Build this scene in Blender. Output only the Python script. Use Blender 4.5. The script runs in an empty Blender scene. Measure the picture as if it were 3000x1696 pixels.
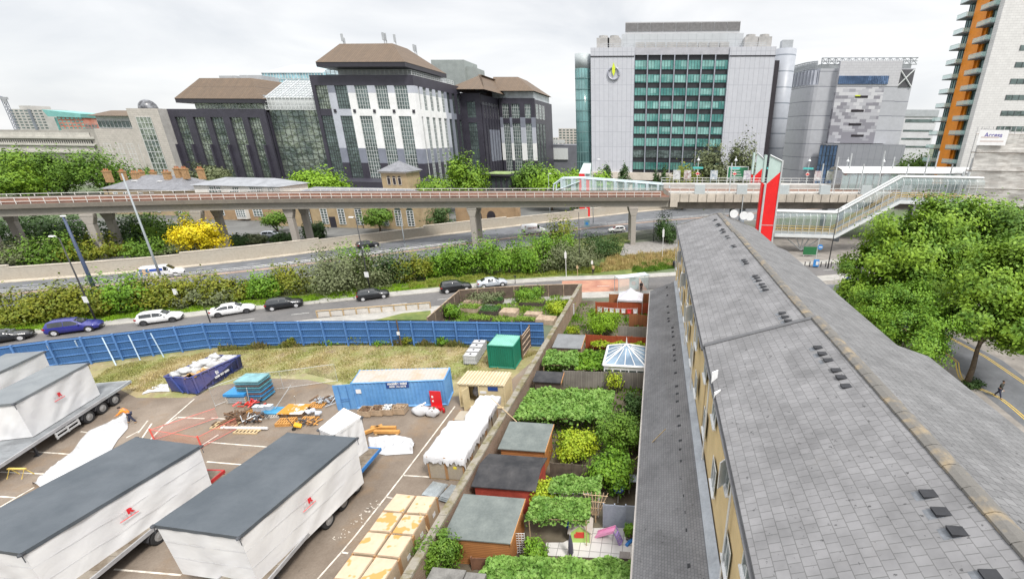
import bpy, math, random
import numpy as np
from mathutils import Vector, Matrix
from math import sin, cos, pi, radians
random.seed(7)
SC = bpy.context.scene
COL = SC.collection
# ------------------------------------------------------------------ survey helpers (camera calibrated from the photograph)
FPX, CX, CY, HC = 1300.17, 1809.03, 900.0, 22.3
YAW, PIT, ROL = radians(-5.0313), radians(21.0092), radians(.5871)
_fw = np.array([sin(YAW)*cos(PIT), cos(YAW)*cos(PIT), -sin(PIT)]); _r = np.array([cos(YAW), -sin(YAW), 0.0]); _u = np.cross(_r, _fw)
RC = np.array([cos(ROL)*_r+sin(ROL)*_u, cos(ROL)*_u-sin(ROL)*_r, _fw])
def _ray(px, py): return RC.T @ np.array([(px-CX)/FPX, -(py-CY)/FPX, 1.0])
def G(px, py, z=0.0):                       # point at height z
 d = _ray(px, py); t = (z-HC)/d[2]; return (d[0]*t, d[1]*t)
def F(px, py, Y):                           # point on the upright plane y=Y -> x,z
 d = _ray(px, py); t = Y/d[1]; return (d[0]*t, HC+d[2]*t)
def S(px, py, X):                           # point on the upright plane x=X -> y,z
 d = _ray(px, py); t = X/d[0]; return (d[1]*t, HC+d[2]*t)
# ------------------------------------------------------------------ mesh builder
class MB:
 def __init__(s): s.v = []; s.f = []; s.m = []; s.cur = 0
 def add(s, vs, fs):
  o = len(s.v); s.v += [tuple(p) for p in vs]; s.f += [tuple(i+o for i in f) for f in fs]; s.m += [s.cur]*len(fs); return s
 def hexa(s, b, t):                      # 4 bottom + 4 top points, counter-clockwise
  return s.add(list(b)+list(t), [(3,2,1,0),(4,5,6,7),(0,1,5,4),(1,2,6,5),(2,3,7,6),(3,0,4,7)])
 def box(s, x0, x1, y0, y1, z0, z1):
  if x0 > x1: x0, x1 = x1, x0
  if y0 > y1: y0, y1 = y1, y0
  if z0 > z1: z0, z1 = z1, z0
  return s.hexa([(x0,y0,z0),(x1,y0,z0),(x1,y1,z0),(x0,y1,z0)], [(x0,y0,z1),(x1,y0,z1),(x1,y1,z1),(x0,y1,z1)])
 def obox(s, c, sx, sy, sz, rz=0):       # centre-bottom box turned by rz
  ca, sa = cos(rz), sin(rz)
  q = [(c[0]+x*ca-y*sa, c[1]+x*sa+y*ca) for x, y in ((-sx/2,-sy/2),(sx/2,-sy/2),(sx/2,sy/2),(-sx/2,sy/2))]
  return s.hexa([(x,y,c[2]) for x,y in q], [(x,y,c[2]+sz) for x,y in q])
 def prism(s, poly, z0, z1):
  n = len(poly)
  a = sum(poly[i][0]*poly[(i+1)%n][1]-poly[(i+1)%n][0]*poly[i][1] for i in range(n))
  if a < 0: poly = poly[::-1]
  vs = [(x,y,z0) for x,y in poly]+[(x,y,z1) for x,y in poly]
  return s.add(vs, [tuple(range(n-1,-1,-1)), tuple(range(n,2*n))]+[(i,(i+1)%n,n+(i+1)%n,n+i) for i in range(n)])
 def prism_y(s, poly, y0, y1):           # polygon in x,z extruded along y
  n = len(poly)
  vs = [(x,y0,z) for x,z in poly]+[(x,y1,z) for x,z in poly]
  return s.add(vs, [tuple(range(n)), tuple(range(2*n-1,n-1,-1))]+[(i,n+i,n+(i+1)%n,(i+1)%n) for i in range(n)])
 def quad(s, a, b, c, d): return s.add([a,b,c,d], [(0,1,2,3)])
 def poly(s, pts): return s.add(pts, [tuple(range(len(pts)))])
 def tube(s, pts, r, n=6, cap=True):     # r: number or list
  pts = [Vector(p) for p in pts]; k = len(pts)
  rs = r if isinstance(r, (list, tuple)) else [r]*k
  vs = []; fs = []
  for i, p in enumerate(pts):
   t = (pts[min(i+1,k-1)]-pts[max(i-1,0)]).normalized()
   a = Vector((0,0,1)) if abs(t.z) < .9 else Vector((1,0,0))
   x = t.cross(a).normalized(); y = t.cross(x)
   for j in range(n):
    g = 2*pi*j/n; vs.append(p+(x*cos(g)+y*sin(g))*rs[i])
  for i in range(k-1):
   for j in range(n): fs.append((i*n+j, i*n+(j+1)%n, (i+1)*n+(j+1)%n, (i+1)*n+j))
  if cap: fs += [tuple(range(n-1,-1,-1)), tuple(range((k-1)*n, k*n))]
  return s.add(vs, fs)
 def bar(s, a, b, w, h=None): return s.tube([a,b], w*.707, 4)
 def cyl(s, x, y, z0, z1, r, n=14, r2=None): return s.tube([(x,y,z0),(x,y,z1)], [r, r if r2 is None else r2], n)
 def lathe(s, prof, c=(0,0,0), n=16):    # prof: (r,z)
  vs = []; fs = []
  for rr, z in prof:
   for j in range(n): g = 2*pi*j/n; vs.append((c[0]+rr*cos(g), c[1]+rr*sin(g), c[2]+z))
  for i in range(len(prof)-1):
   for j in range(n): fs.append((i*n+j, i*n+(j+1)%n, (i+1)*n+(j+1)%n, (i+1)*n+j))
  fs += [tuple(range(n-1,-1,-1)), tuple(range((len(prof)-1)*n, len(prof)*n))]
  return s.add(vs, fs)
 def disc_y(s, x, y0, y1, z, r, n=16):   # wheel-like, axis along y
  return s.tube([(x,y0,z),(x,y1,z)], r, n)
 def blob(s, c, rx, ry, rz, seed=0, amp=.15, nu=10, nv=7):
  rn = random.Random(seed); ph = [rn.uniform(0,6.28) for _ in range(6)]
  vs = []; fs = []
  for i in range(nv+1):
   th = pi*i/nv
   for j in range(nu):
    g = 2*pi*j/nu; k = 1+amp*(sin(3*g+ph[0]+2*th)+sin(2*g+ph[1]-3*th)+.6*sin(5*g+ph[2]))/1.6
    vs.append((c[0]+rx*k*sin(th)*cos(g), c[1]+ry*k*sin(th)*sin(g), c[2]+rz*k*cos(th)))
  for i in range(nv):
   for j in range(nu): fs.append((i*nu+j, (i+1)*nu+j, (i+1)*nu+(j+1)%nu, i*nu+(j+1)%nu))
  return s.add(vs, fs)
 def build(s, name, mat, parent=None, smooth=False, bevel=0, loc=None, rz=0):
  me = bpy.data.meshes.new(name); me.from_pydata(s.v, [], s.f)
  mats = mat if isinstance(mat, (list, tuple)) else [mat]
  for m in mats: me.materials.append(m)
  if len(mats) > 1: me.polygons.foreach_set('material_index', s.m)
  if smooth: me.polygons.foreach_set('use_smooth', [True]*len(s.f))
  me.update()
  o = bpy.data.objects.new(name, me); COL.objects.link(o)
  if parent is not None: o.parent = parent
  if loc is not None: o.location = loc
  if rz: o.rotation_euler.z = rz
  if bevel:
   b = o.modifiers.new('bevel', 'BEVEL'); b.width = bevel; b.segments = 2; b.limit_method = 'ANGLE'; b.angle_limit = radians(40)
  return o
def tag(o, label, cat, group=None, kind=None):
 if label: o['label'] = label
 if cat: o['category'] = cat
 if group: o['group'] = group
 if kind: o['kind'] = kind
 return o
def thing(name, label, cat, loc=(0,0,0), rz=0, group=None):
 o = bpy.data.objects.new(name, None); COL.objects.link(o); o.empty_display_size = .3
 o.location = loc; o.rotation_euler = (0,0,rz); return tag(o, label, cat, group)
def structure(o): o['kind'] = 'structure'; return o
KIDS = {}
def kids(o): return [c for c in COL.objects if c.parent == o]
def copy_tree(o, loc=None, rz=None, scale=None, label=None, group=None):
 n = o.copy(); COL.objects.link(n)
 if loc is not None: n.location = loc
 if rz is not None: n.rotation_euler = (0,0,rz)
 if scale is not None: n.scale = scale if isinstance(scale, (tuple, list)) else (scale,)*3
 if label: n['label'] = label
 if group: n['group'] = group
 for ch in kids(o):
  c = ch.copy(); COL.objects.link(c); c.parent = n
  for g in kids(ch):
   d = g.copy(); COL.objects.link(d); d.parent = c
 return n
# ------------------------------------------------------------------ materials
def nodes(name):
 m = bpy.data.materials.new(name); m.use_nodes = True; t = m.node_tree; return m, t, t.nodes['Principled BSDF']
def N(t, kind, **kw):
 n = t.nodes.new(kind)
 for k, v in kw.items():
  if k.startswith('i_'): n.inputs[k[2:].replace('_',' ')].default_value = v
  else: setattr(n, k, v)
 return n
def rgba(c, k=1.0): return (min(c[0]*k,1), min(c[1]*k,1), min(c[2]*k,1), 1)
def noise_mix(t, c1, c2, scale, detail=4, lo=.35, hi=.65, coord='Object', vec=None, rough=.6):
 tc = N(t, 'ShaderNodeTexCoord'); n = N(t, 'ShaderNodeTexNoise'); n.inputs['Scale'].default_value = scale; n.inputs['Detail'].default_value = detail; n.inputs['Roughness'].default_value = rough
 t.links.new(vec if vec is not None else tc.outputs[coord], n.inputs['Vector'])
 mr = N(t, 'ShaderNodeMapRange'); mr.inputs['From Min'].default_value = lo; mr.inputs['From Max'].default_value = hi
 t.links.new(n.outputs['Fac'], mr.inputs['Value'])
 mx = N(t, 'ShaderNodeMix', data_type='RGBA')
 for i, c in ((6,c1),(7,c2)):
  if hasattr(c, 'links') or hasattr(c, 'is_linked'): t.links.new(c, mx.inputs[i])
  else: mx.inputs[i].default_value = rgba(c)
 t.links.new(mr.outputs['Result'], mx.inputs['Factor'])
 return mx.outputs[2], n.outputs['Fac']
def scaled_vec(t, sx, sy, sz, coord='Object', rot=(0,0,0)):
 tc = N(t, 'ShaderNodeTexCoord'); mp = N(t, 'ShaderNodeMapping'); mp.inputs['Scale'].default_value = (sx,sy,sz); mp.inputs['Rotation'].default_value = rot
 t.links.new(tc.outputs[coord], mp.inputs['Vector']); return mp.outputs['Vector']
def bump(t, p, h, strength=.3, dist=.05):
 b = N(t, 'ShaderNodeBump'); b.inputs['Strength'].default_value = strength; b.inputs['Distance'].default_value = dist
 t.links.new(h, b.inputs['Height']); t.links.new(b.outputs['Normal'], p.inputs['Normal'])
MATS = {}
def mat(name, c, rough=.7, var=.18, scale=2.0, metal=0.0, c2=None, bmp=0, spec=.4, fine=True, alpha=1.0, lo=.35, hi=.65):
 if name in MATS: return MATS[name]
 m, t, p = nodes(name)
 a = tuple(x*(1-var) for x in c); b = c2 or tuple(min(x*(1+var),1) for x in c)
 out, fac = noise_mix(t, a, b, scale, lo=lo, hi=hi)
 if fine:
  o2, f2 = noise_mix(t, (.82,.82,.82), (1.0,1.0,1.0), scale*9, lo=.3, hi=.6)
  mm = N(t, 'ShaderNodeMix', data_type='RGBA', blend_type='MULTIPLY'); mm.inputs['Factor'].default_value = .8
  t.links.new(out, mm.inputs[6]); t.links.new(o2, mm.inputs[7]); out = mm.outputs[2]
 t.links.new(out, p.inputs['Base Color'])
 p.inputs['Roughness'].default_value = rough; p.inputs['Metallic'].default_value = metal; p.inputs['Specular IOR Level'].default_value = spec
 if alpha < 1: p.inputs['Alpha'].default_value = alpha
 if bmp: bump(t, p, fac, bmp, .05)
 MATS[name] = m; return m
def flat(name, c, rough=.5, metal=0.0, spec=.5): return mat(name, c, rough, .05, 3, metal, spec=spec, fine=False)
def glass_mat(name, c, c2=None, scale=.35, rough=.06, bmp=.05):
 if name in MATS: return MATS[name]
 m, t, p = nodes(name)
 out, fac = noise_mix(t, c, c2 or tuple(x*2 for x in c), scale, detail=2, lo=.42, hi=.58)
 t.links.new(out, p.inputs['Base Color']); p.inputs['Roughness'].default_value = rough; p.inputs['Specular IOR Level'].default_value = .8
 n2 = N(t, 'ShaderNodeTexNoise'); n2.inputs['Scale'].default_value = .8; tc = N(t, 'ShaderNodeTexCoord'); t.links.new(tc.outputs['Object'], n2.inputs['Vector'])
 bump(t, p, n2.outputs['Fac'], bmp, .3)
 MATS[name] = m; return m
def clear_glass(name, c=(.75,.85,.85), alpha=.3):
 if name in MATS: return MATS[name]
 m, t, p = nodes(name)
 p.inputs['Base Color'].default_value = rgba(c); p.inputs['Roughness'].default_value = .05; p.inputs['Alpha'].default_value = alpha; p.inputs['Specular IOR Level'].default_value = .35
 MATS[name] = m; return m
def leaf_mat(name, c1, c2, c3=None, scale=.5, trans=.12):
 if name in MATS: return MATS[name]
 m, t, p = nodes(name)
 out, fac = noise_mix(t, c1, c2, scale, lo=.38, hi=.62)
 out, f2 = noise_mix(t, out, c3 or tuple(x*1.5 for x in c2), 2.7, lo=.5, hi=.8)
 t.links.new(out, p.inputs['Base Color']); p.inputs['Roughness'].default_value = .55; p.inputs['Specular IOR Level'].default_value = .25
 tr = N(t, 'ShaderNodeBsdfTranslucent'); t.links.new(out, tr.inputs['Color'])
 mx = N(t, 'ShaderNodeMixShader'); mx.inputs['Fac'].default_value = trans
 t.links.new(p.outputs[0], mx.inputs[1]); t.links.new(tr.outputs[0], mx.inputs[2])
 t.links.new(mx.outputs[0], t.nodes['Material Output'].inputs['Surface'])
 MATS[name] = m; return m
def brick_mat(name, c1, c2, mortar, bw, bh, ms=.02, axes='xz', var=.25, rough=.8, bmp=.4, offset=.5, vscale=.6, rot=0, stain=None):
 """brick / slate / panel pattern laid over two object axes; axes 'xz','yz','xy','yx' or 'wall' (x+y along, z up)"""
 if name in MATS: return MATS[name]
 m, t, p = nodes(name)
 tc = N(t, 'ShaderNodeTexCoord'); sp = N(t, 'ShaderNodeSeparateXYZ'); t.links.new(tc.outputs['Object'], sp.inputs[0])
 cb = N(t, 'ShaderNodeCombineXYZ')
 if axes == 'wall':
  ad = N(t, 'ShaderNodeMath', operation='ADD'); t.links.new(sp.outputs[0], ad.inputs[0]); t.links.new(sp.outputs[1], ad.inputs[1])
  t.links.new(ad.outputs[0], cb.inputs[0]); t.links.new(sp.outputs[2], cb.inputs[1])
 else:
  ix = {'x':0,'y':1,'z':2}; t.links.new(sp.outputs[ix[axes[0]]], cb.inputs[0]); t.links.new(sp.outputs[ix[axes[1]]], cb.inputs[1])
 b = N(t, 'ShaderNodeTexBrick'); b.offset = offset; b.inputs['Scale'].default_value = 1; b.inputs['Brick Width'].default_value = bw; b.inputs['Row Height'].default_value = bh
 b.inputs['Mortar Size'].default_value = ms; b.inputs['Mortar Smooth'].default_value = .1; b.inputs['Bias'].default_value = 0
 b.inputs['Color1'].default_value = rgba(c1); b.inputs['Color2'].default_value = rgba(c2); b.inputs['Mortar'].default_value = rgba(mortar)
 t.links.new(cb.outputs[0], b.inputs['Vector'])
 o2, f2 = noise_mix(t, (1-var,)*3, (1.0,)*3, vscale, lo=.35, hi=.65)
 mm = N(t, 'ShaderNodeMix', data_type='RGBA', blend_type='MULTIPLY'); mm.inputs['Factor'].default_value = 1
 t.links.new(b.outputs['Color'], mm.inputs[6]); t.links.new(o2, mm.inputs[7]); out = mm.outputs[2]
 if stain:
  out, _ = noise_mix(t, out, stain, .9, detail=8, lo=.6, hi=.8, rough=.75)
  out, _ = noise_mix(t, out, tuple(x*.35 for x in c2), 4.5, detail=3, lo=.66, hi=.71)
 t.links.new(out, p.inputs['Base Color']); p.inputs['Roughness'].default_value = rough; p.inputs['Specular IOR Level'].default_value = .3
 iv = N(t, 'ShaderNodeMath', operation='SUBTRACT'); iv.inputs[0].default_value = 1; t.links.new(b.outputs['Fac'], iv.inputs[1])
 bump(t, p, iv.outputs[0], bmp, .03)
 MATS[name] = m; return m
# ------------------------------------------------------------------ foliage
def leaf_cloud(name, P, size, material, parent=None, seed=0, up=.3, aspect=.6, nrm=None, loc=None):
 """P: n x 3 leaf centres; every leaf a small bent quad"""
 rng = np.random.default_rng(seed); n = len(P); P = np.asarray(P, float)
 d = rng.normal(size=(n,3)); 
 if nrm is not None: d = d*.6+nrm*1.5
 d[:,2] += up; d /= np.linalg.norm(d, axis=1)[:,None]
 a = np.cross(d, rng.normal(size=(n,3))); a /= np.linalg.norm(a, axis=1)[:,None]; b = np.cross(d, a)
 s = size*rng.uniform(.6,1.3,size=(n,1))
 V = np.empty((n,4,3)); V[:,0] = P-a*s; V[:,1] = P-b*s*aspect+d*s*.15; V[:,2] = P+a*s; V[:,3] = P+b*s*aspect+d*s*.15
 me = bpy.data.meshes.new(name); me.vertices.add(n*4); me.vertices.foreach_set('co', V.reshape(-1))
 me.loops.add(n*4); me.loops.foreach_set('vertex_index', np.arange(n*4, dtype=np.int32))
 me.polygons.add(n); me.polygons.foreach_set('loop_start', np.arange(0,n*4,4,dtype=np.int32)); me.polygons.foreach_set('loop_total', np.full(n,4,dtype=np.int32))
 me.materials.append(material); me.update(); me.validate()
 o = bpy.data.objects.new(name, me); COL.objects.link(o)
 if parent is not None: o.parent = parent
 if loc is not None: o.location = loc
 return o
def crown_points(lumps, n, seed=0, clumps=14, spread=.22, inner=.35, droop=0):
 rng = np.random.default_rng(seed); L = np.array(lumps, float); w = (L[:,3]*L[:,4]+L[:,4]*L[:,5]+L[:,3]*L[:,5]); w /= w.sum()
 out = []; nr = []
 for l, wi in zip(L, w):
  k = int(n*wi)
  if k < 4: continue
  c = rng.normal(size=(clumps,3)); c /= np.linalg.norm(c, axis=1)[:,None]; c *= rng.uniform(.72,1.0,size=(clumps,1))
  idx = rng.integers(0,clumps,k); q = c[idx]+rng.normal(size=(k,3))*spread
  ni = int(k*inner); q[:ni] *= rng.uniform(.3,1,size=(ni,1))
  nn = q/np.maximum(np.linalg.norm(q, axis=1)[:,None],1e-3)
  if droop: q[:,2] -= droop*(q[:,0]**2+q[:,1]**2)
  out.append(q*l[3:6]+l[:3]); nr.append(nn)
 return np.vstack(out), np.vstack(nr)
BARK = mat('bark', (.09,.07,.05), .9, .35, 4, bmp=.5)
def trunk(mb, h, r, lumps, seed=0):
 rn = random.Random(seed)
 mb.tube([(0,0,-.1),(r*.3,0,h*.35),(0,r*.4,h*.7),(0,0,h)], [r*1.25, r, r*.75, r*.5], 8)
 for l in lumps:
  b = (0,0,h*rn.uniform(.55,.95)); m = ((l[0])*.5+rn.uniform(-.2,.2), l[1]*.5+rn.uniform(-.2,.2), (b[2]+l[2])*.5+.2)
  mb.tube([b, m, (l[0],l[1],l[2]+l[5]*.2)], [r*.45, r*.3, r*.08], 5)
def make_tree(name, label, cat, loc, h_trunk, r_trunk, lumps, n, size, lm, seed=0, group=None, clumps=14, spread=.22, up=.3, droop=0, rz=0):
 t = thing(name, label, cat, loc, rz, group)
 mb = MB(); trunk(mb, h_trunk, r_trunk, lumps, seed); mb.build('trunk', BARK, t, True)
 P, nn = crown_points(lumps, n, seed, clumps, spread, droop=droop)
 leaf_cloud('crown', P, size, lm, t, seed, up, nrm=nn)
 return t
def make_bush(name, label, cat, loc, lumps, n, size, lm, seed=0, group=None, clumps=14, spread=.25, up=.3, droop=0, rz=0, stems=True):
 t = thing(name, label, cat, loc, rz, group)
 rn = random.Random(seed); mb = MB()
 for l in lumps:
  for k in range(3):
   bx, by = l[0]+rn.uniform(-.3,.3)*l[3], l[1]+rn.uniform(-.3,.3)*l[4]
   mb.tube([(bx,by,-.05),(bx+rn.uniform(-.3,.3),by+rn.uniform(-.3,.3),max(l[2]*.6,.2)),(l[0]+rn.uniform(-.5,.5)*l[3],l[1]+rn.uniform(-.5,.5)*l[4],l[2]+l[5]*.4)], [.06,.045,.015], 5)
 mb.build('stems', BARK, t)
 P, nn = crown_points(lumps, n, seed, clumps, spread, droop=droop); P[:,2] = np.maximum(P[:,2], .03+np.abs(P[:,2])*.1)
 leaf_cloud('foliage', P, size, lm, t, seed, up, nrm=nn)
 return t
def text_obj(body, size, mat_, parent, M, name='lettering', extr=.004, align='CENTER', bold=0):
 cu = bpy.data.curves.new(name, 'FONT'); cu.body = body; cu.size = size; cu.extrude = extr; cu.align_x = align; cu.align_y = 'CENTER'; cu.offset = bold
 tmp = bpy.data.objects.new(name, cu); COL.objects.link(tmp); dg = bpy.context.evaluated_depsgraph_get(); dg.update()
 me = bpy.data.meshes.new_from_object(tmp.evaluated_get(dg)); bpy.data.objects.remove(tmp)
 me.transform(M); me.materials.clear(); me.materials.append(mat_)
 o = bpy.data.objects.new(name, me); COL.objects.link(o)
 if parent is not None: o.parent = parent
 return o
def frameM(org, xdir, up):                  # text plane: x along xdir, y along up
 x = Vector(xdir).normalized(); u = Vector(up); u = (u-x*u.dot(x)).normalized(); z = x.cross(u)
 M = Matrix.Identity(4)
 for i in range(3): M[i][0] = x[i]; M[i][1] = u[i]; M[i][2] = z[i]; M[i][3] = org[i]
 return M
# ------------------------------------------------------------------ camera, sky, sun
cam = bpy.data.cameras.new('Camera'); co = bpy.data.objects.new('Camera', cam); COL.objects.link(co); SC.camera = co
Mc = Matrix.Identity(4)
for i in range(3): Mc[i][0] = RC[0][i]; Mc[i][1] = RC[1][i]; Mc[i][2] = -RC[2][i]
Mc[2][3] = HC; co.matrix_world = Mc
cam.sensor_width = 36; cam.lens = FPX/3000*36; cam.shift_x = -(CX-1500)/3000; cam.shift_y = (CY-848)/3000; cam.clip_start = .1; cam.clip_end = 6000
SUN_EL, SUN_AZ = radians(55), radians(135)   # azimuth clockwise from +y
W = bpy.data.worlds.new('World'); SC.world = W; W.use_nodes = True; t = W.node_tree; bg = t.nodes['Background']
sky = N(t, 'ShaderNodeTexSky'); sky.sky_type = 'NISHITA'; sky.sun_disc = False; sky.sun_elevation = SUN_EL; sky.sun_rotation = SUN_AZ
sc_ = N(t, 'ShaderNodeMix', data_type='RGBA', blend_type='MULTIPLY'); sc_.inputs['Factor'].default_value = 1; sc_.inputs[7].default_value = (.1,.1,.1,1); t.links.new(sky.outputs[0], sc_.inputs[6])
tc = N(t, 'ShaderNodeTexCoord'); sp = N(t, 'ShaderNodeSeparateXYZ'); t.links.new(tc.outputs['Generated'], sp.inputs[0])
mp = N(t, 'ShaderNodeMapping'); mp.inputs['Scale'].default_value = (1.1,1.1,3.6); mp.inputs['Location'].default_value = (.35,.1,.2); t.links.new(tc.outputs['Generated'], mp.inputs['Vector'])
nz = N(t, 'ShaderNodeTexNoise'); nz.inputs['Scale'].default_value = 2.3; nz.inputs['Detail'].default_value = 7; nz.inputs['Roughness'].default_value = .52; nz.inputs['Distortion'].default_value = .4; t.links.new(mp.outputs[0], nz.inputs['Vector'])
cr = N(t, 'ShaderNodeValToRGB'); cr.color_ramp.elements[0].position = .36; cr.color_ramp.elements[0].color = (.78,.80,.83,1); cr.color_ramp.elements[1].position = .60; cr.color_ramp.elements[1].color = (1,1,1,1); t.links.new(nz.outputs['Fac'], cr.inputs[0])
mr = N(t, 'ShaderNodeMapRange'); mr.inputs['From Min'].default_value = .25; mr.inputs['From Max'].default_value = 1; mr.inputs['To Min'].default_value = .60; mr.inputs['To Max'].default_value = 1.5; t.links.new(sp.outputs[2], mr.inputs['Value'])
ml = N(t, 'ShaderNodeMix', data_type='RGBA', blend_type='MULTIPLY'); ml.inputs['Factor'].default_value = 1; t.links.new(cr.outputs[0], ml.inputs[6]); t.links.new(mr.outputs[0], ml.inputs[7])
mk = N(t, 'ShaderNodeMix', data_type='RGBA'); mk.inputs['Factor'].default_value = .93; t.links.new(sc_.outputs[2], mk.inputs[6]); t.links.new(ml.outputs[2], mk.inputs[7])
t.links.new(mk.outputs[2], bg.inputs['Color']); bg.inputs['Strength'].default_value = 1.0
sl = bpy.data.lights.new('Sun', 'SUN'); sl.energy = 2.2; sl.angle = radians(11); sl.color = (1,.96,.9); so = bpy.data.objects.new('Sun', sl); COL.objects.link(so)
so.rotation_euler = (pi/2-SUN_EL, 0, pi-SUN_AZ)
so.location = (0,0,120)
SC.view_settings.view_transform = 'Standard'; SC.view_settings.look = 'None'; SC.view_settings.exposure = 0.8; SC.view_settings.gamma = 1
SC.cycles.max_bounces = 6; SC.cycles.transparent_max_bounces = 12
SC.cycles.use_adaptive_sampling = True
UP = Vector((0,0,1))
# ================================================================== GROUND, ROADS, PAVEMENTS
def off(line, d):                            # polyline shifted to the left by d
 out = []
 for i, p in enumerate(line):
  a = Vector(line[max(i-1,0)]); b = Vector(line[min(i+1,len(line)-1)]); t_ = (b-a).normalized(); out.append((p[0]-t_.y*d, p[1]+t_.x*d))
 return out
def resample(line, step):
 out = [tuple(line[0])]
 acc = 0.0
 for a, b in zip(line[:-1], line[1:]):
  a = Vector(a); b = Vector(b); L = (b-a).length; s = step-acc
  while s <= L: out.append(tuple(a+(b-a)*(s/L))); s += step
  acc = L-(s-step)
 return out
def smooth_line(line, k=2):
 for _ in range(k):
  o = [line[0]]
  for a, b in zip(line[:-1], line[1:]): o += [(a[0]*.75+b[0]*.25, a[1]*.75+b[1]*.25), (a[0]*.25+b[0]*.75, a[1]*.25+b[1]*.75)]
  o.append(line[-1]); line = o
 return line
def strip(mb, l1, l2, z, z2=None):
 z2 = z if z2 is None else z2
 n = len(l1)
 mb.add([(x,y,z) for x,y in l1]+[(x,y,z2) for x,y in l2], [(i, i+1, n+i+1, n+i) for i in range(n-1)])
def slab(mb, l1, l2, z0, z1):                # raised band with sides, l2 left of l1
 n = len(l1)
 vs = [(x,y,z1) for x,y in l1]+[(x,y,z1) for x,y in l2]+[(x,y,z0) for x,y in l1]+[(x,y,z0) for x,y in l2]
 fs = []
 for i in range(n-1): fs += [(i,i+1,n+i+1,n+i), (2*n+i,2*n+i+1,i+1,i), (n+i,n+i+1,3*n+i+1,3*n+i)]
 fs += [(0,n,3*n,2*n), (n-1,3*n-1,4*n-1,2*n-1)]
 mb.add(vs, fs)
m_ground = mat('city_ground', (.17,.17,.15), .95, .3, .05, c2=(.10,.14,.06))
m_asph = mat('asphalt', (.125,.13,.14), .9, .16, .35, bmp=.15)
m_asph2 = mat('asphalt_worn', (.185,.175,.17), .9, .18, .22, c2=(.115,.112,.112), bmp=.15)
m_yard = None
def yard_material():
 m, t, p = nodes('yard_asphalt')
 a, f1 = noise_mix(t, (.150,.118,.092), (.255,.212,.172), .16, detail=6, lo=.36, hi=.62, rough=.65)
 b, f2 = noise_mix(t, a, (.225,.16,.105), .33, detail=5, lo=.52, hi=.72)
 c, f3 = noise_mix(t, b, (.10,.09,.08), 1.1, detail=7, lo=.60, hi=.74, rough=.7)
 d, f4 = noise_mix(t, (.75,.75,.75), (1.05,1.05,1.05), 9, detail=3)
 mm = N(t, 'ShaderNodeMix', data_type='RGBA', blend_type='MULTIPLY'); mm.inputs['Factor'].default_value = .6
 t.links.new(c, mm.inputs[6]); t.links.new(d, mm.inputs[7]); t.links.new(mm.outputs[2], p.inputs['Base Color']); p.inputs['Roughness'].default_value = .92; p.inputs['Specular IOR Level'].default_value = .2
 bump(t, p, f4, .25, .03); return m
def scrub_material():
 m, t, p = nodes('dry_scrub_soil')
 a, f1 = noise_mix(t, (.30,.245,.13), (.22,.24,.08), .22, detail=6, lo=.42, hi=.6, rough=.65)
 b, f2 = noise_mix(t, a, (.20,.15,.09), .55, detail=6, lo=.5, hi=.66, rough=.7)
 c, f3 = noise_mix(t, b, (.42,.37,.24), 1.3, detail=6, lo=.55, hi=.72, rough=.7)
 t.links.new(c, p.inputs['Base Color']); p.inputs['Roughness'].default_value = .95; bump(t, p, f3, .8, .12); return m
m_yard = yard_material(); m_scrub = scrub_material()
m_pave = brick_mat('paving_slabs', (.40,.385,.355), (.34,.33,.31), (.26,.25,.23), .9, .6, .012, 'xy', .22, .85, .1)
m_conc = mat('concrete_kerb', (.42,.40,.36), .85, .15, .8)
m_grass = mat('verge_grass', (.11,.17,.04), .95, .3, .3, c2=(.19,.21,.06), bmp=.6)
m_soil = mat('garden_soil', (.10,.075,.05), .95, .3, .5, c2=(.16,.14,.10))
m_white = mat('road_paint', (.62,.61,.58), .7, .15, 2)
m_yellow = mat('yellow_paint', (.62,.42,.06), .7, .1, 2)
m_redlane = mat('red_surfacing', (.38,.17,.12), .85, .2, .4, c2=(.44,.24,.16))
mb = MB(); mb.quad((-1500,-200,0),(1500,-200,0),(1500,2600,0),(-1500,2600,0)); structure(mb.build('ground', m_ground))
HO = [G(x,y,3.0) for x,y in ((0,1015),(93,1002),(224,988),(385,971),(460,961),(531,954),(596,947),(700,944),(800,942),(933,940),(1169,940),(1340,941),(1550,944),(1606,945))]
d0 = Vector(HO[0])-Vector(HO[1]); HO = [tuple(Vector(HO[0])+d0.normalized()*14)]+HO
WALLX0, WALLX1 = -11.2, -10.75               # garden wall
mb = MB(); mb.poly([(x,y,.004) for x,y in HO]+[(-11.0,HO[-1][1],.004),(-11.4,2,.004),(-75,2,.004)]); structure(mb.build('yard_ground', m_yard))
edge = [G(*p) for p in ((0,1135),(160,1120),(330,1130),(400,1165),(560,1165),(640,1130),(780,1108),(900,1112),(985,1130),(1040,1165),(1170,1160),(1345,1160),(1440,1120),(1500,1110),(1540,1075))]
mb = MB(); hh = [p for p in HO[1:]]; mb.poly([(x,y,.008) for x,y in edge]+[(x,y,.008) for x,y in hh[::-1]]); structure(mb.build('scrub_ground', m_scrub))
KF = [(-118,12)]+[G(*p) for p in ((93,981),(298,956),(543,931),(750,908),(1042,878),(1278,857),(1528,826),(1984,811))]+[(24,82),(60,97)]
KF = smooth_line(KF, 1); KN = off(KF, -6.6)
mb = MB(); strip(mb, KN, KF, .006); structure(mb.build('road', m_asph2))
mb = MB(); slab(mb, off(KF,.0), off(KF,.15), -.02, .12); slab(mb, off(KN,-.15), KN, -.02, .12); structure(mb.build('kerb', m_conc))
mb = MB(); slab(mb, off(KF,.152), off(KF,2.0), -.02, .115); structure(mb.build('far_pavement', m_pave))
mb = MB(); slab(mb, off(KN,-2.6), off(KN,-.152), -.02, .115); structure(mb.build('near_pavement', m_pave))
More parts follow.
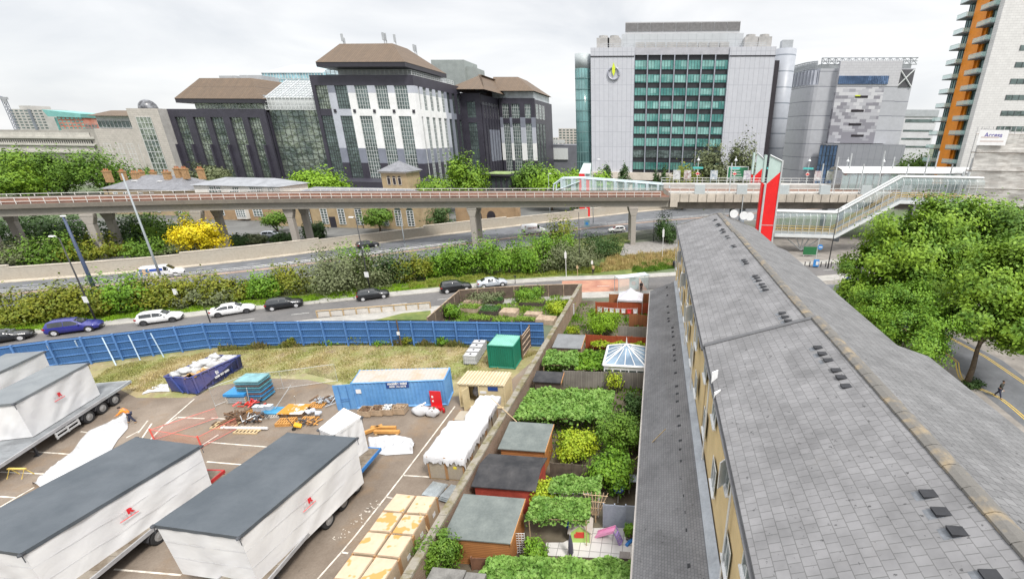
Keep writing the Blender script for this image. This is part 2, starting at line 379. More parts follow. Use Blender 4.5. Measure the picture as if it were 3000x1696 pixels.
mb = MB(); C_ = resample(off(KF,-3.6), 1.0)
for i in range(8, len(C_)-3, 6):
 a, b = Vector(C_[i]), Vector(C_[i+2]); n_ = Vector((-(b-a).y,(b-a).x)).normalized()*.05; mb.poly([(a.x-n_.x,a.y-n_.y,.014),(b.x-n_.x,b.y-n_.y,.014),(b.x+n_.x,b.y+n_.y,.014),(a.x+n_.x,a.y+n_.y,.014)])
structure(mb.build('road_marking', m_white))
rb = [G(*p) for p in ((1700,838),(1800,829),(1990,820),(1990,845),(1850,858),(1700,850))]
mb = MB(); i0 = [i for i,p in enumerate(KF) if p[0] > -17][0]; sg = [p for p in KF[i0:] if p[0] < 4.5]; strip(mb, off(sg,-6.4), off(sg,-.25), .010); structure(mb.build('bus_bay_surface', m_redlane))
MD = [(-170,8),(-120,36)]+[G(*p) for p in ((0,866),(750,793),(896,774),(1150,743),(1729,668),(1885,652),(2071,637))]+[(60,162),(120,190)]
MD = smooth_line(MD, 2)
F2 = [(-175,17),(-128,43)]+[G(*p) for p in ((0,830),(413,799),(800,757),(998,729),(1185,704),(1523,662),(1689,643),(1959,612))]+[(50,176),(115,203)]
F2 = smooth_line(F2, 2)
N2 = off(MD, -9.5)
mb = MB(); strip(mb, N2, off(MD,-.5), .006); structure(mb.build('dual_carriageway', m_asph))
ns = min(len(MD), len(F2)); mb = MB(); strip(mb, resample(off(MD,.5),2)[:10**6] if 0 else [off(MD,.5)[int(i*(len(MD)-1)/(80))] for i in range(81)], [F2[int(i*(len(F2)-1)/80)] for i in range(81)], .006); structure(mb.build('far_carriageway', m_asph))
mb = MB(); slab(mb, off(MD,-.5), off(MD,.5), -.02, .13); structure(mb.build('central_reservation', mat('reservation', (.36,.27,.22), .9, .2, .5)))
mb = MB()
for ln, ds in ((MD, (-5.0,)), (MD, (5.2,))):
 for d in ds:
  P_ = resample(off(ln, d), 1.0)
  for i in range(3, len(P_)-4, 7):
   a, b = Vector(P_[i]), Vector(P_[i+2]); n_ = Vector((-(b-a).y,(b-a).x)).normalized()*.09; mb.poly([(a.x-n_.x,a.y-n_.y,.014),(b.x-n_.x,b.y-n_.y,.014),(b.x+n_.x,b.y+n_.y,.014),(a.x+n_.x,a.y+n_.y,.014)])
structure(mb.build('lane_marking', mat('worn_line',(.36,.36,.35),.8,.3,1)))
rl = thing('guard_rail', 'low grey steel guard rail along the central reservation of the far road', 'guard rail')
P_ = resample(MD, 3.0); mb = MB(); mb.tube([(x,y,.75) for x,y in P_], .06, 5); mb.tube([(x,y,.5) for x,y in P_], .06, 5); mb.build('rail', mat('galv', (.40,.40,.40), .5, .15, 1, metal=.3), rl)
mb = MB()
for x,y in P_: mb.box(x-.05,x+.05,y-.05,y+.05,0,.8)
mb.build('posts', mat('galv', (1,1,1)), rl)
mb = MB(); K2 = off(KF, 2.0); K3 = [p for p in K2 if p[0] < 6]; N3 = [p for p in N2 if p[0] < -6]; a_ = [K3[int(i*(len(K3)-1)/40)] for i in range(41)]; b_ = [N3[int(i*(len(N3)-1)/40)] for i in range(41)]
strip(mb, a_, b_, .05); structure(mb.build('verge', m_grass))
mb = MB(); slab(mb, N2, off(N2,.2) , -.02, .1); structure(mb.build('carriageway_kerb', m_conc))
FW = off(F2, 1.6)
mb = MB(); slab(mb, F2, FW, -.02, .12); structure(mb.build('far_footway', mat('worn_concrete', (.43,.38,.31), .9, .2, .4)))
mb = MB(); strip(mb, off(F2,2.1), off(F2,70), .004); structure(mb.build('car_park', mat('car_park_asphalt', (.13,.13,.125), .9, .2, .2)))
rw = thing('retaining_wall', 'long pale concrete retaining wall beside the far carriageway', 'wall')
WL = resample(off(F2,1.62), 3.0); mw = mat('pale_concrete', (.47,.42,.35), .9, .22, .35, c2=(.38,.35,.30))
mb = MB(); mc_ = MB()
for i in range(len(WL)-1):
 a, b = Vector(WL[i]), Vector(WL[i+1]); n_ = Vector((-(b-a).y,(b-a).x)).normalized()
 h = 1.75+.045*i if i < 12 else (2.0+.35*((i//7)%2)); h = min(h,2.5)
 q = [(a.x,a.y),(b.x,b.y),(b.x+n_.x*.4,b.y+n_.y*.4),(a.x+n_.x*.4,a.y+n_.y*.4)]
 mb.hexa([(x,y,-.05) for x,y in q],[(x,y,h) for x,y in q])
 q2 = [(a.x-n_.x*.05,a.y-n_.y*.05),(b.x-n_.x*.05,b.y-n_.y*.05),(b.x+n_.x*.45,b.y+n_.y*.45),(a.x+n_.x*.45,a.y+n_.y*.45)]
 mc_.hexa([(x,y,h) for x,y in q2],[(x,y,h+.12) for x,y in q2])
mb.build('wall_face', mw, rw); mc_.build('coping', mat('coping_stone', (.50,.45,.38), .9, .2, .6), rw)
mb = MB(); mb.quad((14,-10,.003),(90,-10,.003),(90,112,.003),(14,112,.003)); structure(mb.build('side_pavement', mat('brick_paving', (.24,.22,.20), .9, .2, .5)))
ST = [(29.5,-10),(30.5,38.2),(28.0,70)]; ST = smooth_line(ST,2)
mb = MB(); strip(mb, off([(31.5,-10),(31.6,38.5),(32.5,46),(29.5,60),(27.5,72)],-5.5), [(30.8,-10),(31.3,38.5),(32.1,46),(29,60),(27,72)], .008); structure(mb.build('side_street', m_asph))
mb = MB()
for d in (-.15,-.4):
 l = smooth_line([(31.3,30),(32.2,37.5),(31.9,39.3),(30.3,41.2),(31.6,44.2),(33.0,46.6),(30.0,60)],2); l = [G(*p) for p in ((2940,1175),(2926,1180),(2905,1155),(2880,1155))] if 0 else l
 strip(mb, off(l,d-.05), off(l,d+.05), .016)
l = [(36.8,20),(36.9,44),(36.9,47.4),(34,62)]
for d in (0,.28): strip(mb, off(l,d), off(l,d+.1), .016)
structure(mb.build('double_yellow_line', m_yellow))
mb = MB(); mb.quad((-10.75,2,.006),(3.3,2,.006),(3.0,60,.006),(-10.6,60,.006)); structure(mb.build('garden_ground', m_soil))
mb = MB()
def pline(p, q, w=.1, z=.012):
 a, b = Vector(G(*p)), Vector(G(*q)); n_ = Vector((-(b-a).y,(b-a).x)).normalized()*w/2
 mb.poly([(a.x-n_.x,a.y-n_.y,z),(b.x-n_.x,b.y-n_.y,z),(b.x+n_.x,b.y+n_.y,z),(a.x+n_.x,a.y+n_.y,z)])
for p, q in (((610,1295),(784,1309)),((0,1382),(133,1388)),((334,1667),(531,1684)),((606,1352),(712,1361)),((0,1485),(100,1427)),((0,1454),(44,1457)),((88,1322),(216,1331)),((586,1307),(640,1273)),((712,1361),(784,1309)),
             ((930,1696),(1000,1617)),((1000,1617),(1040,1570)),((1040,1570),(1131,1455)),((1131,1455),(1180,1392)),((1180,1392),(1250,1300)),((1250,1300),(1296,1239)),((1296,1239),(1333,1190)),((1180,1392),(1262,1397)),((1131,1455),(1150,1459)),((1000,1617),(1020,1620)),((1240,1334),(1262,1336)),
             ((440,1288),(478,1248)),((478,1248),(570,1168)),((478,1248),(520,1222)),((520,1222),(600,1226)),((620,1224),(660,1227)),((405,1268),(433,1232)),((415,1285),(445,1240)),((370,1282),(408,1262)),((236,1264),(258,1267))): pline(p, q)
structure(mb.build('parking_line', mat('worn_paint', (.62,.57,.50), .8, .3, 2)))
mb = MB(); rn = random.Random(4)   # chalky scrawl beside the boxes
for i,(x,y) in enumerate(((985,1580),(1000,1570),(1010,1555),(1040,1530),(1055,1528),(1062,1512),(1080,1505),(1085,1490),(1097,1480),(1105,1472))):
 for k in range(4): a_ = rn.uniform(-10,12), rn.uniform(-8,8); pline((x+a_[0],y+a_[1]),(x+a_[0]+rn.uniform(-8,8),y+a_[1]+rn.uniform(-4,4)),.035)
structure(mb.build('chalk_marks', mat('worn_paint',(1,1,1))))
# ================================================================== BUILDINGS BEYOND THE VIADUCT
m_dark = mat('dark_cladding', (.045,.042,.058), .45, .15, .2)
m_mid = mat('slate_blue_cladding', (.21,.225,.275), .5, .1, .3)
m_light = mat('pale_blue_cladding', (.46,.48,.54), .5, .08, .3)
m_clad_white = mat('white_cladding', (.80,.80,.80), .5, .06, .3)
m_brownroof = brick_mat('brown_standing_roof', (.150,.104,.068), (.130,.092,.062), (.085,.062,.045), .9, 40, .08, 'xz', .15, .6, .3)
m_fascia = mat('dark_fascia', (.035,.033,.042), .4, .1, 1)
def mirror_glass(name, c, scale, bmp, metal=.55, rough=.05, c2=None):
 m, t, p = nodes(name)
 out, fac = noise_mix(t, c, c2 or tuple(x*1.7 for x in c), scale*.6, detail=3, lo=.4, hi=.6)
 t.links.new(out, p.inputs['Base Color']); p.inputs['Metallic'].default_value = metal; p.inputs['Roughness'].default_value = rough
 tc = N(t,'ShaderNodeTexCoord'); n = N(t,'ShaderNodeTexVoronoi'); n.inputs['Scale'].default_value = scale; t.links.new(tc.outputs['Object'], n.inputs['Vector'])
 n2 = N(t,'ShaderNodeTexNoise'); n2.inputs['Scale'].default_value = scale*1.6; n2.inputs['Detail'].default_value = 3; t.links.new(tc.outputs['Object'], n2.inputs['Vector'])
 bump(t, p, n2.outputs['Fac'], bmp, 1.0)
 MATS[name] = m; return m
m_gl_dark = mirror_glass('office_glass', (.10,.13,.125), .25, .35, .5)
m_gl_atr = mirror_glass('atrium_glass', (.13,.165,.15), .22, .8, .6, c2=(.30,.34,.28))
m_gl_teal = mirror_glass('teal_glass', (.07,.24,.22), .2, .12, .45, c2=(.20,.44,.40))
m_gl_blue = mirror_glass('blue_glass', (.10,.16,.27), .3, .2, .4)
m_mull = mat('mullion_white', (.62,.64,.64), .5, .05, 1)
m_mull_d = mat('mullion_dark', (.05,.055,.06), .5, .05, 1)
m_grey = mat('steel_grey', (.40,.42,.44), .5, .08, .5)
def window(parent, x0, x1, z0, z1, Y, glass, mull, nx, nz, rec=.35, axis='y', sgn=1, bw=.12):
 """a glazed bay; axis 'y': faces -y at plane Y; axis 'x': faces +x (sgn=1) or -x (sgn=-1) at plane x=Y, x0..x1 run along y"""
 mb = MB(); fr = MB()
 def b(m, a0, a1, c0, c1, d0, d1):
  if axis == 'y': m.box(a0,a1,Y+d0,Y+d1,c0,c1)
  else: m.box(Y-sgn*d0,Y-sgn*d1,a0,a1,c0,c1)
 b(mb, x0, x1, z0, z1, rec, rec+.2)
 w = mb.build('window', glass, parent)
 for i in range(nx+1):
  x = x0+(x1-x0)*i/nx; b(fr, x-bw/2, x+bw/2, z0, z1, rec-.12, rec-.003)
 for i in range(nz+1):
  z = z0+(z1-z0)*i/nz; b(fr, x0+bw/2, x1-bw/2, z-bw/2, z+bw/2, rec-.10, rec-.004)
 fr.build('mullion', mull, w); return w
def hip(mb, x0,x1,y0,y1,ze, tx0,tx1,ty0,ty1,zt, th=1.2):
 """flat-topped hip roof with a thick eave"""
 b = [(x0,y0,ze),(x1,y0,ze),(x1,y1,ze),(x0,y1,ze)]; t = [(tx0,ty0,zt),(tx1,ty0,zt),(tx1,ty1,zt),(tx0,ty1,zt)]
 mb.add(b+t, [(4,5,6,7),(0,1,5,4),(1,2,6,5),(2,3,7,6),(3,0,4,7)])
# ---------------- the dark office block
YD = 184.8
db = thing('office_building', 'large dark purple and white office building with brown hipped roofs and a glazed atrium', 'building')
xL = F(488,320,YD)[0]; xA0 = F(772,320,YD)[0]; xA1 = F(906,226,YD)[0]; xC = F(1208,220,YD)[0]
zW = 31.3; zC = F(1208,220,YD)[1]
yE = 228.0
mb = MB(); mb.box(xL,xA0,YD+.9,YD+50,0,zW-1); mb.build('wing_wall', m_dark, db)
bx = [(511,543.6),(564,599),(615,651),(671,707),(724,759)]; xs = [(F(a,344,YD)[0],F(b,344,YD)[0]) for a,b in bx]
zt = F(640,344,YD)[1]
edges_ = [xL]+[v for p in xs for v in p]+[xA0]
mb = MB()
for i in range(0,len(edges_),2): mb.box(edges_[i],edges_[i+1],YD,YD+1.2,0,zt)
mb.box(xL,xA0,YD-.003,YD+1.2,zt,zW); mb.build('wing_pier', m_dark, db)
mb = MB()
for i in range(0,len(edges_),2): mb.box(edges_[i]-.5,edges_[i]+.3,YD-1.0,YD-.005,0,zt*.62)
mb.build('buttress', m_dark, db)
for a,b in xs:
 window(db, a, b, 2.5, zt, YD, m_gl_atr, m_mull_d, 4, 12, .7)
z1 = F(560,302,YD)[1]; mb = MB(); mb.box(F(553,302,YD)[0],xA0,YD+2.5,YD+40,zW,z1+3.2); mb.build('attic', m_grey, db)
window(db, F(553,302,YD)[0]+.3, xA0-.3, zW+.3, zW+3.4, YD+1.9, m_gl_atr, m_mull, 22, 2, .35)
ze = F(509,289,YD-1)[1]; zr = F(584,229.5,YD+9)[1]
mb = MB(); hip(mb, F(509,289,YD-1)[0], F(762,284,YD-1)[0], YD-1, YD+46, ze, F(584,229.5,YD+9)[0], F(736,229.5,YD+9)[0], YD+9, YD+36, zr); o = mb.build('roof', m_brownroof, db)
mb = MB(); mb.box(F(509,289,YD-1)[0]+.2, F(762,284,YD-1)[0]-.2, YD-.8, YD+45.8, ze-1.6, ze-.003); mb.build('eave', m_fascia, db)
mb = MB(); mb.box(F(640,219,YD+15)[0],F(690,219,YD+15)[0],YD+15,YD+25,zr,zr+1.6); mb.box(F(700,219,YD+15)[0],F(762,219,YD+15)[0],YD+15,YD+25,zr,zr+1.8); mb.build('roof_plant', m_grey, db)
xa0, xa1 = xA0+.003, xA1-.003
za = F(830,322,YD+2)[1]
mb = MB(); mb.box(xa0,xa1,YD+2.6,YD+40,0,za); mb.build('atrium_core', m_dark, db)
window(db, xa0+.3, xa1-.1, 2, za, YD+1.9, m_gl_atr, m_mull_d, 9, 12, .5)
zb = F(800,287,YD+2)[1]; mb = MB(); mb.box(xa0,xa1,YD+2.6,YD+20,za+.003,zb); mb.build('atrium_band', mat('pale_band',(.55,.57,.57),.5,.1,.3), db)
fr = MB()
for k in range(4): z = za+(zb-za)*k/3; fr.box(xa0,xa1,YD+1.2,YD+1.35,z-.1,z+.1)
for k in range(15): x = xa0+(xa1-xa0)*k/14; fr.box(x-.08,x+.08,YD+1.0,YD+1.19,za,zb)
fr.build('atrium_railing', m_mull, db)
zt2 = F(790,236,YD+16)[1]
def slope(mb_, u0,u1,v0,v1,d=0):
 P_ = lambda u,v: (xa0+(xa1-xa0)*u, YD+2.4+14*v, zb+(zt2-zb)*v+d); mb_.quad(P_(u0,v0),P_(u1,v0),P_(u1,v1),P_(u0,v1))
mb = MB(); slope(mb,0,1,0,1); mb.quad((xa0,YD+16.4,zt2),(xa1,YD+16.4,zt2),(xa1,YD+34,zt2+.2),(xa0,YD+34,zt2+.2)); mb.build('atrium_roof', mat('frosted_glazing',(.44,.47,.47),.3,.1,.4), db)
fr = MB()
for k in range(17):
 u = k/16; fr.tube([(xa0+(xa1-xa0)*u,YD+2.3,zb+.1),(xa0+(xa1-xa0)*u,YD+16.3,zt2+.1)], .1 if k%4 else .35, 4)
for k in range(9):
 v = k/8; fr.tube([(xa0,YD+2.3+14*v,zb+.1+(zt2-zb)*v),(xa1,YD+2.3+14*v,zb+.1+(zt2-zb)*v)], .09, 4)
fr.build('glazing_bar', m_grey, db)
zl0 = zt2; a0 = F(765,213,YD+34)[0]; a1 = F(945,210,YD+34)[0]; zl1 = F(765,213,YD+34)[1]; zl2 = F(820,192,YD+44)[1]
mb = MB(); mb.box(a0,a1,YD+34.3,YD+52,zl0,zl1); mb.build('lantern', mat('pale_blue_glazing',(.30,.50,.56),.2,.35,.5,fine=False), db)
mb = MB(); mb.add([(a0,YD+34,zl1),(a1,YD+34,zl1),(a1-1,YD+44,zl2),(a0+9,YD+44,zl2),(a0,YD+54,zl1),(a1,YD+54,zl1)],[(0,1,2,3),(3,2,5,4),(0,3,4),(1,5,2)]); mb.build('lantern_roof', mat('pale_blue_roof',(.42,.52,.56),.3,.1,.5), db)
fr = MB()
for k in range(22): x = a0+(a1-a0)*k/21; fr.box(x-.09,x+.09,YD+34.05,YD+34.25,zl0,zl1)
for z in (zl0+.2,(zl0+zl1)/2,zl1-.1): fr.box(a0,a1,YD+33.9,YD+34.04,z-.1,z+.1)
fr.build('lantern_bar', m_mull, db)
mb = MB(); mb.box(xA1,xC-.9,YD+.9,yE,0,zC-1); mb.build('centre_wall', m_dark, db)
bx = [(921,957),(978,1015),(1036,1074),(1096.6,1132.5),(1153,1191)]; xs = [(F(a,250,YD)[0],F(b,250,YD)[0]) for a,b in bx]
zu1, zu0 = F(1055,251,YD)[1], F(1055,320,YD)[1]; zl1_, zl0_ = F(1055,340,YD)[1], 2.6
zw0 = F(1100,435,YD)[1]; zd0 = F(1100,478,YD)[1]; zmu = F(1100,273,YD)[1]
edges_ = [xA1]+[v for p in xs for v in p]+[xC]
pm = [m_dark, m_mid, m_light, m_clad_white]
def stack(mb_, x0, x1, segs, Y0, Y1, axis='y'):
 for z0, z1, mi in segs:
  mb_.cur = mi
  if axis == 'y': mb_.box(x0,x1,Y0,Y1,z0,z1)
  else: mb_.box(Y0,Y1,x0,x1,z0,z1)
col = [0,2,3,3,3,3]
for i in range(6):
 mb = MB(); c = col[i]; x0, x1 = edges_[2*i], edges_[2*i+1]
 top = 0 if c == 0 else (1 if i < 2 else 2)
 segs = [(0,zd0,0),(zd0,zw0,1 if c else 0),(zw0,zu0-2.0,c),(zu0-2.0,zmu,c),(zmu,zu1,top)]
 stack(mb, x0, x1, segs, YD, YD+1.2); mb.build('pier', pm, db)
for i,(a,b) in enumerate(xs):
 mb = MB(); mb.cur = [0,2,3,3,3][i]; mb.box(a,b,YD+.12,YD+1.2,zl1_,zu0); mb.build('spandrel', pm, db)
 window(db, a, b, zu0, zu1, YD, m_gl_dark if i else m_gl_atr, m_mull if i>1 else m_mull_d, 5, 6, .5)
 window(db, a, b, zl0_, zl1_, YD, m_gl_dark, m_mull if i>1 else m_mull_d, 5, 18, .5)
mb = MB(); mb.box(xA1,xC,YD-.004,YD+1.2,zu1,zC); mb.build('parapet_band', m_dark, db); MB().box(xA1,xC,YD+.01,YD+1.2,0,2.5).build('plinth', m_dark, db)
for a,b in xs: MB().box(b+1.0,b+2.0,YD-.3,YD-.006,zl1_+1.2,zl1_+2.4).build('vent_box', m_fascia, db)
nb = 8; L_ = yE-YD; sw = 2.4
for i in range(nb+1):
 y0 = YD+1.21 if i == 0 else YD+L_*i/nb-sw/2; y1 = YD+1.2+1.6 if i == 0 else (yE if i == nb else YD+L_*i/nb+sw/2)
 c = 3 if i < 5 else (2 if i == 5 else (1 if i == 6 else 0))
 segs = [(0,zd0,0),(zd0,zw0,min(c,1)),(zw0,zmu,c),(zmu,zu1,max(c-1,0))]
 mb = MB(); stack(mb, y0, y1, segs, xC-1.2, xC, 'x'); mb.build('flank_pier', pm, db)
 if i < nb:
  w0 = y1; w1 = YD+L_*(i+1)/nb-sw/2 if i < nb-1 else yE-sw/2
  if i == nb-1: w1 = yE-.02
  mb = MB(); mb.cur = c; mb.box(xC-1.2,xC-.1,w0,w1,zl1_,zu0); mb.build('flank_spandrel', pm, db)
  window(db, w0, w1, zu0, zu1, xC, m_gl_dark, m_mull if c == 3 else m_mull_d, 3, 6, .5, 'x')
  window(db, w0, w1, zl0_, zl1_, xC, m_gl_dark, m_mull if c == 3 else m_mull_d, 3, 18, .5, 'x')
mb = MB(); mb.box(xC-1.2,xC-.003,YD+1.21,yE,zu1,zC); mb.build('flank_parapet', m_dark, db)
ze = F(925,193,YD-3)[1]; mb = MB(); mb.box(xA1+9,xC-4,YD+5,yE-5,zC-1,ze); mb.build('centre_attic', mat('pale_attic',(.50,.54,.56),.4,.15,.3), db)
fr = MB()
for z in (zC+.4,zC+1.2,zC+2.0): fr.tube([(xA1+6,YD+2,z),(xC-1.5,YD+2,z),(xC-1.5,yE-3,z)], .09, 4)
for k in range(40):
 s_ = k/39*(xC-xA1-7.5+yE-YD-5); x, y = (xA1+6+s_, YD+2) if s_ < xC-xA1-7.5 else (xC-1.5, YD+2+s_-(xC-xA1-7.5)); fr.box(x-.08,x+.08,y-.08,y+.08,zC,zC+2.0)
fr.build('roof_railing', m_mull, db)
e0 = F(925,193,YD-3)[0]; e1 = F(1187,188,YD-3)[0]; t0 = F(995,129,YD+9); t1 = F(1149,127,YD+9)
yb = S(1310,228,e1)[0]
mb = MB(); hip(mb, e0, e1, YD-3, yb, ze+1.2, t0[0], t1[0], YD+9, yb-12, t0[1]); mb.build('roof', m_brownroof, db)
mb = MB(); mb.box(e0+.15,e1-.15,YD-2.85,yb-.15,ze-.4,ze+1.197); mb.build('eave', m_fascia, db)
for px,py,pt,yy in ((1008,127,100,YD+10),(1012,127,112,YD+12),(1128,127,96,YD+10),(1134,127,98,YD+11),(1161,127,102,YD+12),(1215,142,131,YD+36),(1220,142,133,YD+37)):
 x,z = F(px,py,yy); z2 = F(px,pt,yy)[1]; mb = MB(); mb.tube([(x,yy,t0[1]-2),(x-.3,yy,z2)], .22, 5); mb.box(x-.75,x+.1,yy-.4,yy,z2-2.6,z2); mb.build('antenna', m_grey, db)
Y2 = yE+.01; xR = F(1404,273,Y2)[0]; z2_ = F(1404,273,Y2)[1]; Y3 = min(S(1457,285,xR)[0], 290)
mb = MB(); mb.box(xC-20,xR,Y2+.6,Y3+30,0,z2_-.5); mb.build('rear_wall', m_dark, db)
xw0, xw1 = F(1366,300,Y2)[0], F(1391,300,Y2)[0]; zz = [F(1380,y,Y2)[1] for y in (298,345,360,450)]
mb = MB(); mb.box(xC-.8,xw0,Y2,Y2+.9,0,zz[0]); mb.box(xw1,xR,Y2,Y2+.9,0,zz[0]); mb.box(xC-.8,xR,Y2-.003,Y2+.9,zz[0],z2_); mb.box(xw0,xw1,Y2+.1,Y2+.9,zz[2],zz[1]); mb.build('rear_pier', m_dark, db)
window(db, xw0, xw1, zz[1], zz[0], Y2, m_gl_dark, m_mull_d, 4, 5, .5); window(db, xw0, xw1, 3, zz[2], Y2, m_gl_dark, m_mull_d, 4, 12, .5)
for i in range(6):
 a = Y2+1.2+(Y3-Y2-1.2)*i/6; b = Y2+1.2+(Y3-Y2-1.2)*(i+1)/6
 mb = MB(); stack(mb, a, a+2.0, [(0,zz[3]*.7,0),(zz[3]*.7,zz[2]-3,1 if i>1 else 0),(zz[2]-3,z2_-5,0)], xR-.6, xR+.5, 'x'); mb.build('rear_flank_pier', pm, db)
 window(db, a+2.0, b, 3, zz[2], xR+.5, m_gl_dark, m_mull_d, 2, 14, .6, 'x'); window(db, a+2.0, b, zz[1], zz[0], xR+.5, m_gl_dark, m_mull, 2, 5, .6, 'x')
xQ = F(1565,288,Y3)[0]; z3 = F(1500,288,Y3)[1]
mb = MB(); mb.box(xR+.51,xQ,Y3+.6,Y3+40,0,z3-.5); mb.build('end_wall', m_dark, db)
bxs = [(1470,1490),(1497,1521),(1536,1554)]; xs = [(F(a,305,Y3)[0],F(b,305,Y3)[0]) for a,b in bxs]; edges_ = [xR+.51]+[v for p in xs for v in p]+[xQ]
zq = [F(1510,y,Y3)[1] for y in (305,347,362,420,470)]
for i in range(4):
 mb = MB(); stack(mb, edges_[2*i], edges_[2*i+1], [(0,zq[4],0),(zq[4],zq[3],3),(zq[3],zq[3]+8,2),(zq[3]+8,zq[2]+3,1),(zq[2]+3,zq[0],0)], Y3, Y3+.9); mb.build('end_pier', pm, db)
for a,b in xs:
 mb = MB(); mb.box(a,b,Y3+.1,Y3+.9,zq[2],zq[1]); mb.build('spandrel', m_dark, db)
 window(db, a, b, zq[1], zq[0], Y3, m_gl_dark, m_mull, 4, 4, .5); window(db, a, b, 3, zq[2], Y3, m_gl_dark, m_mull, 4, 14, .5)
mb = MB(); mb.box(xR+.51,xQ,Y3-.003,Y3+.9,zq[0],z3); mb.build('end_parapet', m_dark, db)
for i in range(3):
 y = Y3+2+i*7; window(db, y, y+4.5, zq[1], zq[0], xQ+.35, m_gl_dark, m_mull, 2, 4, .3, 'x'); window(db, y, y+4.5, 4, zq[2], xQ+.35, m_gl_dark, m_mull_d, 2, 12, .3, 'x')
zr_ = F(1480,262,Y3)[1]
mb = MB(); hip(mb, xC-5, F(1440,268,Y2+6)[0], Y2-4, Y3+20, F(1440,268,Y2+6)[1], xC+6, F(1410,222,Y2+18)[0], Y2+14, Y3+10, F(1410,222,Y2+18)[1]); mb.build('roof', m_brownroof, db)
mb = MB(); hip(mb, F(1438,268,Y3+1)[0], F(1565,272,Y3-2)[0], Y3-2, Y3+38, F(1500,268,Y3)[1], F(1418,226,Y3+14)[0]+6, F(1520,226,Y3+14)[0], Y3+12, Y3+30, F(1500,226,Y3+12)[1]); mb.build('roof', m_brownroof, db)
mb = MB(); a = F(1440,268,Y3+1)[0]; mb.box(a,F(1560,270,Y3)[0],Y3+1.5,Y3+37,z3-.5,F(1500,268,Y3)[1]-.01); mb.build('rear_attic', mat('pale_attic',(1,1,1)), db)
mb = MB(); x0,z0 = F(1262,176,250); x1,_ = F(1358,176,250); mb.box(x0,x1,250,268,z0-12,z0); x2,_ = F(1385,190,252); mb.box(x1+.01,x2,252,268,z0-14,F(1370,196,252)[1]); mb.build('roof_plant', mat('grey_green_plant',(.28,.31,.30),.6,.1,.3), db)
mb = MB(); mb.box(F(790,545,170)[0],F(1420,545,170)[0],168,YD-.6,0,5.0); mb.build('podium', m_dark, db)
# ---------------- the stone stair tower and its neighbour on the left
st = thing('stone_tower_block', 'pale stone clad stair tower with a stepped window strip left of the dark offices', 'building')
m_stone = brick_mat('pale_stone', (.52,.48,.44), (.47,.44,.40), (.36,.33,.31), 1.6, .8, .04, 'xz', .12, .8, .2)
x0 = F(368,318,YD-3)[0]; x1 = F(460,318,YD-3)[0]; zs = F(400,318,YD-3)[1]
mb = MB(); mb.box(x0,x1,YD-3,YD+20,0,zs); mb.build('wall', m_stone, st)
mb = MB(); mb.prism([(x1+.01,YD-3),(xL-.05,YD-.2),(xL-.05,YD+18),(x1+.01,YD+18)],0,zs-.1); mb.build('return_wall', mat('grey_stone',(.33,.32,.31),.8,.12,.4), st)
wx0, wx1 = F(399,345,YD-3)[0], F(442,345,YD-3)[0]; zz = [F(420,y,YD-3)[1] for y in (343,510)]
nfl = 5
for k in range(nfl):
 a = zz[1]+(zz[0]-zz[1])*k/nfl; b = zz[1]+(zz[0]-zz[1])*(k+1)/nfl
 w = window(st, wx0, wx1, a+.1, b-.1, YD-3.2, m_gl_atr, m_mull, 4, 2, .05)
dm = MB(); dm.lathe([(3.3,0),(3.3,.8),(2.9,2.3),(2.0,3.4),(.9,4.0),(.1,4.2)], (F(435,318,YD+8)[0],YD+8,zs), 18); dm.build('dome', mat('dark_dome',(.05,.05,.06),.3,.5,.6,c2=(.25,.26,.28)), st, True)
nb_ = thing('stone_office', 'cream stone office with a brown hipped roof behind the roadside trees', 'building')
Yn = YD-1; x0n = F(283,400,Yn)[0]; x1n = x0-.05; z1n = F(300,377,Yn)[1]
mb = MB(); mb.box(x0n,x1n,Yn,Yn+30,0,z1n); mb.build('wall', m_stone, nb_)
window(nb_, x0n+1.5, x1n-.6, z1n+.4, z1n+3.2, Yn+1.0, m_gl_dark, m_mull, 10, 1, .2)
mb = MB(); mb.box(x0n+1,x1n-.2,Yn+1.5,Yn+28,z1n,z1n+5); mb.build('attic', mat('pale_band',(1,1,1)), nb_)
for k in range(4): window(nb_, x0n+2+k*5.5, x0n+5+k*5.5, 5, z1n-6, Yn-.02, m_gl_atr, m_mull, 2, 6, .1)
mb = MB(); hip(mb, x0n, x1n, Yn-1, Yn+28, z1n+5, F(325,324,Yn+8)[0], x1n, Yn+8, Yn+20, F(330,324,Yn+8)[1]); mb.build('roof', m_brownroof, nb_)
# ---------------- estate and towers on the far left
es = thing('housing_estate', 'long ribbed concrete housing estate at the far left behind the trees', 'building')
Ye = 235; m_sp0 = mat('dark_core',(.03,.03,.035),.5,.1,.3); m_est = mat('estate_concrete', (.36,.34,.31), .9, .15, .2)
xe0, xe1 = F(-120,400,Ye)[0], F(190,400,Ye)[0]; zt = F(60,381,Ye)[1]
mb = MB(); mb.box(xe0,xe1,Ye,Ye+14,0,zt); xe2 = F(275,400,Ye)[0]; mb.box(xe1+.01,xe2,Ye+.001,Ye+14,0,F(230,378,Ye)[1]); mb.build('wall', m_est, es)
zz = [F(60,y,Ye)[1] for y in (387,399,410,419,428,440)]
for k,(a,b) in enumerate(((zz[1],zz[0]),(zz[3],zz[2]),(zz[5],zz[4]))):
 mb = MB(); mb.box(xe0,xe2-2,Ye-.12,Ye-.004,a,b); w = mb.build('window_band', m_sp0, es)
 fr = MB(); nn = 60
 for i in range(nn): x = xe0+(xe2-2-xe0)*i/nn; fr.box(x,x+ (1.3 if k != 1 else .5),Ye-.3,Ye-.121,a,b)
 fr.box(xe0,xe2,Ye-1.1,Ye-.13,a-1.1,a-.003)
 fr.build('mullion', mat('estate_pale',(.50,.48,.44),.9,.1,.3), w)
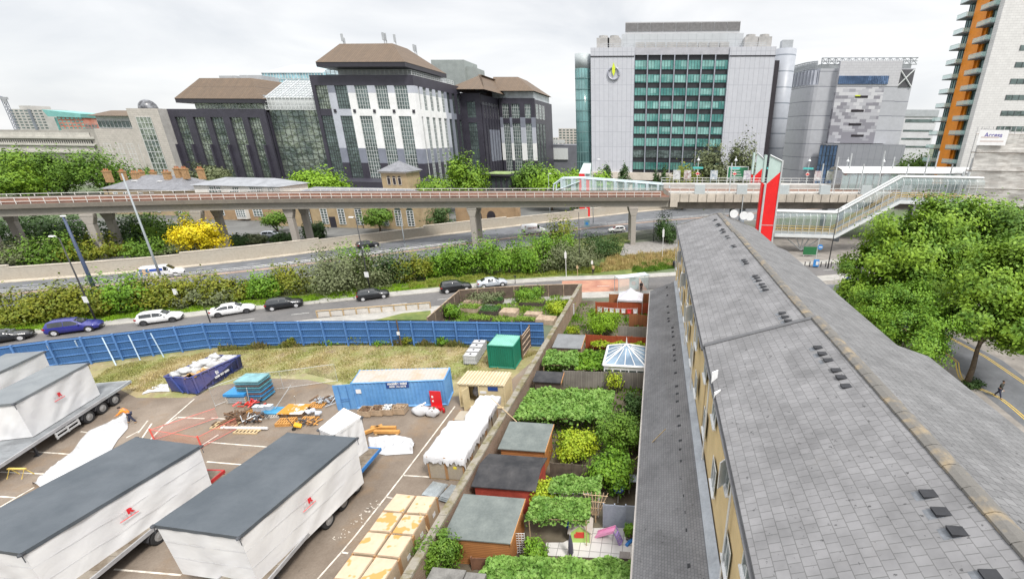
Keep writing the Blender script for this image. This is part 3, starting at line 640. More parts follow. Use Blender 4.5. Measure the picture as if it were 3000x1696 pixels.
def far_block(name, label, cat, pl, pr, pt, Y, D, m, rows, cols, glass=m_gl_dark, rp=None):
 t_ = thing(name, label, cat); x0, z = F(pl,pt,Y); x1 = F(pr,pt,Y)[0]
 mb = MB(); mb.box(x0,x1,Y,Y+D,0,z); mb.build('wall', m, t_)
 for r in range(rows):
  zz = z-(r+1)*3.2+.6
  mb = MB(); st_ = (x1-x0)/cols
  for c in range(cols): mb.box(x0+st_*(c+.18),x0+st_*(c+.82),Y-.12,Y-.01,zz,zz+1.5)
  mb.build('window_row', glass, t_)
 if rp: 
  mb = MB(); mb.box(x0+(x1-x0)*rp[0],x0+(x1-x0)*rp[1],Y+3,Y+D-3,z,z+rp[2]); mb.build('roof_plant', m, t_)
 return t_, x0, x1, z
tb, x0, x1, z = far_block('tower_block', 'grey concrete tower block with a stair core on the far left skyline', 'building', 25, 122, 320, 520, 25, mat('tower_concrete',(.43,.42,.40),.9,.1,.1), 9, 7, rp=(.25,.6,4))
mb = MB(); xm = x0+(x1-x0)*.6; mb.box(xm,xm+2.5,518.5,519.9,0,z); mb.build('stair_core', mat('slate_strip',(.2,.22,.25),.8,.1,.2), tb)
rt, x0, x1, z = far_block('apartment_tower', 'red panelled apartment tower with a teal slanted roof on the far left', 'building', 165, 240, 342, 480, 25, mat('red_panels',(.50,.15,.10),.7,.25,.15,c2=(.52,.30,.24)), 8, 6, m_gl_teal)
mb = MB(); mb.add([(x0-8,478,z),(x1+1,478,z-1),(x1+1,506,z-1),(x0-8,506,z),(x0-12,478,z+7),(x1+2,478,z+3),(x1+2,506,z+3),(x0-12,506,z+7)],[(3,2,1,0),(4,5,6,7),(0,1,5,4),(1,2,6,5),(2,3,7,6),(3,0,4,7)]); mb.build('roof', mat('teal_roof',(.18,.42,.40),.5,.1,.2), rt)
mb = MB(); mb.box(x0-5,x0-.1,481,500,0,z-1); mb.build('glass_stair', m_gl_teal, rt)
far_block('teal_flats', 'small teal and red flats beside the red apartment tower', 'building', 246, 284, 363, 430, 20, mat('teal_panels',(.16,.34,.36),.7,.3,.2,c2=(.45,.16,.12)), 5, 4)
cr_ = thing('tower_crane', 'dark lattice tower crane mast at the left edge of the skyline', 'crane'); Yc = 420
mb = MB(); xm, zc = F(20,312,Yc)[0], F(20,292,Yc)[1]
for dx,dy in ((-1,-1),(1,-1),(1,1),(-1,1)): mb.tube([(xm+dx*1.2,Yc+dy*1.2,0),(xm+dx*1.2,Yc+dy*1.2,zc)], .22, 4)
z = 0
while z < zc-3:
 for a,b in (((-1,-1),(1,-1)),((1,1),(-1,1)),((1,-1),(1,1)),((-1,1),(-1,-1))): mb.tube([(xm+a[0]*1.2,Yc+a[1]*1.2,z),(xm+b[0]*1.2,Yc+b[1]*1.2,z+3)], .14, 4)
 z += 3
mc2 = mat('crane_blue',(.10,.12,.17),.6,.1,1); mb.build('mast', mc2, cr_)
mb = MB(); mb.box(xm-2.5,xm+2.5,Yc-2,Yc+2,zc,zc+2.2); mb.box(xm+1.2,xm+3.4,Yc-2.6,Yc-.5,zc-2.6,zc-.1); mb.build('cab', mat('crane_grey',(.33,.34,.36),.6,.1,1), cr_)
mb = MB(); mb.tube([(xm,Yc,zc+2),(xm-30,Yc,zc+9)], .5, 4); mb.build('jib', mc2, cr_)
# ---------------- skyline between the two big blocks
gb, x0, x1, z = far_block('grey_shed', 'plain grey clad block low between the two large office buildings', 'building', 1592, 1690, 424, 300, 30, mat('graphite_clad',(.16,.165,.19),.7,.12,.2), 0, 1)
mb = MB(); mb.box(x0+1,x0+16,299.2,299.95,8,15); mb.box(x0+3,x0+14,299.2,299.95,18,20); mb.build('door_panel', m_mull, gb)
far_block('distant_flats', 'beige distant flats rising behind the grey shed', 'building', 1636, 1690, 377, 620, 30, mat('beige_brick',(.47,.43,.40),.9,.1,.1), 8, 5)
far_block('distant_terrace', 'small pale distant block left of the beige flats', 'building', 1592, 1634, 403, 700, 30, mat('pale_brick',(.5,.46,.44),.9,.1,.1), 4, 6)
# ---------------- grey office with the glazed centre
YG = 205.0
gb = thing('grey_office', 'tall silver grey office with banded teal windows and a ring emblem', 'building')
m_panel = brick_mat('silver_panels', (.53,.54,.58), (.50,.51,.55), (.35,.36,.40), 1.9, 6.05, .07, 'xz', .06, .45, .3, 0.0)
x0, zT = F(1730,146,YG); x1 = F(2276,131,YG)[0]; zT = (zT+F(2276,131,YG)[1])/2
g0 = F(1859,143,YG)[0]; g1 = F(2140,137,YG)[0]
mb = MB(); mb.box(x0,g0,YG,YG+40,0,zT); mb.build('left_panel_wall', m_panel, gb)
mb = MB(); mb.box(g1,x1,YG,YG+40,0,zT); mb.build('right_panel_wall', m_panel, gb)
mb = MB(); mb.box(g0,g1,YG+1.2,YG+40,0,zT-1); mb.build('core', mat('dark_core',(.03,.03,.035),.5,.1,.3), gb)
mb = MB(); mb.box(x0,g0-.05,YG-.15,YG-.004,zT-3.4,zT-3.0); mb.box(g1+.05,x1,YG-.15,YG-.004,zT-3.4,zT-3.0); mb.build('string_course', m_fascia, gb)
mb = MB(); mb.box(g0,g1,YG+.5,YG+1.19,zT-2.6,zT); mb.build('louvre_band', mat('louvre_grey',(.42,.42,.45),.6,.1,.5), gb)
rows = [(415,485),(525,587),(630,687),(731,790),(831,887),(929,985),(1020,1080),(1112,1170),(1206,1262)]
m_sp = mat('dark_spandrel', (.035,.03,.036), .35, .1, .5)
m_blind = mat('pale_blind_glass', (.22,.43,.40), .15, .2, .3, fine=False)
rng_ = random.Random(3)
for r,(a,b) in enumerate(rows):
 za_ = F(1862,20+.3777*a,YG)[1]; zb_ = F(1862,20+.3777*b,YG)[1]
 for c in range(7):
  xa = g0+(g1-g0)*c/7+.35; xb = g0+(g1-g0)*(c+1)/7-.35
  mb = MB(); mb.box(xa,xb,YG+.9,YG+1.15,zb_,za_); w = mb.build('window', m_gl_teal if r != 7 else m_gl_dark, gb)
  fr = MB()
  for k in range(1,4): x = xa+(xb-xa)*k/4; fr.box(x-.06,x+.06,YG+.8,YG+.89,zb_,za_)
  fr.build('mullion', m_mull_d, w)
  if rng_.random() < .75 and r < 7:
   k0 = rng_.choice([0,0,1,2]); k1 = rng_.choice([2,3,4,4]); 
   if k1 > k0:
    bl = MB(); bl.box(xa+(xb-xa)*k0/4+.05,xa+(xb-xa)*k1/4-.05,YG+.86,YG+.895,zb_+(za_-zb_)*rng_.choice([0,.15,.3]),za_-.3); bl.build('blind', m_blind, w)
mb = MB()
for c in range(8): x = g0+(g1-g0)*c/7; mb.box(x-.22,x+.22,YG+.1,YG+1.19,6,zT-2.61)
mb.build('fin', mat('fin_steel',(.35,.37,.42),.4,.1,.5,metal=.3), gb)
mb = MB(); mb.box(g0-18,g1+2,YG-1.2,YG-.01,4.4,7.6); mb.build('base_band', mat('cream_stone',(.58,.52,.45),.8,.1,.4), gb)
for c in range(7):
 xa = g0+(g1-g0)*c/7; mb = MB(); mb.box(xa+.5,xa+11,YG-.6,YG-.3,.5,4.2); mb.build('ground_window', m_gl_teal, gb)
mb = MB(); mb.box(g0-18,g1+2,YG-.28,YG-.02,0,4.39); mb.build('base_wall', mat('cream_stone',(1,1,1)), gb)
cyx, cyz = F(1707,160,YG+4); r_ = (F(1730,170,YG+4)[0]-F(1684,170,YG+4)[0])/2
mb = MB(); mb.cyl(cyx,YG+4,0,cyz-5.5,r_,28); mb.build('glass_stair_tower', mat('teal_stair_glass',(.11,.22,.22),.12,.25,.15,fine=False), gb, True)
mb = MB(); mb.cyl(cyx,YG+4,cyz-5.49,cyz,r_,28); mb.build('tower_cap', mat('cap_grey',(.42,.46,.47),.5,.1,.3), gb, True)
mb = MB()
z = 3
while z < cyz-6: mb.lathe([(r_,z),(r_+.12,z),(r_+.12,z+.25),(r_,z+.25)],(cyx,YG+4,0),28); z += 4.2
for k in range(16): g_ = 2*pi*k/16; mb.box(cyx+cos(g_)*r_-.08,cyx+cos(g_)*r_+.08,YG+4+sin(g_)*r_-.08,YG+4+sin(g_)*r_+.08,0,cyz-5.6)
mb.build('tower_ring', mat('teal_ring',(.16,.27,.27),.4,.1,.5), gb)
cx2, cz2 = F(2302,146,YG+12); r2 = 4.4
mb = MB(); mb.cyl(cx2,YG+12,0,cz2,r2,24); mb.build('steel_stair_tower', brick_mat('steel_rings',(.36,.38,.42),(.34,.36,.40),(.16,.18,.21),40,6.05,.25,'xz',.08,.4,.2,0), gb, True)
mb = MB(); mb.box(cx2-2.2,cx2+2.2,YG+10,YG+14,cz2,cz2+3.2); mb.build('tower_plant', m_grey, gb)
mb = MB(); mb.box(x1,x1+3.2,YG+6,YG+38,0,zT-4); mb.build('dark_recess', m_sp, gb)
p0, zp = F(1821,101,YG+8); p1 = F(2180,91,YG+8)[0]; 
mb = MB(); mb.box(p0,p1,YG+8,YG+32,zT-1,zp); mb.build('plant_storey', brick_mat('plant_panels',(.47,.49,.51),(.45,.47,.49),(.36,.38,.40),3.2,20,.08,'xz',.06,.5,.1,0), gb)
q0, zq_ = F(1832,82,YG+12); q1 = F(2170,68,YG+12)[0]; zq2 = F(2000,64,YG+12)[1]
mb = MB(); mb.box(q0,q1,YG+12,YG+30,zp,zq2); mb.build('upper_plant', mat('plant_white',(.46,.46,.47),.6,.05,.3), gb)
mb = MB()
for k in range(9): a = q0+(q1-q0)*k/9+.12; b = q0+(q1-q0)*(k+1)/9-.12; mb.box(a,b,YG+11.8,YG+11.99,zq2-3.4,zq2-.4)
mb.build('dark_louvre', mat('louvre_dark',(.16,.155,.155),.6,.15,1), gb)
m_cool = mat('cooler_grey',(.40,.39,.38),.6,.15,.5); xs_ = (F(1768,128,YG+5)[0],F(1800,128,YG+5)[0],F(2200,110,YG+5)[0],F(2240,110,YG+5)[0])
for x in xs_: MB().box(x-2.6,x+2.6,YG+3,YG+8,zT,zT+4.0).cyl(x,YG+5.5,zT+3.99,zT+5,1.9,12).build('cooler', m_cool, gb)
for k in range(9): x = g0+2+k*(g1-g0-4)/8; MB().box(x-1.8,x+1.8,YG+3,YG+6,zT,zT+2.2).build('cooler', m_cool, gb)
fr = MB()
for z in (zT+.7,zT+1.4): fr.tube([(x0+4,YG+.8,z),(x1-4,YG+.8,z)], .08, 4)
for k in range(50): x = x0+4+(x1-x0-8)*k/49; fr.box(x-.05,x+.05,YG+.75,YG+.85,zT,zT+1.4)
fr.build('roof_railing', m_grey, gb)
lx, lz = F(1798,216,YG); lr = 2.3
mb = MB(); k = 40; vs = []
for i in range(k): 
 g_ = radians(112)+i/(k-1)*radians(316)
 vs.append((lx+lr*cos(g_),YG-.35,lz+lr*sin(g_)))
mb.tube(vs, .36, 6); mb.build('emblem_ring', mat('emblem_grey',(.33,.34,.40),.4,.05,1), gb)
mb = MB(); mb.prism_y([(lx-.6,lz+.4),(lx,lz-1.0),(lx+.6,lz+.4),(lx+.6,lz+2.2),(lx,lz+4.0),(lx-.6,lz+2.2)], YG-.6, YG-.3); mb.build('emblem_spike', flat('emblem_lime',(.62,.72,.04)), gb)
# ---------------- patchwork clad data block on the right
YB = 250.0
pb = thing('patchwork_building', 'windowless grey block with a patchwork panel front and one long blue window band', 'building')
m_b3 = brick_mat('pale_ribbed_panels', (.47,.48,.51), (.44,.45,.48), (.20,.21,.24), 60, 6.6, .16, 'xz', .08, .5, .3, 0)
xa = F(2390,300,YB)[0]; xb = F(2440,300,YB)[0]; xc = F(2615,300,YB)[0]; xd = F(2662,300,YB)[0]; zt = F(2440,178,YB)[1]; zd = F(2500,255,YB)[1]; zp = F(2500,420,YB)[1]
mb = MB(); mb.box(xa,xd,YB+.5,YB+40,0,zd+8); mb.build('main_wall', m_b3, pb)
xl = F(2300,300,YB+24)[0]
pts = [(xa,YB+.49)]+[(xl+(xa-xl)*(1-sin(a)),YB+.49+26*(1-cos(a))) for a in [radians(k) for k in range(10,91,8)]]+[(xl,YB+40),(xa,YB+40)]
mb = MB(); mb.prism(pts,0,zd+1); o = mb.build('curved_wall', m_b3, pb)
pc = MB(); pc.prism([(x,y+.6) for x,y in pts],zd+7.4,zd+8.0); pc.build('curved_ledge', m_light, pb)
col_ = MB()
for x,y in pts[:-2]: col_.box(x-.7,x+.7,y+.5,y+1.6,zd+1.01,zd+7.39)
col_.build('curved_column', m_light, pb)
mb = MB(); mb.prism([(x+2.0,y+3) for x,y in pts],zd+1.01,zd+7.38); mb.build('open_storey', mat('dark_void',(.10,.10,.11),.8,.2,.2), pb)
def lattice(mb_, p, q, z0, z1, n):
 p = Vector(p); q = Vector(q)
 for i in range(n):
  a = p+(q-p)*(i/n); b = p+(q-p)*((i+1)/n)
  mb_.tube([(a.x,a.y,z0),(b.x,b.y,z1)], .18, 4); mb_.tube([(a.x,a.y,z1),(b.x,b.y,z0)], .18, 4); mb_.tube([(a.x,a.y,z0),(a.x,a.y,z1)], .28, 4)
 for z in (z0,(z0+z1)/2,z1): mb_.tube([(p.x,p.y,z),(q.x,q.y,z)], .25, 4)
mb = MB()
for i in range(1,len(pts)-3): lattice(mb, (pts[i][0],pts[i][1]+.6), (pts[i+1][0],pts[i+1][1]+.6), zd+8.0, zt, 2)
lattice(mb, (xa,YB+.3), (xd,YB+.3), zt-1.6, zt+1.2, 14)
mb.build('roof_lattice', mat('lattice_grey',(.40,.42,.44),.5,.1,.5), pb)
mb = MB(); mb.prism([(x+1,y+2.2) for x,y in pts],zd+7.5,zt-1.6); mb.box(xa+.01,xd-1,YB+3,YB+38,zd+8,zt-1.2); mb.build('plant_screen', mat('screen_grey',(.30,.32,.33),.6,.15,.3), pb)
m_b4 = brick_mat('pale_tile_front', (.54,.54,.56), (.51,.51,.53), (.40,.40,.43), 2.2, 1.1, .05, 'xz', .06, .5, .2)
mb = MB(); mb.box(xb,xc,YB-2,YB+.49,zd,zt-.4); mb.build('upper_front', m_b4, pb)
def patch_material():
 m, t, p = nodes('patchwork_panels')
 tc = N(t,'ShaderNodeTexCoord'); sp = N(t,'ShaderNodeSeparateXYZ'); t.links.new(tc.outputs['Object'], sp.inputs[0]); cb = N(t,'ShaderNodeCombineXYZ'); t.links.new(sp.outputs[0], cb.inputs[0]); t.links.new(sp.outputs[2], cb.inputs[1])
 b = N(t,'ShaderNodeTexBrick'); b.offset = .5; b.inputs['Scale'].default_value = 1; b.inputs['Brick Width'].default_value = 3.0; b.inputs['Row Height'].default_value = 1.5; b.inputs['Mortar Size'].default_value = .03
 b.inputs['Color1'].default_value = (0,0,0,1); b.inputs['Color2'].default_value = (1,1,1,1); b.inputs['Mortar'].default_value = (.4,.4,.4,1); t.links.new(cb.outputs[0], b.inputs['Vector'])
 sh = N(t,'ShaderNodeMapRange'); sh.inputs['From Min'].default_value = zp; sh.inputs['From Max'].default_value = zd; sh.inputs['To Min'].default_value = -.34; sh.inputs['To Max'].default_value = .42; t.links.new(sp.outputs[2], sh.inputs['Value'])
 ad = N(t,'ShaderNodeMath', operation='ADD'); t.links.new(b.outputs['Color'], ad.inputs[0]); t.links.new(sh.outputs[0], ad.inputs[1])
 cr = N(t,'ShaderNodeValToRGB'); cr.color_ramp.interpolation = 'CONSTANT'; e = cr.color_ramp.elements; e[0].color = (.24,.235,.265,1); e[1].position = .42; e[1].color = (.33,.33,.36,1); x = e.new(.62); x.color = (.45,.45,.48,1); x = e.new(.93); x.color = (.56,.56,.58,1)
 t.links.new(ad.outputs[0], cr.inputs[0]); t.links.new(cr.outputs[0], p.inputs['Base Color']); p.inputs['Roughness'].default_value = .5; return m
mb = MB(); mb.box(xb,xc-6,YB-2,YB+.49,zp,zd-.35); mb.build('patchwork_front', patch_material(), pb)
mb = MB(); mb.box(xc-5.99,xc,YB-1.9,YB+.49,zp,zd-.35); mb.box(xb,xc,YB-1.8,YB+.49,zd-.349,zd-.001); mb.build('side_front', m_b3, pb)
w0, wz0 = F(2459,223,YB-2.3); w1, wz1 = F(2600,247,YB-2.3); mb = MB(); mb.box(w0,w1,YB-2.35,YB-2.01,wz1,wz0); w = mb.build('window', m_gl_blue, pb)
fr = MB()
for k in range(25): x = w0+(w1-w0)*k/24; fr.box(x-.05,x+.05,YB-2.42,YB-2.351,wz1,wz0)
fr.build('mullion', mat('navy_mullion',(.06,.07,.13),.5,.1,1), w)
mb = MB()
for px,py in ((2524,284),(2512,325),(2505,365),(2512,398)):
 x,z = F(px,py,YB-2.1); mb.box(x-3,x+3,YB-2.12,YB-2.005,z-.5,z+.5)
mb.build('slot_window', m_sp, pb)
x,z = F(2524,284,YB-2.2); mb = MB(); mb.box(x-3,x-.6,YB-2.25,YB-2.125,z+.2,z+.7); mb.build('lime_slot', mat('emblem_lime',(1,1,1)), pb)
xo0, zo0 = F(2617,254,YB); xo1, zo1 = F(2668,220,YB); mb = MB(); mb.box(xc+.3,xd-.3,YB+.2,YB+.48,zd,zd+7.5); mb.build('brace_opening', mat('dark_void',(1,1,1)), pb)
mb = MB(); mb.bar((xc+.4,YB+.1,zd),(xd-.4,YB+.1,zd+7.5),.45); mb.bar((xc+.4,YB+.05,zd+7.5),(xd-.4,YB+.05,zd),.45); mb.build('cross_brace', m_mull, pb)
mb = MB(); mb.box(xb-3,F(2655,420,YB-9)[0],YB-9,YB-2.01,0,zp-.4); mb.build('lower_block', brick_mat('grey_lower_panels',(.30,.31,.34),(.28,.29,.32),(.18,.19,.21),3,6.5,.06,'xz',.08,.5,.2,0), pb)
gx0 = F(2400,450,YB-10)[0]; gx1 = F(2452,450,YB-10)[0]
for k in range(5): a = gx0+(gx1-gx0)*k/5; window(pb, a+.1, gx0+(gx1-gx0)*(k+1)/5-.1, .5, zp-1, YB-9.8, m_gl_blue, m_mull_d, 1, 4, .3)
bb, x0, x1, z = far_block('banded_office', 'low white office with dark horizontal window bands beside the orange tower', 'building', 2650, 2752, 322, 330, 30, mat('white_render',(.58,.58,.60),.6,.08,.2), 0, 1)
for k,(ya,yb) in enumerate(((350,359),(381,386),(405,410),(428,433))):
 za, zb = F(2690,ya,330)[1], F(2690,yb,330)[1]; mb = MB(); mb.box(x0+2,x1-1,329.8,329.99,zb,za); mb.build('window_band', m_gl_dark, bb)
mb = MB(); mb.box(x0,x1,329.5,330.5,z-4,z); mb.build('parapet', m_grey, bb)
# ---------------- orange striped apartment tower
at = thing('orange_tower', 'tall white tiled apartment tower with an orange stripe and glass balconies', 'building')
YT = 150.0; XT = F(2811,494,YT)[0]; yF = S(2706,494,XT)[0]; yo1 = S(2730,494,XT)[0]; yo0 = S(2763,494,XT)[0]
ZT = 92
m_tile = brick_mat('white_wall_tiles', (.66,.65,.64), (.62,.61,.60), (.46,.45,.45), 1.4, .62, .03, 'xz', .07, .5, .2)
mb = MB(); mb.box(XT,XT+45,YT,YT+2,0,ZT); mb.build('tiled_wall', m_tile, at)
mb = MB(); mb.box(XT+2.2,XT+45,YT+2.01,yF,0,ZT); mb.build('core', mat('dark_core',(1,1,1)), at)
m_or = mat('orange_panels', (.80,.27,.02), .5, .08, .5)
mb = MB(); mb.box(XT+.9,XT+2.19,yo0,yo1,0,ZT); mb.box(XT+1.5,XT+1.99,yo0-.9,yo0-.01,0,ZT); mb.build('orange_fin', m_or, at)
rowsy = [(2883,29),(2871,77),(2859,125),(2845,173),(2833,220),(2820,264),(2808,307),(2796,352),(2784,391),(2772,436),(2763,479)]
zs_ = [S(px,py,XT-1.2)[1] for px,py in rowsy]; fh = (zs_[0]-zs_[-1])/10
m_slab = mat('balcony_slab', (.20,.225,.235), .6, .1, .5); m_bgl = clear_glass('balcony_glass', (.55,.75,.72), .45)
m_apgl = mirror_glass('flat_glass', (.05,.12,.115), .5, .1, .35, c2=(.16,.28,.26))
nfl = int((ZT-4)/fh)
zb0 = zs_[-1]-fh*int(zs_[-1]/fh)
for k in range(nfl):
 z = zb0+k*fh
 if z > ZT-fh: break
 for a,b,pr in ((YT+2.02,yo0-.02,1.1),(yo1+.02,yF,1.1)):
  w = MB(); w.box(XT+2.0,XT+2.19,a,b,z+.25,z+fh); wi = w.build('window', m_apgl, at)
  f = MB()
  for j in range(5): y = a+(b-a)*j/4; f.box(XT+1.88,XT+1.99,y-.06,y+.06,z+.25,z+fh)
  f.build('mullion', m_mull_d, wi)
  bm_ = MB(); bm_.box(XT-pr,XT+1.99,a+.2,b-.02,z-.02,z+.24); bal = bm_.build('balcony', m_slab, at)
  g = MB(); g.box(XT-pr,XT-pr+.04,a+.2,b,z+.3,z+1.35); g.box(XT-pr+.05,XT+1.9,a+.2,a+.24,z+.3,z+1.35); g.build('balustrade', m_bgl, bal)
  r = MB(); r.box(XT-pr-.03,XT-pr+.06,a+.2,b,z+1.36,z+1.42); r.build('handrail', m_mull, bal)
for k in range(nfl):
 z = zb0+k*fh+1.2
 w = MB(); w.box(XT+7.2,XT+16,YT-.06,YT-.01,z,z+1.35); wi = w.build('window', m_gl_blue if 0 else m_gl_dark, at)
 f = MB()
 for j in range(6): x = XT+7.2+8.8*j/5; f.box(x-.06,x+.06,YT-.12,YT-.061,z,z+1.35)
 f.build('mullion', m_mull_d, wi)
# ---------------- scaffolded, netted building at the right edge
sb = thing('scaffolded_building', 'building wrapped in grey debris netting and scaffold poles at the right edge', 'building')
YS = 96.0; xs0 = F(2845,500,YS)[0]; zs1 = F(2940,392,YS)[1]
mb = MB(); mb.prism([(xs0+3.4,YS+2),(xs0+50,YS+2),(xs0+50,YS+24),(xs0+20.5,YS+24)],0,zs1-2); mb.build('wall', mat('old_render',(.36,.33,.30),.9,.25,.3), sb)
def net_material():
 m, t, p = nodes('debris_netting')
 v = scaled_vec(t, .35, .35, 1.4); a, f1 = noise_mix(t, (.60,.585,.56), (.36,.335,.31), .8, detail=7, lo=.4, hi=.65, vec=v, rough=.7)
 t.links.new(a, p.inputs['Base Color']); p.inputs['Roughness'].default_value = .8
 v2 = scaled_vec(t, .2, .2, .9); n = N(t,'ShaderNodeTexNoise'); n.inputs['Scale'].default_value = 1.1; n.inputs['Detail'].default_value = 5; t.links.new(v2, n.inputs['Vector'])
 mr = N(t,'ShaderNodeMapRange'); mr.inputs['From Min'].default_value = .35; mr.inputs['From Max'].default_value = .62; mr.inputs['To Min'].default_value = .55; mr.inputs['To Max'].default_value = .95; t.links.new(n.outputs['Fac'], mr.inputs['Value']); t.links.new(mr.outputs[0], p.inputs['Alpha'])
 bump(t, p, n.outputs['Fac'], .6, .4); return m
m_net = net_material()
nl = 7; lh = zs1/nl
for k in range(nl):
 mb = MB(); n_ = 36; vs = []; z0, z1 = k*lh, (k+1)*lh-.12
 for j in range(5):
  for i in range(n_+1):
   x = xs0+50*i/n_; zz = z0+(z1-z0)*j/4; vs.append((x, YS+.12*sin(i*1.7+k)+.16*sin(pi*j/4)+.1*sin(i*.6+k*2), zz))
 mb.add(vs, [(j*(n_+1)+i, j*(n_+1)+i+1, (j+1)*(n_+1)+i+1, (j+1)*(n_+1)+i) for j in range(4) for i in range(n_)]); 
 mb.quad((xs0,YS+.1,z0),(xs0+14,YS+18,z0),(xs0+14,YS+18,z1),(xs0,YS+.1,z1)); mb.build('netting', m_net, sb)
pm_ = MB()
for i in range(26):
 x = xs0+.15+i*2.0
 for dy in (.5,1.7): pm_.tube([(x,YS+dy,0),(x,YS+dy,zs1+1.2)], .06, 5)
for k in range(nl+1):
 for dy in (.5,1.7): pm_.tube([(xs0,YS+dy,k*lh),(xs0+50,YS+dy,k*lh)], .06, 5)
for k in range(nl*2): pm_.tube([(xs0+k*3.4,YS+.4,(k%nl)*lh),(xs0+k*3.4+2.5,YS+.4,(k%nl+1)*lh)], .06, 5)
for i in range(9): pm_.tube([(xs0+.78*(1.7+i*2),YS+1.7+i*2,0),(xs0+.78*(1.7+i*2),YS+1.7+i*2,zs1+1)], .06, 5)
pm_.build('scaffold', mat('scaffold_pole',(.45,.45,.46),.5,.15,1,metal=.3), sb)
bd = MB()
for k in range(1,nl+1): bd.box(xs0+.1,xs0+50,YS+.45,YS+1.75,k*lh-.12,k*lh-.06)
bd.build('boards', mat('scaffold_board',(.36,.27,.18),.9,.2,1), sb)
bx0, bz1 = F(2872,381,YS-.3); bx1, bz0 = F(2944,427,YS-.3)
mb = MB(); mb.box(bx0,bx1,YS-.32,YS-.27,bz0,bz1); bn = mb.build('banner', mat('banner_white',(.72,.72,.73),.6,.04,1), sb)
text_obj('Access', (bz1-bz0)*.42, flat('banner_purple',(.10,.08,.30)), bn, frameM(((bx0+bx1)/2,YS-.33,bz0+(bz1-bz0)*.66),(1,0,0),(0,0,1)), bold=.02)
ln = MB()
for k in range(2): ln.box(bx0+.5,bx1-.5-k,YS-.335,YS-.325,bz0+.6+k*.7,bz0+.85+k*.7)
ln.build('small_print', mat('faint_print',(.55,.48,.46),.6,.05,1), bn)
# ---------------- old brick houses behind the viaduct
m_yb = brick_mat('yellow_stock_brick', (.46,.33,.17), (.40,.28,.14), (.40,.35,.27), .225, .075, .012, 'wall', .25, .9, .2, vscale=.5)
m_ob = brick_mat('orange_brick', (.42,.26,.13), (.36,.22,.11), (.36,.30,.22), .225, .075, .012, 'wall', .25, .9, .2, vscale=.5)
m_slate = brick_mat('house_slate', (.24,.245,.265), (.20,.205,.225), (.14,.14,.15), .4, .3, .02, 'xy', .25, .7, .3)
m_wwin = mat('white_window_frame', (.72,.72,.72), .5, .05, 2)
def hip_roof(parent, x0,x1,y0,y1,z,h,m=m_slate,ov=.5,name='roof',ridge=None):
 mb = MB(); a,b,c,d = x0-ov,x1+ov,y0-ov,y1+ov; s_ = min(b-a,d-c)/2; 
 if (b-a) >= (d-c): r0, r1 = (a+s_,(c+d)/2), (b-s_,(c+d)/2)
 else: r0, r1 = ((a+b)/2,c+s_), ((a+b)/2,d-s_)
 vs = [(a,c,z),(b,c,z),(b,d,z),(a,d,z),(r0[0],r0[1],z+h),(r1[0]+.001,r1[1]+.001,z+h)]
 fs = [(0,1,5,4),(1,2,5),(2,3,4,5),(3,0,4)] if (b-a) >= (d-c) else [(0,1,4),(1,2,5,4),(2,3,5),(3,0,4,5)]
 mb.add(vs, fs+[(3,2,1,0)]); return mb.build(name, m, parent)
def sash(parent, x, z, Y, w, h, arch=False, nx=2, nz=4, m=m_wwin, glass=None):
 """white sash window on a wall facing -y: glass with a real frame"""
 mb = MB()
 if arch:
  pts_ = [(x-w/2,z),(x+w/2,z),(x+w/2,z+h-w/2)]+[(x+w/2*cos(a),z+h-w/2+w/2*sin(a)) for a in [radians(k) for k in range(20,180,20)]]+[(x-w/2,z+h-w/2)]
  mb.prism_y(pts_, Y-.06, Y-.01)
 else: mb.box(x-w/2,x+w/2,Y-.06,Y-.01,z,z+h)
 o = mb.build('window', glass or m_gl_dark, parent); fr = MB()
 for i in range(nx+1): xx = x-w/2+w*i/nx; fr.box(xx-.06,xx+.06,Y-.12,Y-.061,z,z+h-(w/2 if arch else 0))
 for i in range(nz+1): zz = z+(h-(w/2 if arch else 0))*i/nz; fr.box(x-w/2,x+w/2,Y-.125,Y-.0615,zz-.05,zz+.05)
 fr.build('frame', m, o); return o
def chimney(parent, x, y, z0, h, w=1.2, d=.9, pots=3):
 mb = MB(); mb.box(x-w/2,x+w/2,y-d/2,y+d/2,z0,z0+h); mb.box(x-w/2-.12,x+w/2+.12,y-d/2-.12,y+d/2+.12,z0+h-.4,z0+h-.1); c = mb.build('chimney', mat('chimney_brick',(.36,.22,.11),.9,.25,2), parent)
 p = MB()
 for i in range(pots): p.lathe([(.16,0),(.12,.25),(.16,.5)],(x-w/2+w*(i+.5)/pots,y,z0+h),8)
 p.build('chimney_pot', mat('terracotta',(.40,.16,.08),.8,.2,2), c)
Yh = 116.0
ha = thing('brick_house', 'yellow brick villa with a slate hipped roof and five chimneys behind the viaduct', 'house')
x0, ze = F(300,553,Yh); x1 = F(535,553,Yh)[0]
mb = MB(); mb.box(x0,x1,Yh,Yh+14,0,ze); mb.build('wall', m_yb, ha)
hr = hip_roof(ha, x0,x1,Yh,Yh+14,ze,3.4)
for px,h in ((318,4.2),(398,3.8),(492,4.2)): x = F(px,520,Yh+5)[0]; chimney(ha, x, Yh+5, ze+1.2, h*.8, 1.8)
for px in (360,415,450): x = F(px,512,Yh+11)[0]; chimney(ha, x, Yh+11, ze+1.2, 2.8, 1.4)
for px in (340,370,415,447,510): sash(ha, F(px,570,Yh)[0], ze-2.9, Yh, 1.3, 2.0); sash(ha, F(px,570,Yh)[0], ze-6.2, Yh, 1.3, 2.2)
mb = MB()
for px in (322,515): x = F(px,575,Yh)[0]; mb.tube([(x,Yh-.1,0),(x,Yh-.1,ze)], .08, 6)
mb.build('downpipe', m_fascia, ha)
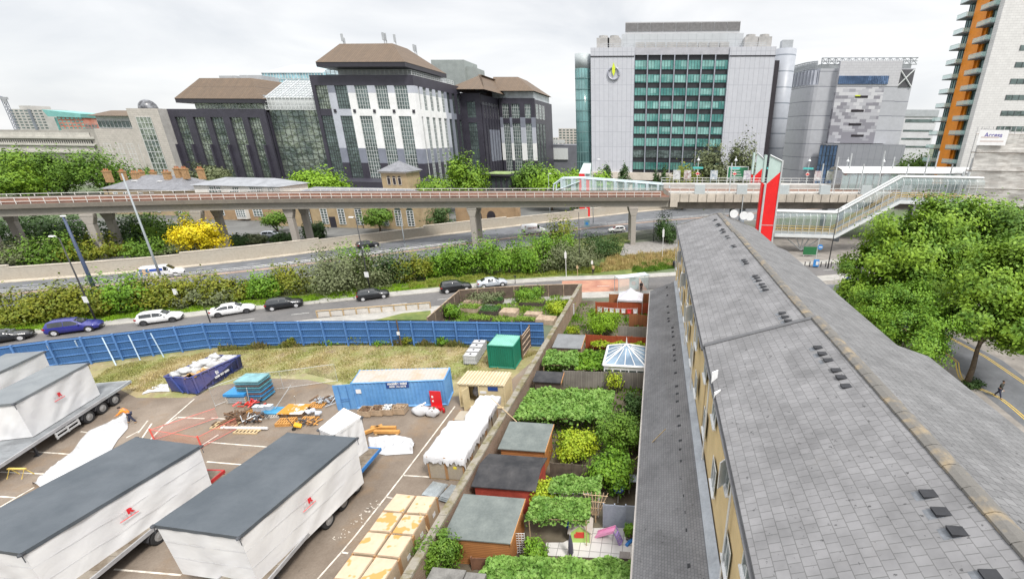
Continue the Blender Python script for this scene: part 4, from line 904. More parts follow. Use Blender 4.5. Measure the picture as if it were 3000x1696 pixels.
mb = MB(); mb.box(x0+6,x0+7.2,Yh+3.2,Yh+4.6,ze+1.85,ze+2.05); mb.box(x0+14,x0+15,Yh+3.2,Yh+4.6,ze+1.85,ze+2.05); mb.build('rooflight', m_wwin, hr)
hb = thing('white_topped_block', 'flats with a white rendered top floor over yellow brick behind the viaduct', 'building')
Yh2 = 112.0; x0b = F(550,560,Yh2)[0]; x1b = F(812,560,Yh2)[0]; zt = F(650,545,Yh2)[1]; zm = F(700,572,Yh2)[1]
mb = MB(); mb.box(x0b+.05,x1b+3,Yh2,Yh2+12,0,zm); mb.build('wall', m_ob, hb)
mb = MB(); mb.box(x0b+1.2,x1b,Yh2+.8,Yh2+11,zm,zt); mb.build('top_floor', mat('white_rendered_wall',(.64,.63,.60),.8,.08,.4), hb)
hip_roof(hb, x0b+1.2,x1b,Yh2+.8,Yh2+11,zt,1.7,mat('flat_slate',(.26,.27,.29),.7,.15,.5),.6)
for px in (618,632,685,735,755,788): sash(hb, F(px,562,Yh2)[0], zm+.5, Yh2+.8, 1.8, 1.5, nz=2, nx=3)
for px,pz in ((655,655),(765,640)):
 xx = F(px,655,Yh2)[0]; sash(hb, xx, 5.6, Yh2, 2.6, 2.2, nx=3, nz=3); sash(hb, xx, 1.2, Yh2, 2.6, 2.2, nx=3, nz=3)
xx = F(720,640,Yh2)[0]; mb = MB(); mb.box(xx-1.5,xx+1.5,Yh2-1.0,Yh2-.01,.5,zm-.3); by_ = mb.build('white_bay', mat('white_rendered_wall',(1,1,1)), hb)
for z in (1.2,3.6,6.0): sash(hb, xx, z, Yh2-1.0, 2.6, 1.9, nx=4, nz=4)
for px in (565,585,630): chimney(hb, F(px,515,Yh2+14)[0], Yh2+10, zt+.6, 3.0, 1.5)
hc = thing('brick_hall', 'long yellow brick hall with tall arched windows behind the viaduct', 'building')
Yc_ = 106.0; x0c = x1b+3.1; x1c = F(1240,650,Yc_)[0]; zc_ = F(1000,590,Yc_)[1]
mb = MB(); mb.box(x0c,x1c,Yc_,Yc_+14,0,zc_); mb.build('wall', m_yb, hc)
for k,px in enumerate((905,955,1005,1055,1130,1170,1205)): sash(hc, F(px,650,Yc_)[0], .9, Yc_, 1.7, 4.6, True, 2, 6)
xx = F(978,660,Yc_)[0]; mb = MB(); mb.box(xx-.8,xx+.8,Yc_-.1,Yc_-.01,0,2.7); mb.build('door', m_fascia, hc)
hip_roof(hc, x0c,x1c,Yc_,Yc_+14,zc_,2.6)
for px in (915,1062): 
 x = F(px,650,Yc_)[0]; mb = MB(); mb.tube([(x,Yc_-.1,0),(x,Yc_-.1,zc_)], .08, 6); mb.build('downpipe', m_fascia, hc)
bt = thing('bell_tower', 'square yellow brick tower with a pyramid slate roof and small arched openings', 'tower')
Yt = 124.0; xt0, zte = F(1110,502,Yt); xt1 = F(1192,502,Yt)[0]
mb = MB(); mb.box(xt0+.4,xt1-.4,Yt,Yt+7.4,0,zte); mb.build('wall', m_yb, bt)
mb = MB(); mb.box(xt0+.15,xt1-.15,Yt-.25,Yt+7.65,zte-5.4,zte-5.0); mb.box(xt0+.1,xt1-.1,Yt-.3,Yt+7.7,zte-.5,zte-.003); mb.build('string_course', mat('cream_stone',(1,1,1)), bt)
cxm = (xt0+xt1)/2; mb = MB(); a = xt0-.4; b = xt1+.4; mb.add([(a,Yt-.8,zte),(b,Yt-.8,zte),(b,Yt+8.2,zte),(a,Yt+8.2,zte),(cxm,Yt+3.7,zte+2.7)],[(0,1,4),(1,2,4),(2,3,4),(3,0,4),(3,2,1,0)]); mb.build('roof', m_slate, bt)
for i in range(3): sash(bt, cxm-1.6+i*1.6, zte-3.6, Yt, .95, 2.4, True, 1, 1, mat('cream_stone',(1,1,1)), m_sp)
for i in range(3): sash(bt, cxm-1.6+i*1.6, zte-8.6, Yt, .95, 2.0, True, 1, 1, mat('cream_stone',(1,1,1)), m_sp)
aw = thing('arched_wall', 'brown brick wall with two dark arches beside the far carriageway', 'wall')
Ya = 118.0; xa0 = F(1335,630,Ya)[0]; xa1 = F(1520,630,Ya)[0]
mb = MB(); mb.box(xa0,xa1,Ya,Ya+1.2,0,4.4); mb.box(xa1-.9,xa1+.1,Ya-.2,Ya+1.4,0,4.9); mb.build('wall', m_ob, aw)
for px in (1400,1440): sash(aw, F(px,640,Ya)[0], 0, Ya, 2.2, 3.2, True, 1, 1, m_sp, m_sp)
dk = thing('dark_pavilion', 'low dark glazed pavilion with a green roof at the foot of the offices', 'building')
xp0 = F(1425,560,150)[0]; xp1 = F(1500,560,150)[0]; zp_ = F(1460,516,150)[1]
mb = MB(); mb.box(xp0,xp1,150,160,0,zp_); mb.build('wall', m_dark, dk)
mb = MB(); mb.box(xp0-1,xp1+1,149,161,zp_,zp_+.6); mb.build('roof', m_fascia, dk); mb = MB(); mb.box(xp0,xp1-.5,149.6,160.5,zp_+.6,zp_+.75); mb.build('green_roof', mat('sedum',(.20,.27,.10),.9,.25,.5), dk)
for k in range(5): window(dk, xp0+.5+k*(xp1-xp0)/5, xp0+(k+1)*(xp1-xp0)/5-.3, .4, zp_-.5, 149.9, m_gl_dark, m_mull_d, 2, 2, .05)
# ================================================================== RAILWAY VIADUCT AND STATION
VP = [(-190,35),(-150,52)]+[G(*p,8.2) for p in ((0,635),(400,622),(840,612),(1380,609),(1958,606))]
VP = smooth_line(VP, 1)
vd = thing('railway_viaduct', 'long concrete railway viaduct with white railings crossing the whole picture', 'viaduct')
m_vc = mat('viaduct_concrete', (.33,.30,.26), .9, .18, .25, c2=(.26,.245,.22)); m_vl = mat('stained_concrete', (.27,.24,.20), .9, .3, .7, c2=(.16,.14,.12))
mb = MB(); slab(mb, VP, off(VP,6.0), 8.2, 9.55); mb.build('beam', m_vc, vd)
mb = MB(); slab(mb, off(VP,-.7), off(VP,6.7), 9.55, 10.1); slab(mb, off(VP,-.7), off(VP,-.35), 10.1, 10.3); slab(mb, off(VP,6.4), off(VP,6.7), 10.1, 10.9); mb.build('deck', m_vl, vd)
mb = MB(); slab(mb, off(VP,.0), off(VP,6.0), 10.1, 10.22); mb.build('ballast', mat('rusty_ballast', (.20,.125,.095), .95, .25, 2), vd)
mb = MB()
for d in (.9,2.3,3.7,5.1): slab(mb, off(VP,d), off(VP,d+.1), 10.22, 10.42)
mb.build('rail', mat('rusty_rail', (.26,.13,.08), .7, .2, 2), vd)
mb = MB(); slab(mb, off(VP,6.0), off(VP,6.38), 10.1, 10.75); slab(mb, off(VP,-.34), off(VP,-.2), 10.1, 10.62); mb.build('cable_trough', mat('brown_trough', (.25,.14,.11), .9, .25, .6), vd)
m_rail = mat('railing_white', (.62,.62,.60), .5, .06, 2)
for d, nm in ((-.5,'near_railing'),(6.55,'far_railing')):
 L2 = resample(off(VP,d), 1.9); mb = MB()
 for x,y in L2: mb.tube([(x,y,10.1),(x,y,11.35)], .055, 4)
 for z in (10.75,11.35): mb.tube([(x,y,z) for x,y in L2], .05, 4)
 mb.build(nm, m_rail, vd)
m_pier = mat('pier_concrete', (.40,.37,.33), .9, .2, .4, c2=(.33,.30,.27))
def pier(x, y, ang, parent):
 ca, sa = cos(ang), sin(ang)
 for s_ in (.6, 5.4):
  px, py = x-sa*s_, y+ca*s_; mb = MB()
  w0, w1, d_ = .55, 1.0, .55
  def ring(w, z): return [(px+ca*u-sa*v, py+sa*u+ca*v, z) for u,v in ((-w,-d_),(w,-d_),(w,d_),(-w,d_))]
  r_ = [ring(w0,-.1),ring(w0,6.3),ring(w1,7.7),ring(w1,8.195)]
  for a,b in zip(r_[:-1],r_[1:]): mb.hexa(a,b)
  mb.build('pier', m_pier, parent, bevel=.1)
for px,py in ((-60,632),(248,628),(568,619),(840,612),(1380,609),(1857,608)):
 x,y = G(px,py,8.2); pier(x, y, .17 if px > 300 else .4, vd)
stn = thing('railway_station', 'elevated railway platform with lamp poles, screens and a ribbed concrete edge', 'station')
P0 = G(1962,606,8.2); ang = math.atan2(103.8-98.4, 29.7-2.2)*.75
def SX(s, d): return (P0[0]+cos(ang)*s-sin(ang)*d, P0[1]+sin(ang)*s+cos(ang)*d)
def sbox(mb, s0, s1, d0, d1, z0, z1):
 q = [SX(s0,d0),SX(s1,d0),SX(s1,d1),SX(s0,d1)]; mb.hexa([(x,y,z0) for x,y in q],[(x,y,z1) for x,y in q])
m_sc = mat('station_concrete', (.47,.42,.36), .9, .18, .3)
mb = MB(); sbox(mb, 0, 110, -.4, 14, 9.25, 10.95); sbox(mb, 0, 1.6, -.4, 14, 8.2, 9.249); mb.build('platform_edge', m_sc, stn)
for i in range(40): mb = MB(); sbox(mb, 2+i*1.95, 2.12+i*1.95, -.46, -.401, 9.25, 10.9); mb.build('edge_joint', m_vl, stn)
mb = MB(); sbox(mb, 1.61, 110, 1.2, 12.5, 7.6, 9.24); mb.build('under_beam', mat('dark_concrete',(.20,.18,.16),.9,.25,.4), stn)  # beam under the platform coloured darker than the platform edge
for s in (17,40,62,84):
 for d in (2.5,10): x,y = SX(s,d); mb = MB(); mb.cyl(x,y,-.1,7.6,.65,14); mb.build('column', mat('blue_grey_column',(.27,.31,.36),.6,.1,1), stn, True)
mb = MB(); sbox(mb, 0, 110, .2, 3.2, 10.96, 11.15); sbox(mb, 0, 110, 9.8, 13.6, 10.96, 12.0); mb.build('platform', mat('platform_slab',(.42,.41,.39),.8,.12,.6), stn)
mb = MB(); sbox(mb, 0, 110, 3.4, 9.6, 10.96, 11.05); mb.build('ballast', mat('rusty_ballast',(1,1,1)), stn)
m_gal = mat('galvanised', (.50,.52,.53), .45, .1, 1, metal=.2)
mb = MB()
for d,z0 in ((-.2,10.95),(13.4,12.0)):
 for z in (z0+.55,z0+1.15): p = [SX(s,d) for s in (0,110)]; mb.tube([(p[0][0],p[0][1],z),(p[1][0],p[1][1],z)], .05, 4)
 for i in range(56): x,y = SX(i*2,d); mb.tube([(x,y,z0),(x,y,z0+1.15)], .05, 4)
mb.build('platform_railing', m_rail, stn)
for i in range(7):
 mb = MB(); sbox(mb, 5.2+i*9.2, 7.4+i*9.2, -.35, .1, 10.96, 12.9); mb.build('equipment_cabinet', mat('cabinet_grey',(.45,.49,.50),.5,.06,1), stn)
for s in (13,22.5,33,42,52,62): x,y = SX(s,.6); mb = MB(); mb.cyl(x,y,9.3,17.3,.14,8); mb.build('mast', m_gal, stn)
for i,s in enumerate((8.5,17.5,26.5,35.5,45,54)):
 x,y = SX(s,12.6); mb = MB(); mb.cyl(x,y,12,18.2,.09,8); mb.lathe([(.42,0),(.36,.15),(.1,.5)],(x,y,17.2),10); l = mb.build('platform_lamp', m_gal, stn)
 mb = MB(); mb.box(x-1.2,x+1.2,y-.12,y+.12,15.3,15.75); mb.build('teal_fin', flat('teal_fin',(.08,.42,.40)), l)
 mb = MB(); mb.tube([(x,y-.16,14.2),(x,y-.1,14.2)],.42,14); rb_ = mb.build('roundel', flat('roundel_white',(.75,.73,.68)), l)
 mb = MB(); mb.tube([(x,y-.18,14.2),(x,y-.165,14.2)],.28,14); mb.box(x-.5,x+.5,y-.2,y-.185,14.1,14.3); mb.build('roundel_bar', flat('roundel_red',(.55,.06,.06)), rb_)
for i,(s,cc) in enumerate(((3.4,(.62,.64,.64)),(6,(.36,.16,.12)),(12.4,(.28,.40,.52)),(20.5,(.55,.50,.62)),(38,(.60,.40,.42)),(41,(.55,.62,.45)))):
 x,y = SX(s,12.2); mb = MB(); mb.box(x-.85,x+.85,y-.1,y+.1,12.9,15.0); mb.box(x-.8,x-.7,y-.05,y+.05,12,12.9); mb.box(x+.7,x+.8,y-.05,y+.05,12,12.9); mb.build('poster_case', mat('poster_%d'%i, cc, .4, .4, 2.0, c2=(.6,.62,.62)), stn)
x,y = SX(20,18); rs = thing('direction_sign', 'large green road direction sign in a white frame behind the station platform', 'sign', (x,y,0))
mb = MB(); mb.box(-2.4,2.4,-.06,.06,12.6,15.4); mb.build('sign_panel', flat('sign_green',(.02,.16,.07)), rs)
mb = MB(); mb.box(-2.6,2.6,-.05,.05,15.41,15.6); mb.box(-2.6,2.6,-.05,.05,12.4,12.59)
for sx in (-2.5,2.5): mb.box(sx-.1,sx+.1,-.05,.05,0,12.4); mb.box(sx-.1,sx+.1,-.05,.05,12.59,15.41)
for k in range(4): mb.box(-1.9,1.2-.3*k,-.08,-.062,13.0+k*.6,13.15+k*.6)
mb.build('sign_frame', m_mull, rs)
gr = thing('glazed_ramp', 'long pale blue glazed ramp descending along the far side of the viaduct', 'footbridge')
Yr = 108.5; xs_ = [F(px,600,Yr)[0] for px in (1622,1645,1960)]
m_pb = mat('pale_blue_steel', (.50,.58,.62), .4, .06, 1); m_cg = clear_glass('canopy_glass', (.60,.76,.76), .35)
zb_ = 9.2; tops = [F(1622,541,Yr)[1], F(1645,524,Yr)[1], F(1700,523,Yr)[1], F(1960,543,Yr)[1]]; xx_ = [F(1622,541,Yr)[0],F(1645,524,Yr)[0],F(1700,523,Yr)[0],F(1960,543,Yr)[0]]
mb = MB()
for dy in (0,3.2):
 mb.tube([(x,Yr+dy,z) for x,z in zip(xx_,tops)], .22, 6); mb.tube([(xx_[0],Yr+dy,tops[0]),(xx_[0]-.2,Yr+dy,zb_)], .15, 6)
 for i in range(11):
  u = i/10; x = xx_[1]+(xx_[3]-xx_[1])*u; z = tops[2]+(tops[3]-tops[2])*max(0,(x-xx_[2])/(xx_[3]-xx_[2])); mb.box(x-.28,x+.28,Yr+dy-.2,Yr+dy+.2,zb_,z)
for i in range(11):
 u = i/10; x = xx_[1]+(xx_[3]-xx_[1])*u; z = tops[2]+(tops[3]-tops[2])*max(0,(x-xx_[2])/(xx_[3]-xx_[2])); mb.tube([(x,Yr,z),(x,Yr+3.2,z)],.12,4)
mb.tube([(xx_[0],Yr-.3,tops[0]-1.6),(xx_[2],Yr-.3,tops[1]-.5)],.14,5)
mb.build('frame', m_pb, gr)
mb = MB()
for i in range(20): x = xx_[1]+(xx_[3]-xx_[1])*i/19; z = tops[2]+(tops[3]-tops[2])*max(0,(x-xx_[2])/(xx_[3]-xx_[2])); mb.box(x-.05,x+.05,Yr-.06,Yr+.06,zb_,z)
mb.build('glazing_bar', m_mull, gr)
mb = MB(); mb.quad((xx_[1],Yr,zb_+.4),(xx_[3],Yr,zb_+.4),(xx_[3],Yr,tops[3]),(xx_[1],Yr,tops[2])); mb.quad((xx_[1],Yr,tops[1]),(xx_[3],Yr,tops[3]),(xx_[3],Yr+3.2,tops[3]),(xx_[1],Yr+3.2,tops[1])); mb.build('glass', m_cg, gr)
mb = MB(); mb.box(xx_[0],xx_[3],Yr-.1,Yr+3.3,zb_-.5,zb_); mb.build('floor', m_sc, gr)
m_red = mat('red_panels', (.70,.02,.02), .45, .06, .5) if 0 else mat('signal_red', (.72,.018,.02), .45, .06, .5)
m_sg = mat('pale_green_glass', (.44,.55,.52), .25, .08, .5, fine=False)
def fin(name, label, Y, pxs, y_top, y_r, y_l, py_bot, D=1.5, zb=0):
 """red lift-shaft fin with glass wedge: pxs = (left,right) at top, red slanted top from y_l (left) to y_r (right); glass apex y_top"""
 t_ = thing(name, label, 'lift tower')
 xl, zl = F(pxs[0],y_l,Y); xr, zr = F(pxs[1],y_r,Y); zt_ = F(pxs[0]+5,y_top,Y)[1]
 mb = MB(); mb.prism_y([(xl,zb),(xr,zb),(xr,zr),(xl,zl)], Y, Y+.5); mb.build('red_panel', m_red, t_)
 mb = MB(); mb.prism_y([(xl-.85,zb),(xl-.42,zb),(xl-.42,zl),(xl-.85,zl+.3)], Y+.2, Y+D); mb.build('side_panel', m_red, t_)
 mb = MB(); mb.prism_y([(xl+.0,zl+.02),(xr,zr+.02),(xr,zr+2.0),(xl,zt_)], Y+.05, Y+.3); mb.prism_y([(xl-.85,zl+.32),(xl-.42,zl+.3),(xl-.42,zt_),(xl-.85,zt_)], Y+.3, Y+D); mb.build('glass_wedge', m_sg, t_)
 mb = MB(); mb.box(xl-.4,xl-.02,Y-.1,Y+.6,zb,zl); mb.box(xr+.01,xr+.3,Y-.1,Y+.6,zb,zr+2.1); mb.box(xl+.01,xr-.01,Y-.03,Y-.002,zb+(zr-zb)*.36,zb+(zr-zb)*.36+.12); mb.bar((xl,Y,zt_),(xr,Y,zr+2.0),.2); mb.build('frame', m_gal, t_)
 mb = MB(); mb.box(xl-.2,xr-.1,Y+.52,Y+D,zb,min(zl,zr)-1); mb.build('shaft', m_sg, t_)
 return t_
fin('lift_tower', 'tall red lift tower with a glass wedge top standing before the station platform', 92.0, (2246,2287), 455, 504, 540, 0)
fin('lift_tower', 'red lift tower with a glass wedge top half hidden behind the platform', 117.0, (2212,2236), 448, 492, 515, 0, zb=10)
t3 = thing('lift_tower', 'small red and glass lift tower beside the glazed ramp', 'lift tower'); Y = 131; x0,z0 = F(1696,509,Y); x1 = F(1713,509,Y)[0]; x2,z2 = F(1728,480,Y)
mb = MB(); mb.box(x0,x1,Y,Y+.5,0,z0); mb.box(x1+.3,x2-.2,Y+.1,Y+.5,0,z0-1.5); mb.build('red_panel', m_red, t3)
mb = MB(); mb.add([(x0,Y,z0+.01),(x2,Y,z0+.01),(x2,Y+3,z0+.01),(x0,Y+3,z0+.01),(x0+1.0,Y+2.5,z2),(x2,Y+2.5,z2),(x2,Y+3,z2),(x0+1,Y+3,z2)],[(0,1,5,4),(1,2,6,5),(2,3,7,6),(3,0,4,7),(4,5,6,7)]); mb.build('glass_wedge', m_sg, t3)
mb = MB(); mb.box(x1,x1+.29,Y-.1,Y+.5,0,z0); mb.build('frame', m_gal, t3); mb = MB(); mb.box(x1+.31,x2,Y+.51,Y+3,0,z0); mb.build('shaft', m_sg, t3)
fb = thing('covered_stair_bridge', 'glass walled stair bridge with yellow handrails climbing to the station', 'footbridge')
Yb = 93.5; pth = [(F(2272,660,Yb)[0],4.1),(F(2447,690,Yb)[0],4.1),(F(2636,590,Yb)[0],11.3),(62.0,11.3)]
m_fb = mat('bridge_steel', (.42,.44,.46), .45, .08, 1, metal=.2)
W_ = 3.4
mb = MB()
for (xa,za),(xb,zb2) in zip(pth[:-1],pth[1:]):
 mb.hexa([(xa,Yb,za-.7),(xb,Yb,zb2-.7),(xb,Yb+W_,zb2-.7),(xa,Yb+W_,za-.7)],[(xa,Yb,za),(xb,Yb,zb2),(xb,Yb+W_,zb2),(xa,Yb+W_,za)])
mb.build('deck', m_fb, fb)
mb = MB()
for (xa,za),(xb,zb2) in zip(pth[:-1],pth[1:]): mb.hexa([(xa,Yb-.25,za-.75),(xb,Yb-.25,zb2-.75),(xb,Yb-.01,zb2-.75),(xa,Yb-.01,za-.75)],[(xa,Yb-.25,za-.2),(xb,Yb-.25,zb2-.2),(xb,Yb-.01,zb2-.2),(xa,Yb-.01,za-.2)])
mb.build('edge_beam', m_mull, fb)
rf = MB(); prof = [(0,3.0),(.15,3.5),(.6,3.9),(1.7,4.15),(2.8,3.9),(3.25,3.5),(3.4,3.0)]
vs = []; fs = []
for x,z in pth:
 for d,h in prof: vs.append((x,Yb+d,z+h))
n_ = len(prof)
for i in range(len(pth)-1):
 for j in range(n_-1): fs.append((i*n_+j,(i+1)*n_+j,(i+1)*n_+j+1,i*n_+j+1))
rf.add(vs, fs); rf.build('glass_roof', clear_glass('bridge_roof_glass',(.30,.36,.36),.38), fb)
gw = MB(); hr_ = MB(); po = MB(); po2 = MB(); gu = MB()
for i,((xa,za),(xb,zb2)) in enumerate(zip(pth[:-1],pth[1:])):
 for d in (0,W_): gw.quad((xa,Yb+d,za),(xb,Yb+d,zb2),(xb,Yb+d,zb2+3.0),(xa,Yb+d,za+3.0))
 for d in (.2,W_-.2):
  for h in (.55,.95): hr_.tube([(xa,Yb+d,za+h),(xb,Yb+d,zb2+h)], .075, 5)
 k = max(2,int(math.hypot(xb-xa,zb2-za)/1.25))
 for j in range(k):
  u = j/k; x = xa+(xb-xa)*u; z = za+(zb2-za)*u
  po.tube([(x,Yb-.03,z),(x,Yb-.03,z+3.0),(x,Yb+.12,z+3.5),(x,Yb+.6,z+3.93)], .055, 4); po2.tube([(x,Yb+W_,z),(x,Yb+W_,z+3.0)], .055, 4)
  hr_.tube([(x,Yb+.2,z),(x,Yb+.2,z+.95)], .04, 4)
 gu.tube([(xa,Yb+1.0,za+4.25),(xb,Yb+1.0,zb2+4.25)], .22, 6); gu.tube([(xa,Yb+2.4,za+4.25),(xb,Yb+2.4,zb2+4.25)], .22, 6)
gw.build('glass_wall', clear_glass('bridge_glass',(.22,.28,.28),.22), fb); hr_.build('handrail', mat('handrail_yellow',(.62,.38,.03),.5,.1,2), fb); po.build('glazing_post', m_mull, fb); po2.build('glazing_post', m_mull, fb); gu.build('roof_rail', m_mull, fb)
for x,zt_ in ((24.0+6.4,3.4),(51.5,10.6),(59.0,10.6)):
 mb = MB()
 if zt_ < 5:
  for dx in (-4.2,-1.6,0,1.6,4.2): mb.tube([(x,Yb+1.5,.3),(x+dx,Yb+1.5,zt_)], .12, 6)
 else:
  for dx in (-.5,.5): mb.tube([(x+dx,Yb+1.5,-.1),(x+dx,Yb+1.5,zt_+6 if x>55 else zt_)], .2, 8)
 mb.build('support', m_gal, fb)
pc = thing('platform_canopy', 'white curved canopy with glass sides over the right end of the platform', 'canopy')
ca0, ca1 = 41.0, 85.0; mb = MB(); vs = []; fs = []
prof = [(6.6,15.0),(7.2,15.6),(9,16.1),(10.5,16.2),(12.2,15.9),(13.2,15.2)]
for s in (ca0, ca1):
 for d,z in prof: x,y = SX(s,d); vs.append((x,y,z))
n_ = len(prof); fs = [(j,n_+j,n_+j+1,j+1) for j in range(n_-1)]; mb.add(vs, fs); mb.build('roof', mat('canopy_white',(.64,.65,.65),.5,.06,.6), pc)
mb = MB()
for i in range(24):
 x,y = SX(ca0+i*1.9,6.6); mb.tube([(x,y,11.1),(x,y,15.0)], .07, 4); x2,y2 = SX(ca0+i*1.9,13.2); mb.tube([(x2,y2,12),(x2,y2,15.2)], .07, 4)
a_, b_ = SX(ca0,6.5), SX(ca1,6.5); mb.tube([(a_[0],a_[1],15.0),(b_[0],b_[1],15.0)], .16, 5)
mb.build('post', m_gal, pc)
mb = MB(); a_, b_ = SX(ca0,6.7), SX(ca1,6.7); mb.quad((a_[0],a_[1],11.2),(b_[0],b_[1],11.2),(b_[0],b_[1],14.9),(a_[0],a_[1],14.9)); mb.build('glass', m_cg, pc)
for i in range(9): x,y = SX(38+i*5.2,4.2+(i%2)*4); mb = MB(); mb.cyl(x,y,11,18.5+(i%3)*.7,.16,8); mb.build('mast', m_gal, pc)
hd = thing('hire_board', 'small dark green station hoarding on the paving under the stair bridge', 'board'); x,y = G(2372,752)
mb = MB(); mb.box(x-1.4,x+1.4,y,y+.1,.4,2.0); mb.build('panel', flat('board_green',(.02,.14,.05)), hd); mb = MB(); mb.box(x-1.3,x-1.2,y,y+.1,0,.4); mb.box(x+1.2,x+1.3,y,y+.1,0,.4); mb.build('leg', m_gal, hd)
bs = thing('blue_sign', 'round blue and white sign on a grey post on the station forecourt', 'sign'); x,y = G(2388,768)
mb = MB(); mb.cyl(x,y,0,4.6,.09,8); mb.build('post', m_gal, bs); mb = MB(); mb.tube([(x+.45,y-.12,3.0),(x+.45,y-.06,3.0)],.5,16); mb.build('disc', flat('sign_blue',(.04,.22,.55)), bs); mb = MB(); mb.box(x+.15,x+.8,y-.15,y-.125,2.9,3.1); mb.build('arrow', m_wwin, bs)
for i,px in enumerate((2357,2371,2404,2418,2434)):
 x,y = G(px,782); b = tag(MB().cyl(x,y,0,1.0,.09,8).build('bollard', m_fascia), 'short black bollard in the row along the station forecourt kerb', 'bollard', 'bollards on the station forecourt')
db_ = thing('information_post', 'blue and white information panel by the forecourt bollards', 'sign'); x,y = G(2389,784)
mb = MB(); mb.box(x-.5,x+.5,y,y+.12,.2,1.5); mb.build('panel', flat('sign_blue',(1,1,1)), db_); mb = MB(); mb.box(x-.05,x+.4,y-.03,y-.005,.5,1.2); mb.build('notice', m_wwin, db_); mb = MB(); mb.box(x-.4,x+.4,y-.02,y+.14,0,.19); mb.build('foot', m_fascia, db_)
# ================================================================== TERRACE ON THE RIGHT
def onplane(px, py, p0, n):
 d = _ray(px, py); n = np.array(n); t = np.dot(np.array(p0)-np.array([0,0,HC]), n)/np.dot(d, n); q = np.array([0,0,HC])+d*t; return Vector(q)
def slate_roof(name, stain):
 return brick_mat(name, (.225,.222,.228), (.19,.188,.193), (.13,.13,.13), .29, .36, .012, 'yx', .30, .8, .35, vscale=.7, stain=stain)
m_rt = slate_roof('roof_slates', (.165,.16,.158))
m_rt2 = brick_mat('worn_roof_slates', (.19,.19,.193), (.155,.155,.158), (.10,.10,.102), .29, .36, .012, 'yx', .25, .85, .6, vscale=.8, stain=(.225,.225,.222))
m_lt = brick_mat('leanto_tiles', (.225,.222,.228), (.19,.188,.194), (.13,.129,.132), .17, .14, .010, 'yx', .28, .85, .5, vscale=.5, stain=(.25,.25,.257))
m_tb = brick_mat('terrace_brick', (.74,.54,.26), (.68,.49,.23), (.62,.52,.36), .225, .075, .01, 'yz', .2, .9, .2, vscale=.4)
m_ridge = mat('ridge_tile', (.20,.19,.175), .85, .3, 1.6, c2=(.28,.22,.14), lo=.5, hi=.72)
m_lead = mat('lead_flashing', (.34,.365,.40), .6, .15, .8)
m_gut = mat('gutter_grey', (.10,.10,.105), .5, .1, 2)
tr = thing('terrace_house', 'long yellow brick terrace with a low pitched grey slate roof running away on the right', 'house')
blocks = [ # y0,y1, left x at y0,y1, ridge x, right x, eave z, ridge z
 ('near', -3.0, 23.6, 3.12, 3.02, 9.45, 8.95, 15.7, 15.35, 11.05, 13.12),
 ('mid', 23.62, 48.6, 2.95, 2.76, 8.85, 8.45, 14.45, 14.1, 10.95, 12.92),
 ('far', 48.62, 61.6, 2.76, 2.62, 8.45, 8.25, 13.55, 13.15, 10.95, 12.78)]
for nm,y0,y1,l0,l1,r0,r1,q0,q1,ze,zr in blocks:
 mb = MB()
 L0,L1,R0,R1,Q0,Q1 = (l0,y0,ze),(l1,y1,ze),(r0,y0,zr),(r1,y1,zr),(q0,y0,ze),(q1,y1,ze)
 t_ = .14
 dn = lambda p: (p[0],p[1],p[2]-t_)
 mb.hexa([dn(L0),dn(R0),dn(R1),dn(L1)],[L0,R0,R1,L1]); mb.build('roof_slope', m_rt, tr)
 mb = MB(); mb.hexa([dn(R0),dn(Q0),dn(Q1),dn(R1)],[R0,Q0,Q1,R1]); mb.build('roof_slope', m_rt2, tr)
 rd = MB(); n_ = int((y1-y0)/.9)
 for i in range(n_):
  a = y0+(y1-y0)*i/n_+.01; b = y0+(y1-y0)*(i+1)/n_-.01; u = (i+.5)/n_; x = r0+(r1-r0)*u; j = ((i*7)%5)*.004
  rd.prism_y([(x-.30,zr-.07),(x-.28,zr+.0),(x-.08,zr+.075+j),(x+.08,zr+.075+j),(x+.28,zr+.0),(x+.30,zr-.07)], a, b)
 rd.build('ridge_tile', m_ridge, tr)
 mb = MB(); mb.hexa([(l0+.3,y0,0),(q0-.3,y0,0),(q1-.3,y1-.06,0),(l1+.3,y1-.06,0)],[(l0+.3,y0,ze-.2),(q0-.3,y0,ze-.2),(q1-.3,y1-.06,ze-.2),(l1+.3,y1-.06,ze-.2)])
 mb.add([(l1+.3,y1-.06,ze-.2),(q1-.3,y1-.06,ze-.2),(r1,y1-.06,zr-.2)],[(0,1,2)]); mb.build('wall', m_tb, tr)
 g = MB(); g.hexa([(l0-.10,y0,ze-.26),(l0+.02,y0,ze-.26),(l1+.02,y1,ze-.26),(l1-.10,y1,ze-.26)],[(l0-.12,y0,ze-.15),(l0+.02,y0,ze-.15),(l1+.02,y1,ze-.15),(l1-.12,y1,ze-.15)]); g.build('gutter', m_gut, tr); g = MB()
 g.hexa([(q0-.02,y0,ze-.26),(q0+.10,y0,ze-.26),(q1+.10,y1,ze-.26),(q1-.02,y1,ze-.26)],[(q0-.02,y0,ze-.15),(q0+.12,y0,ze-.15),(q1+.12,y1,ze-.15),(q1-.02,y1,ze-.15)]); g.build('gutter', m_gut, tr)
mb = MB(); b = blocks[1]; mb.hexa([(2.98,23.45,10.9),(8.9,23.45,12.9),(8.9,23.75,12.9),(2.98,23.75,10.9)],[(2.98,23.45,11.1),(8.9,23.45,13.16),(8.9,23.75,13.16),(2.98,23.75,11.1)]); mb.build('party_step_shadow', m_gut, tr)  # dark raised strip paints the shadow line of the step between roofs
mb = MB()
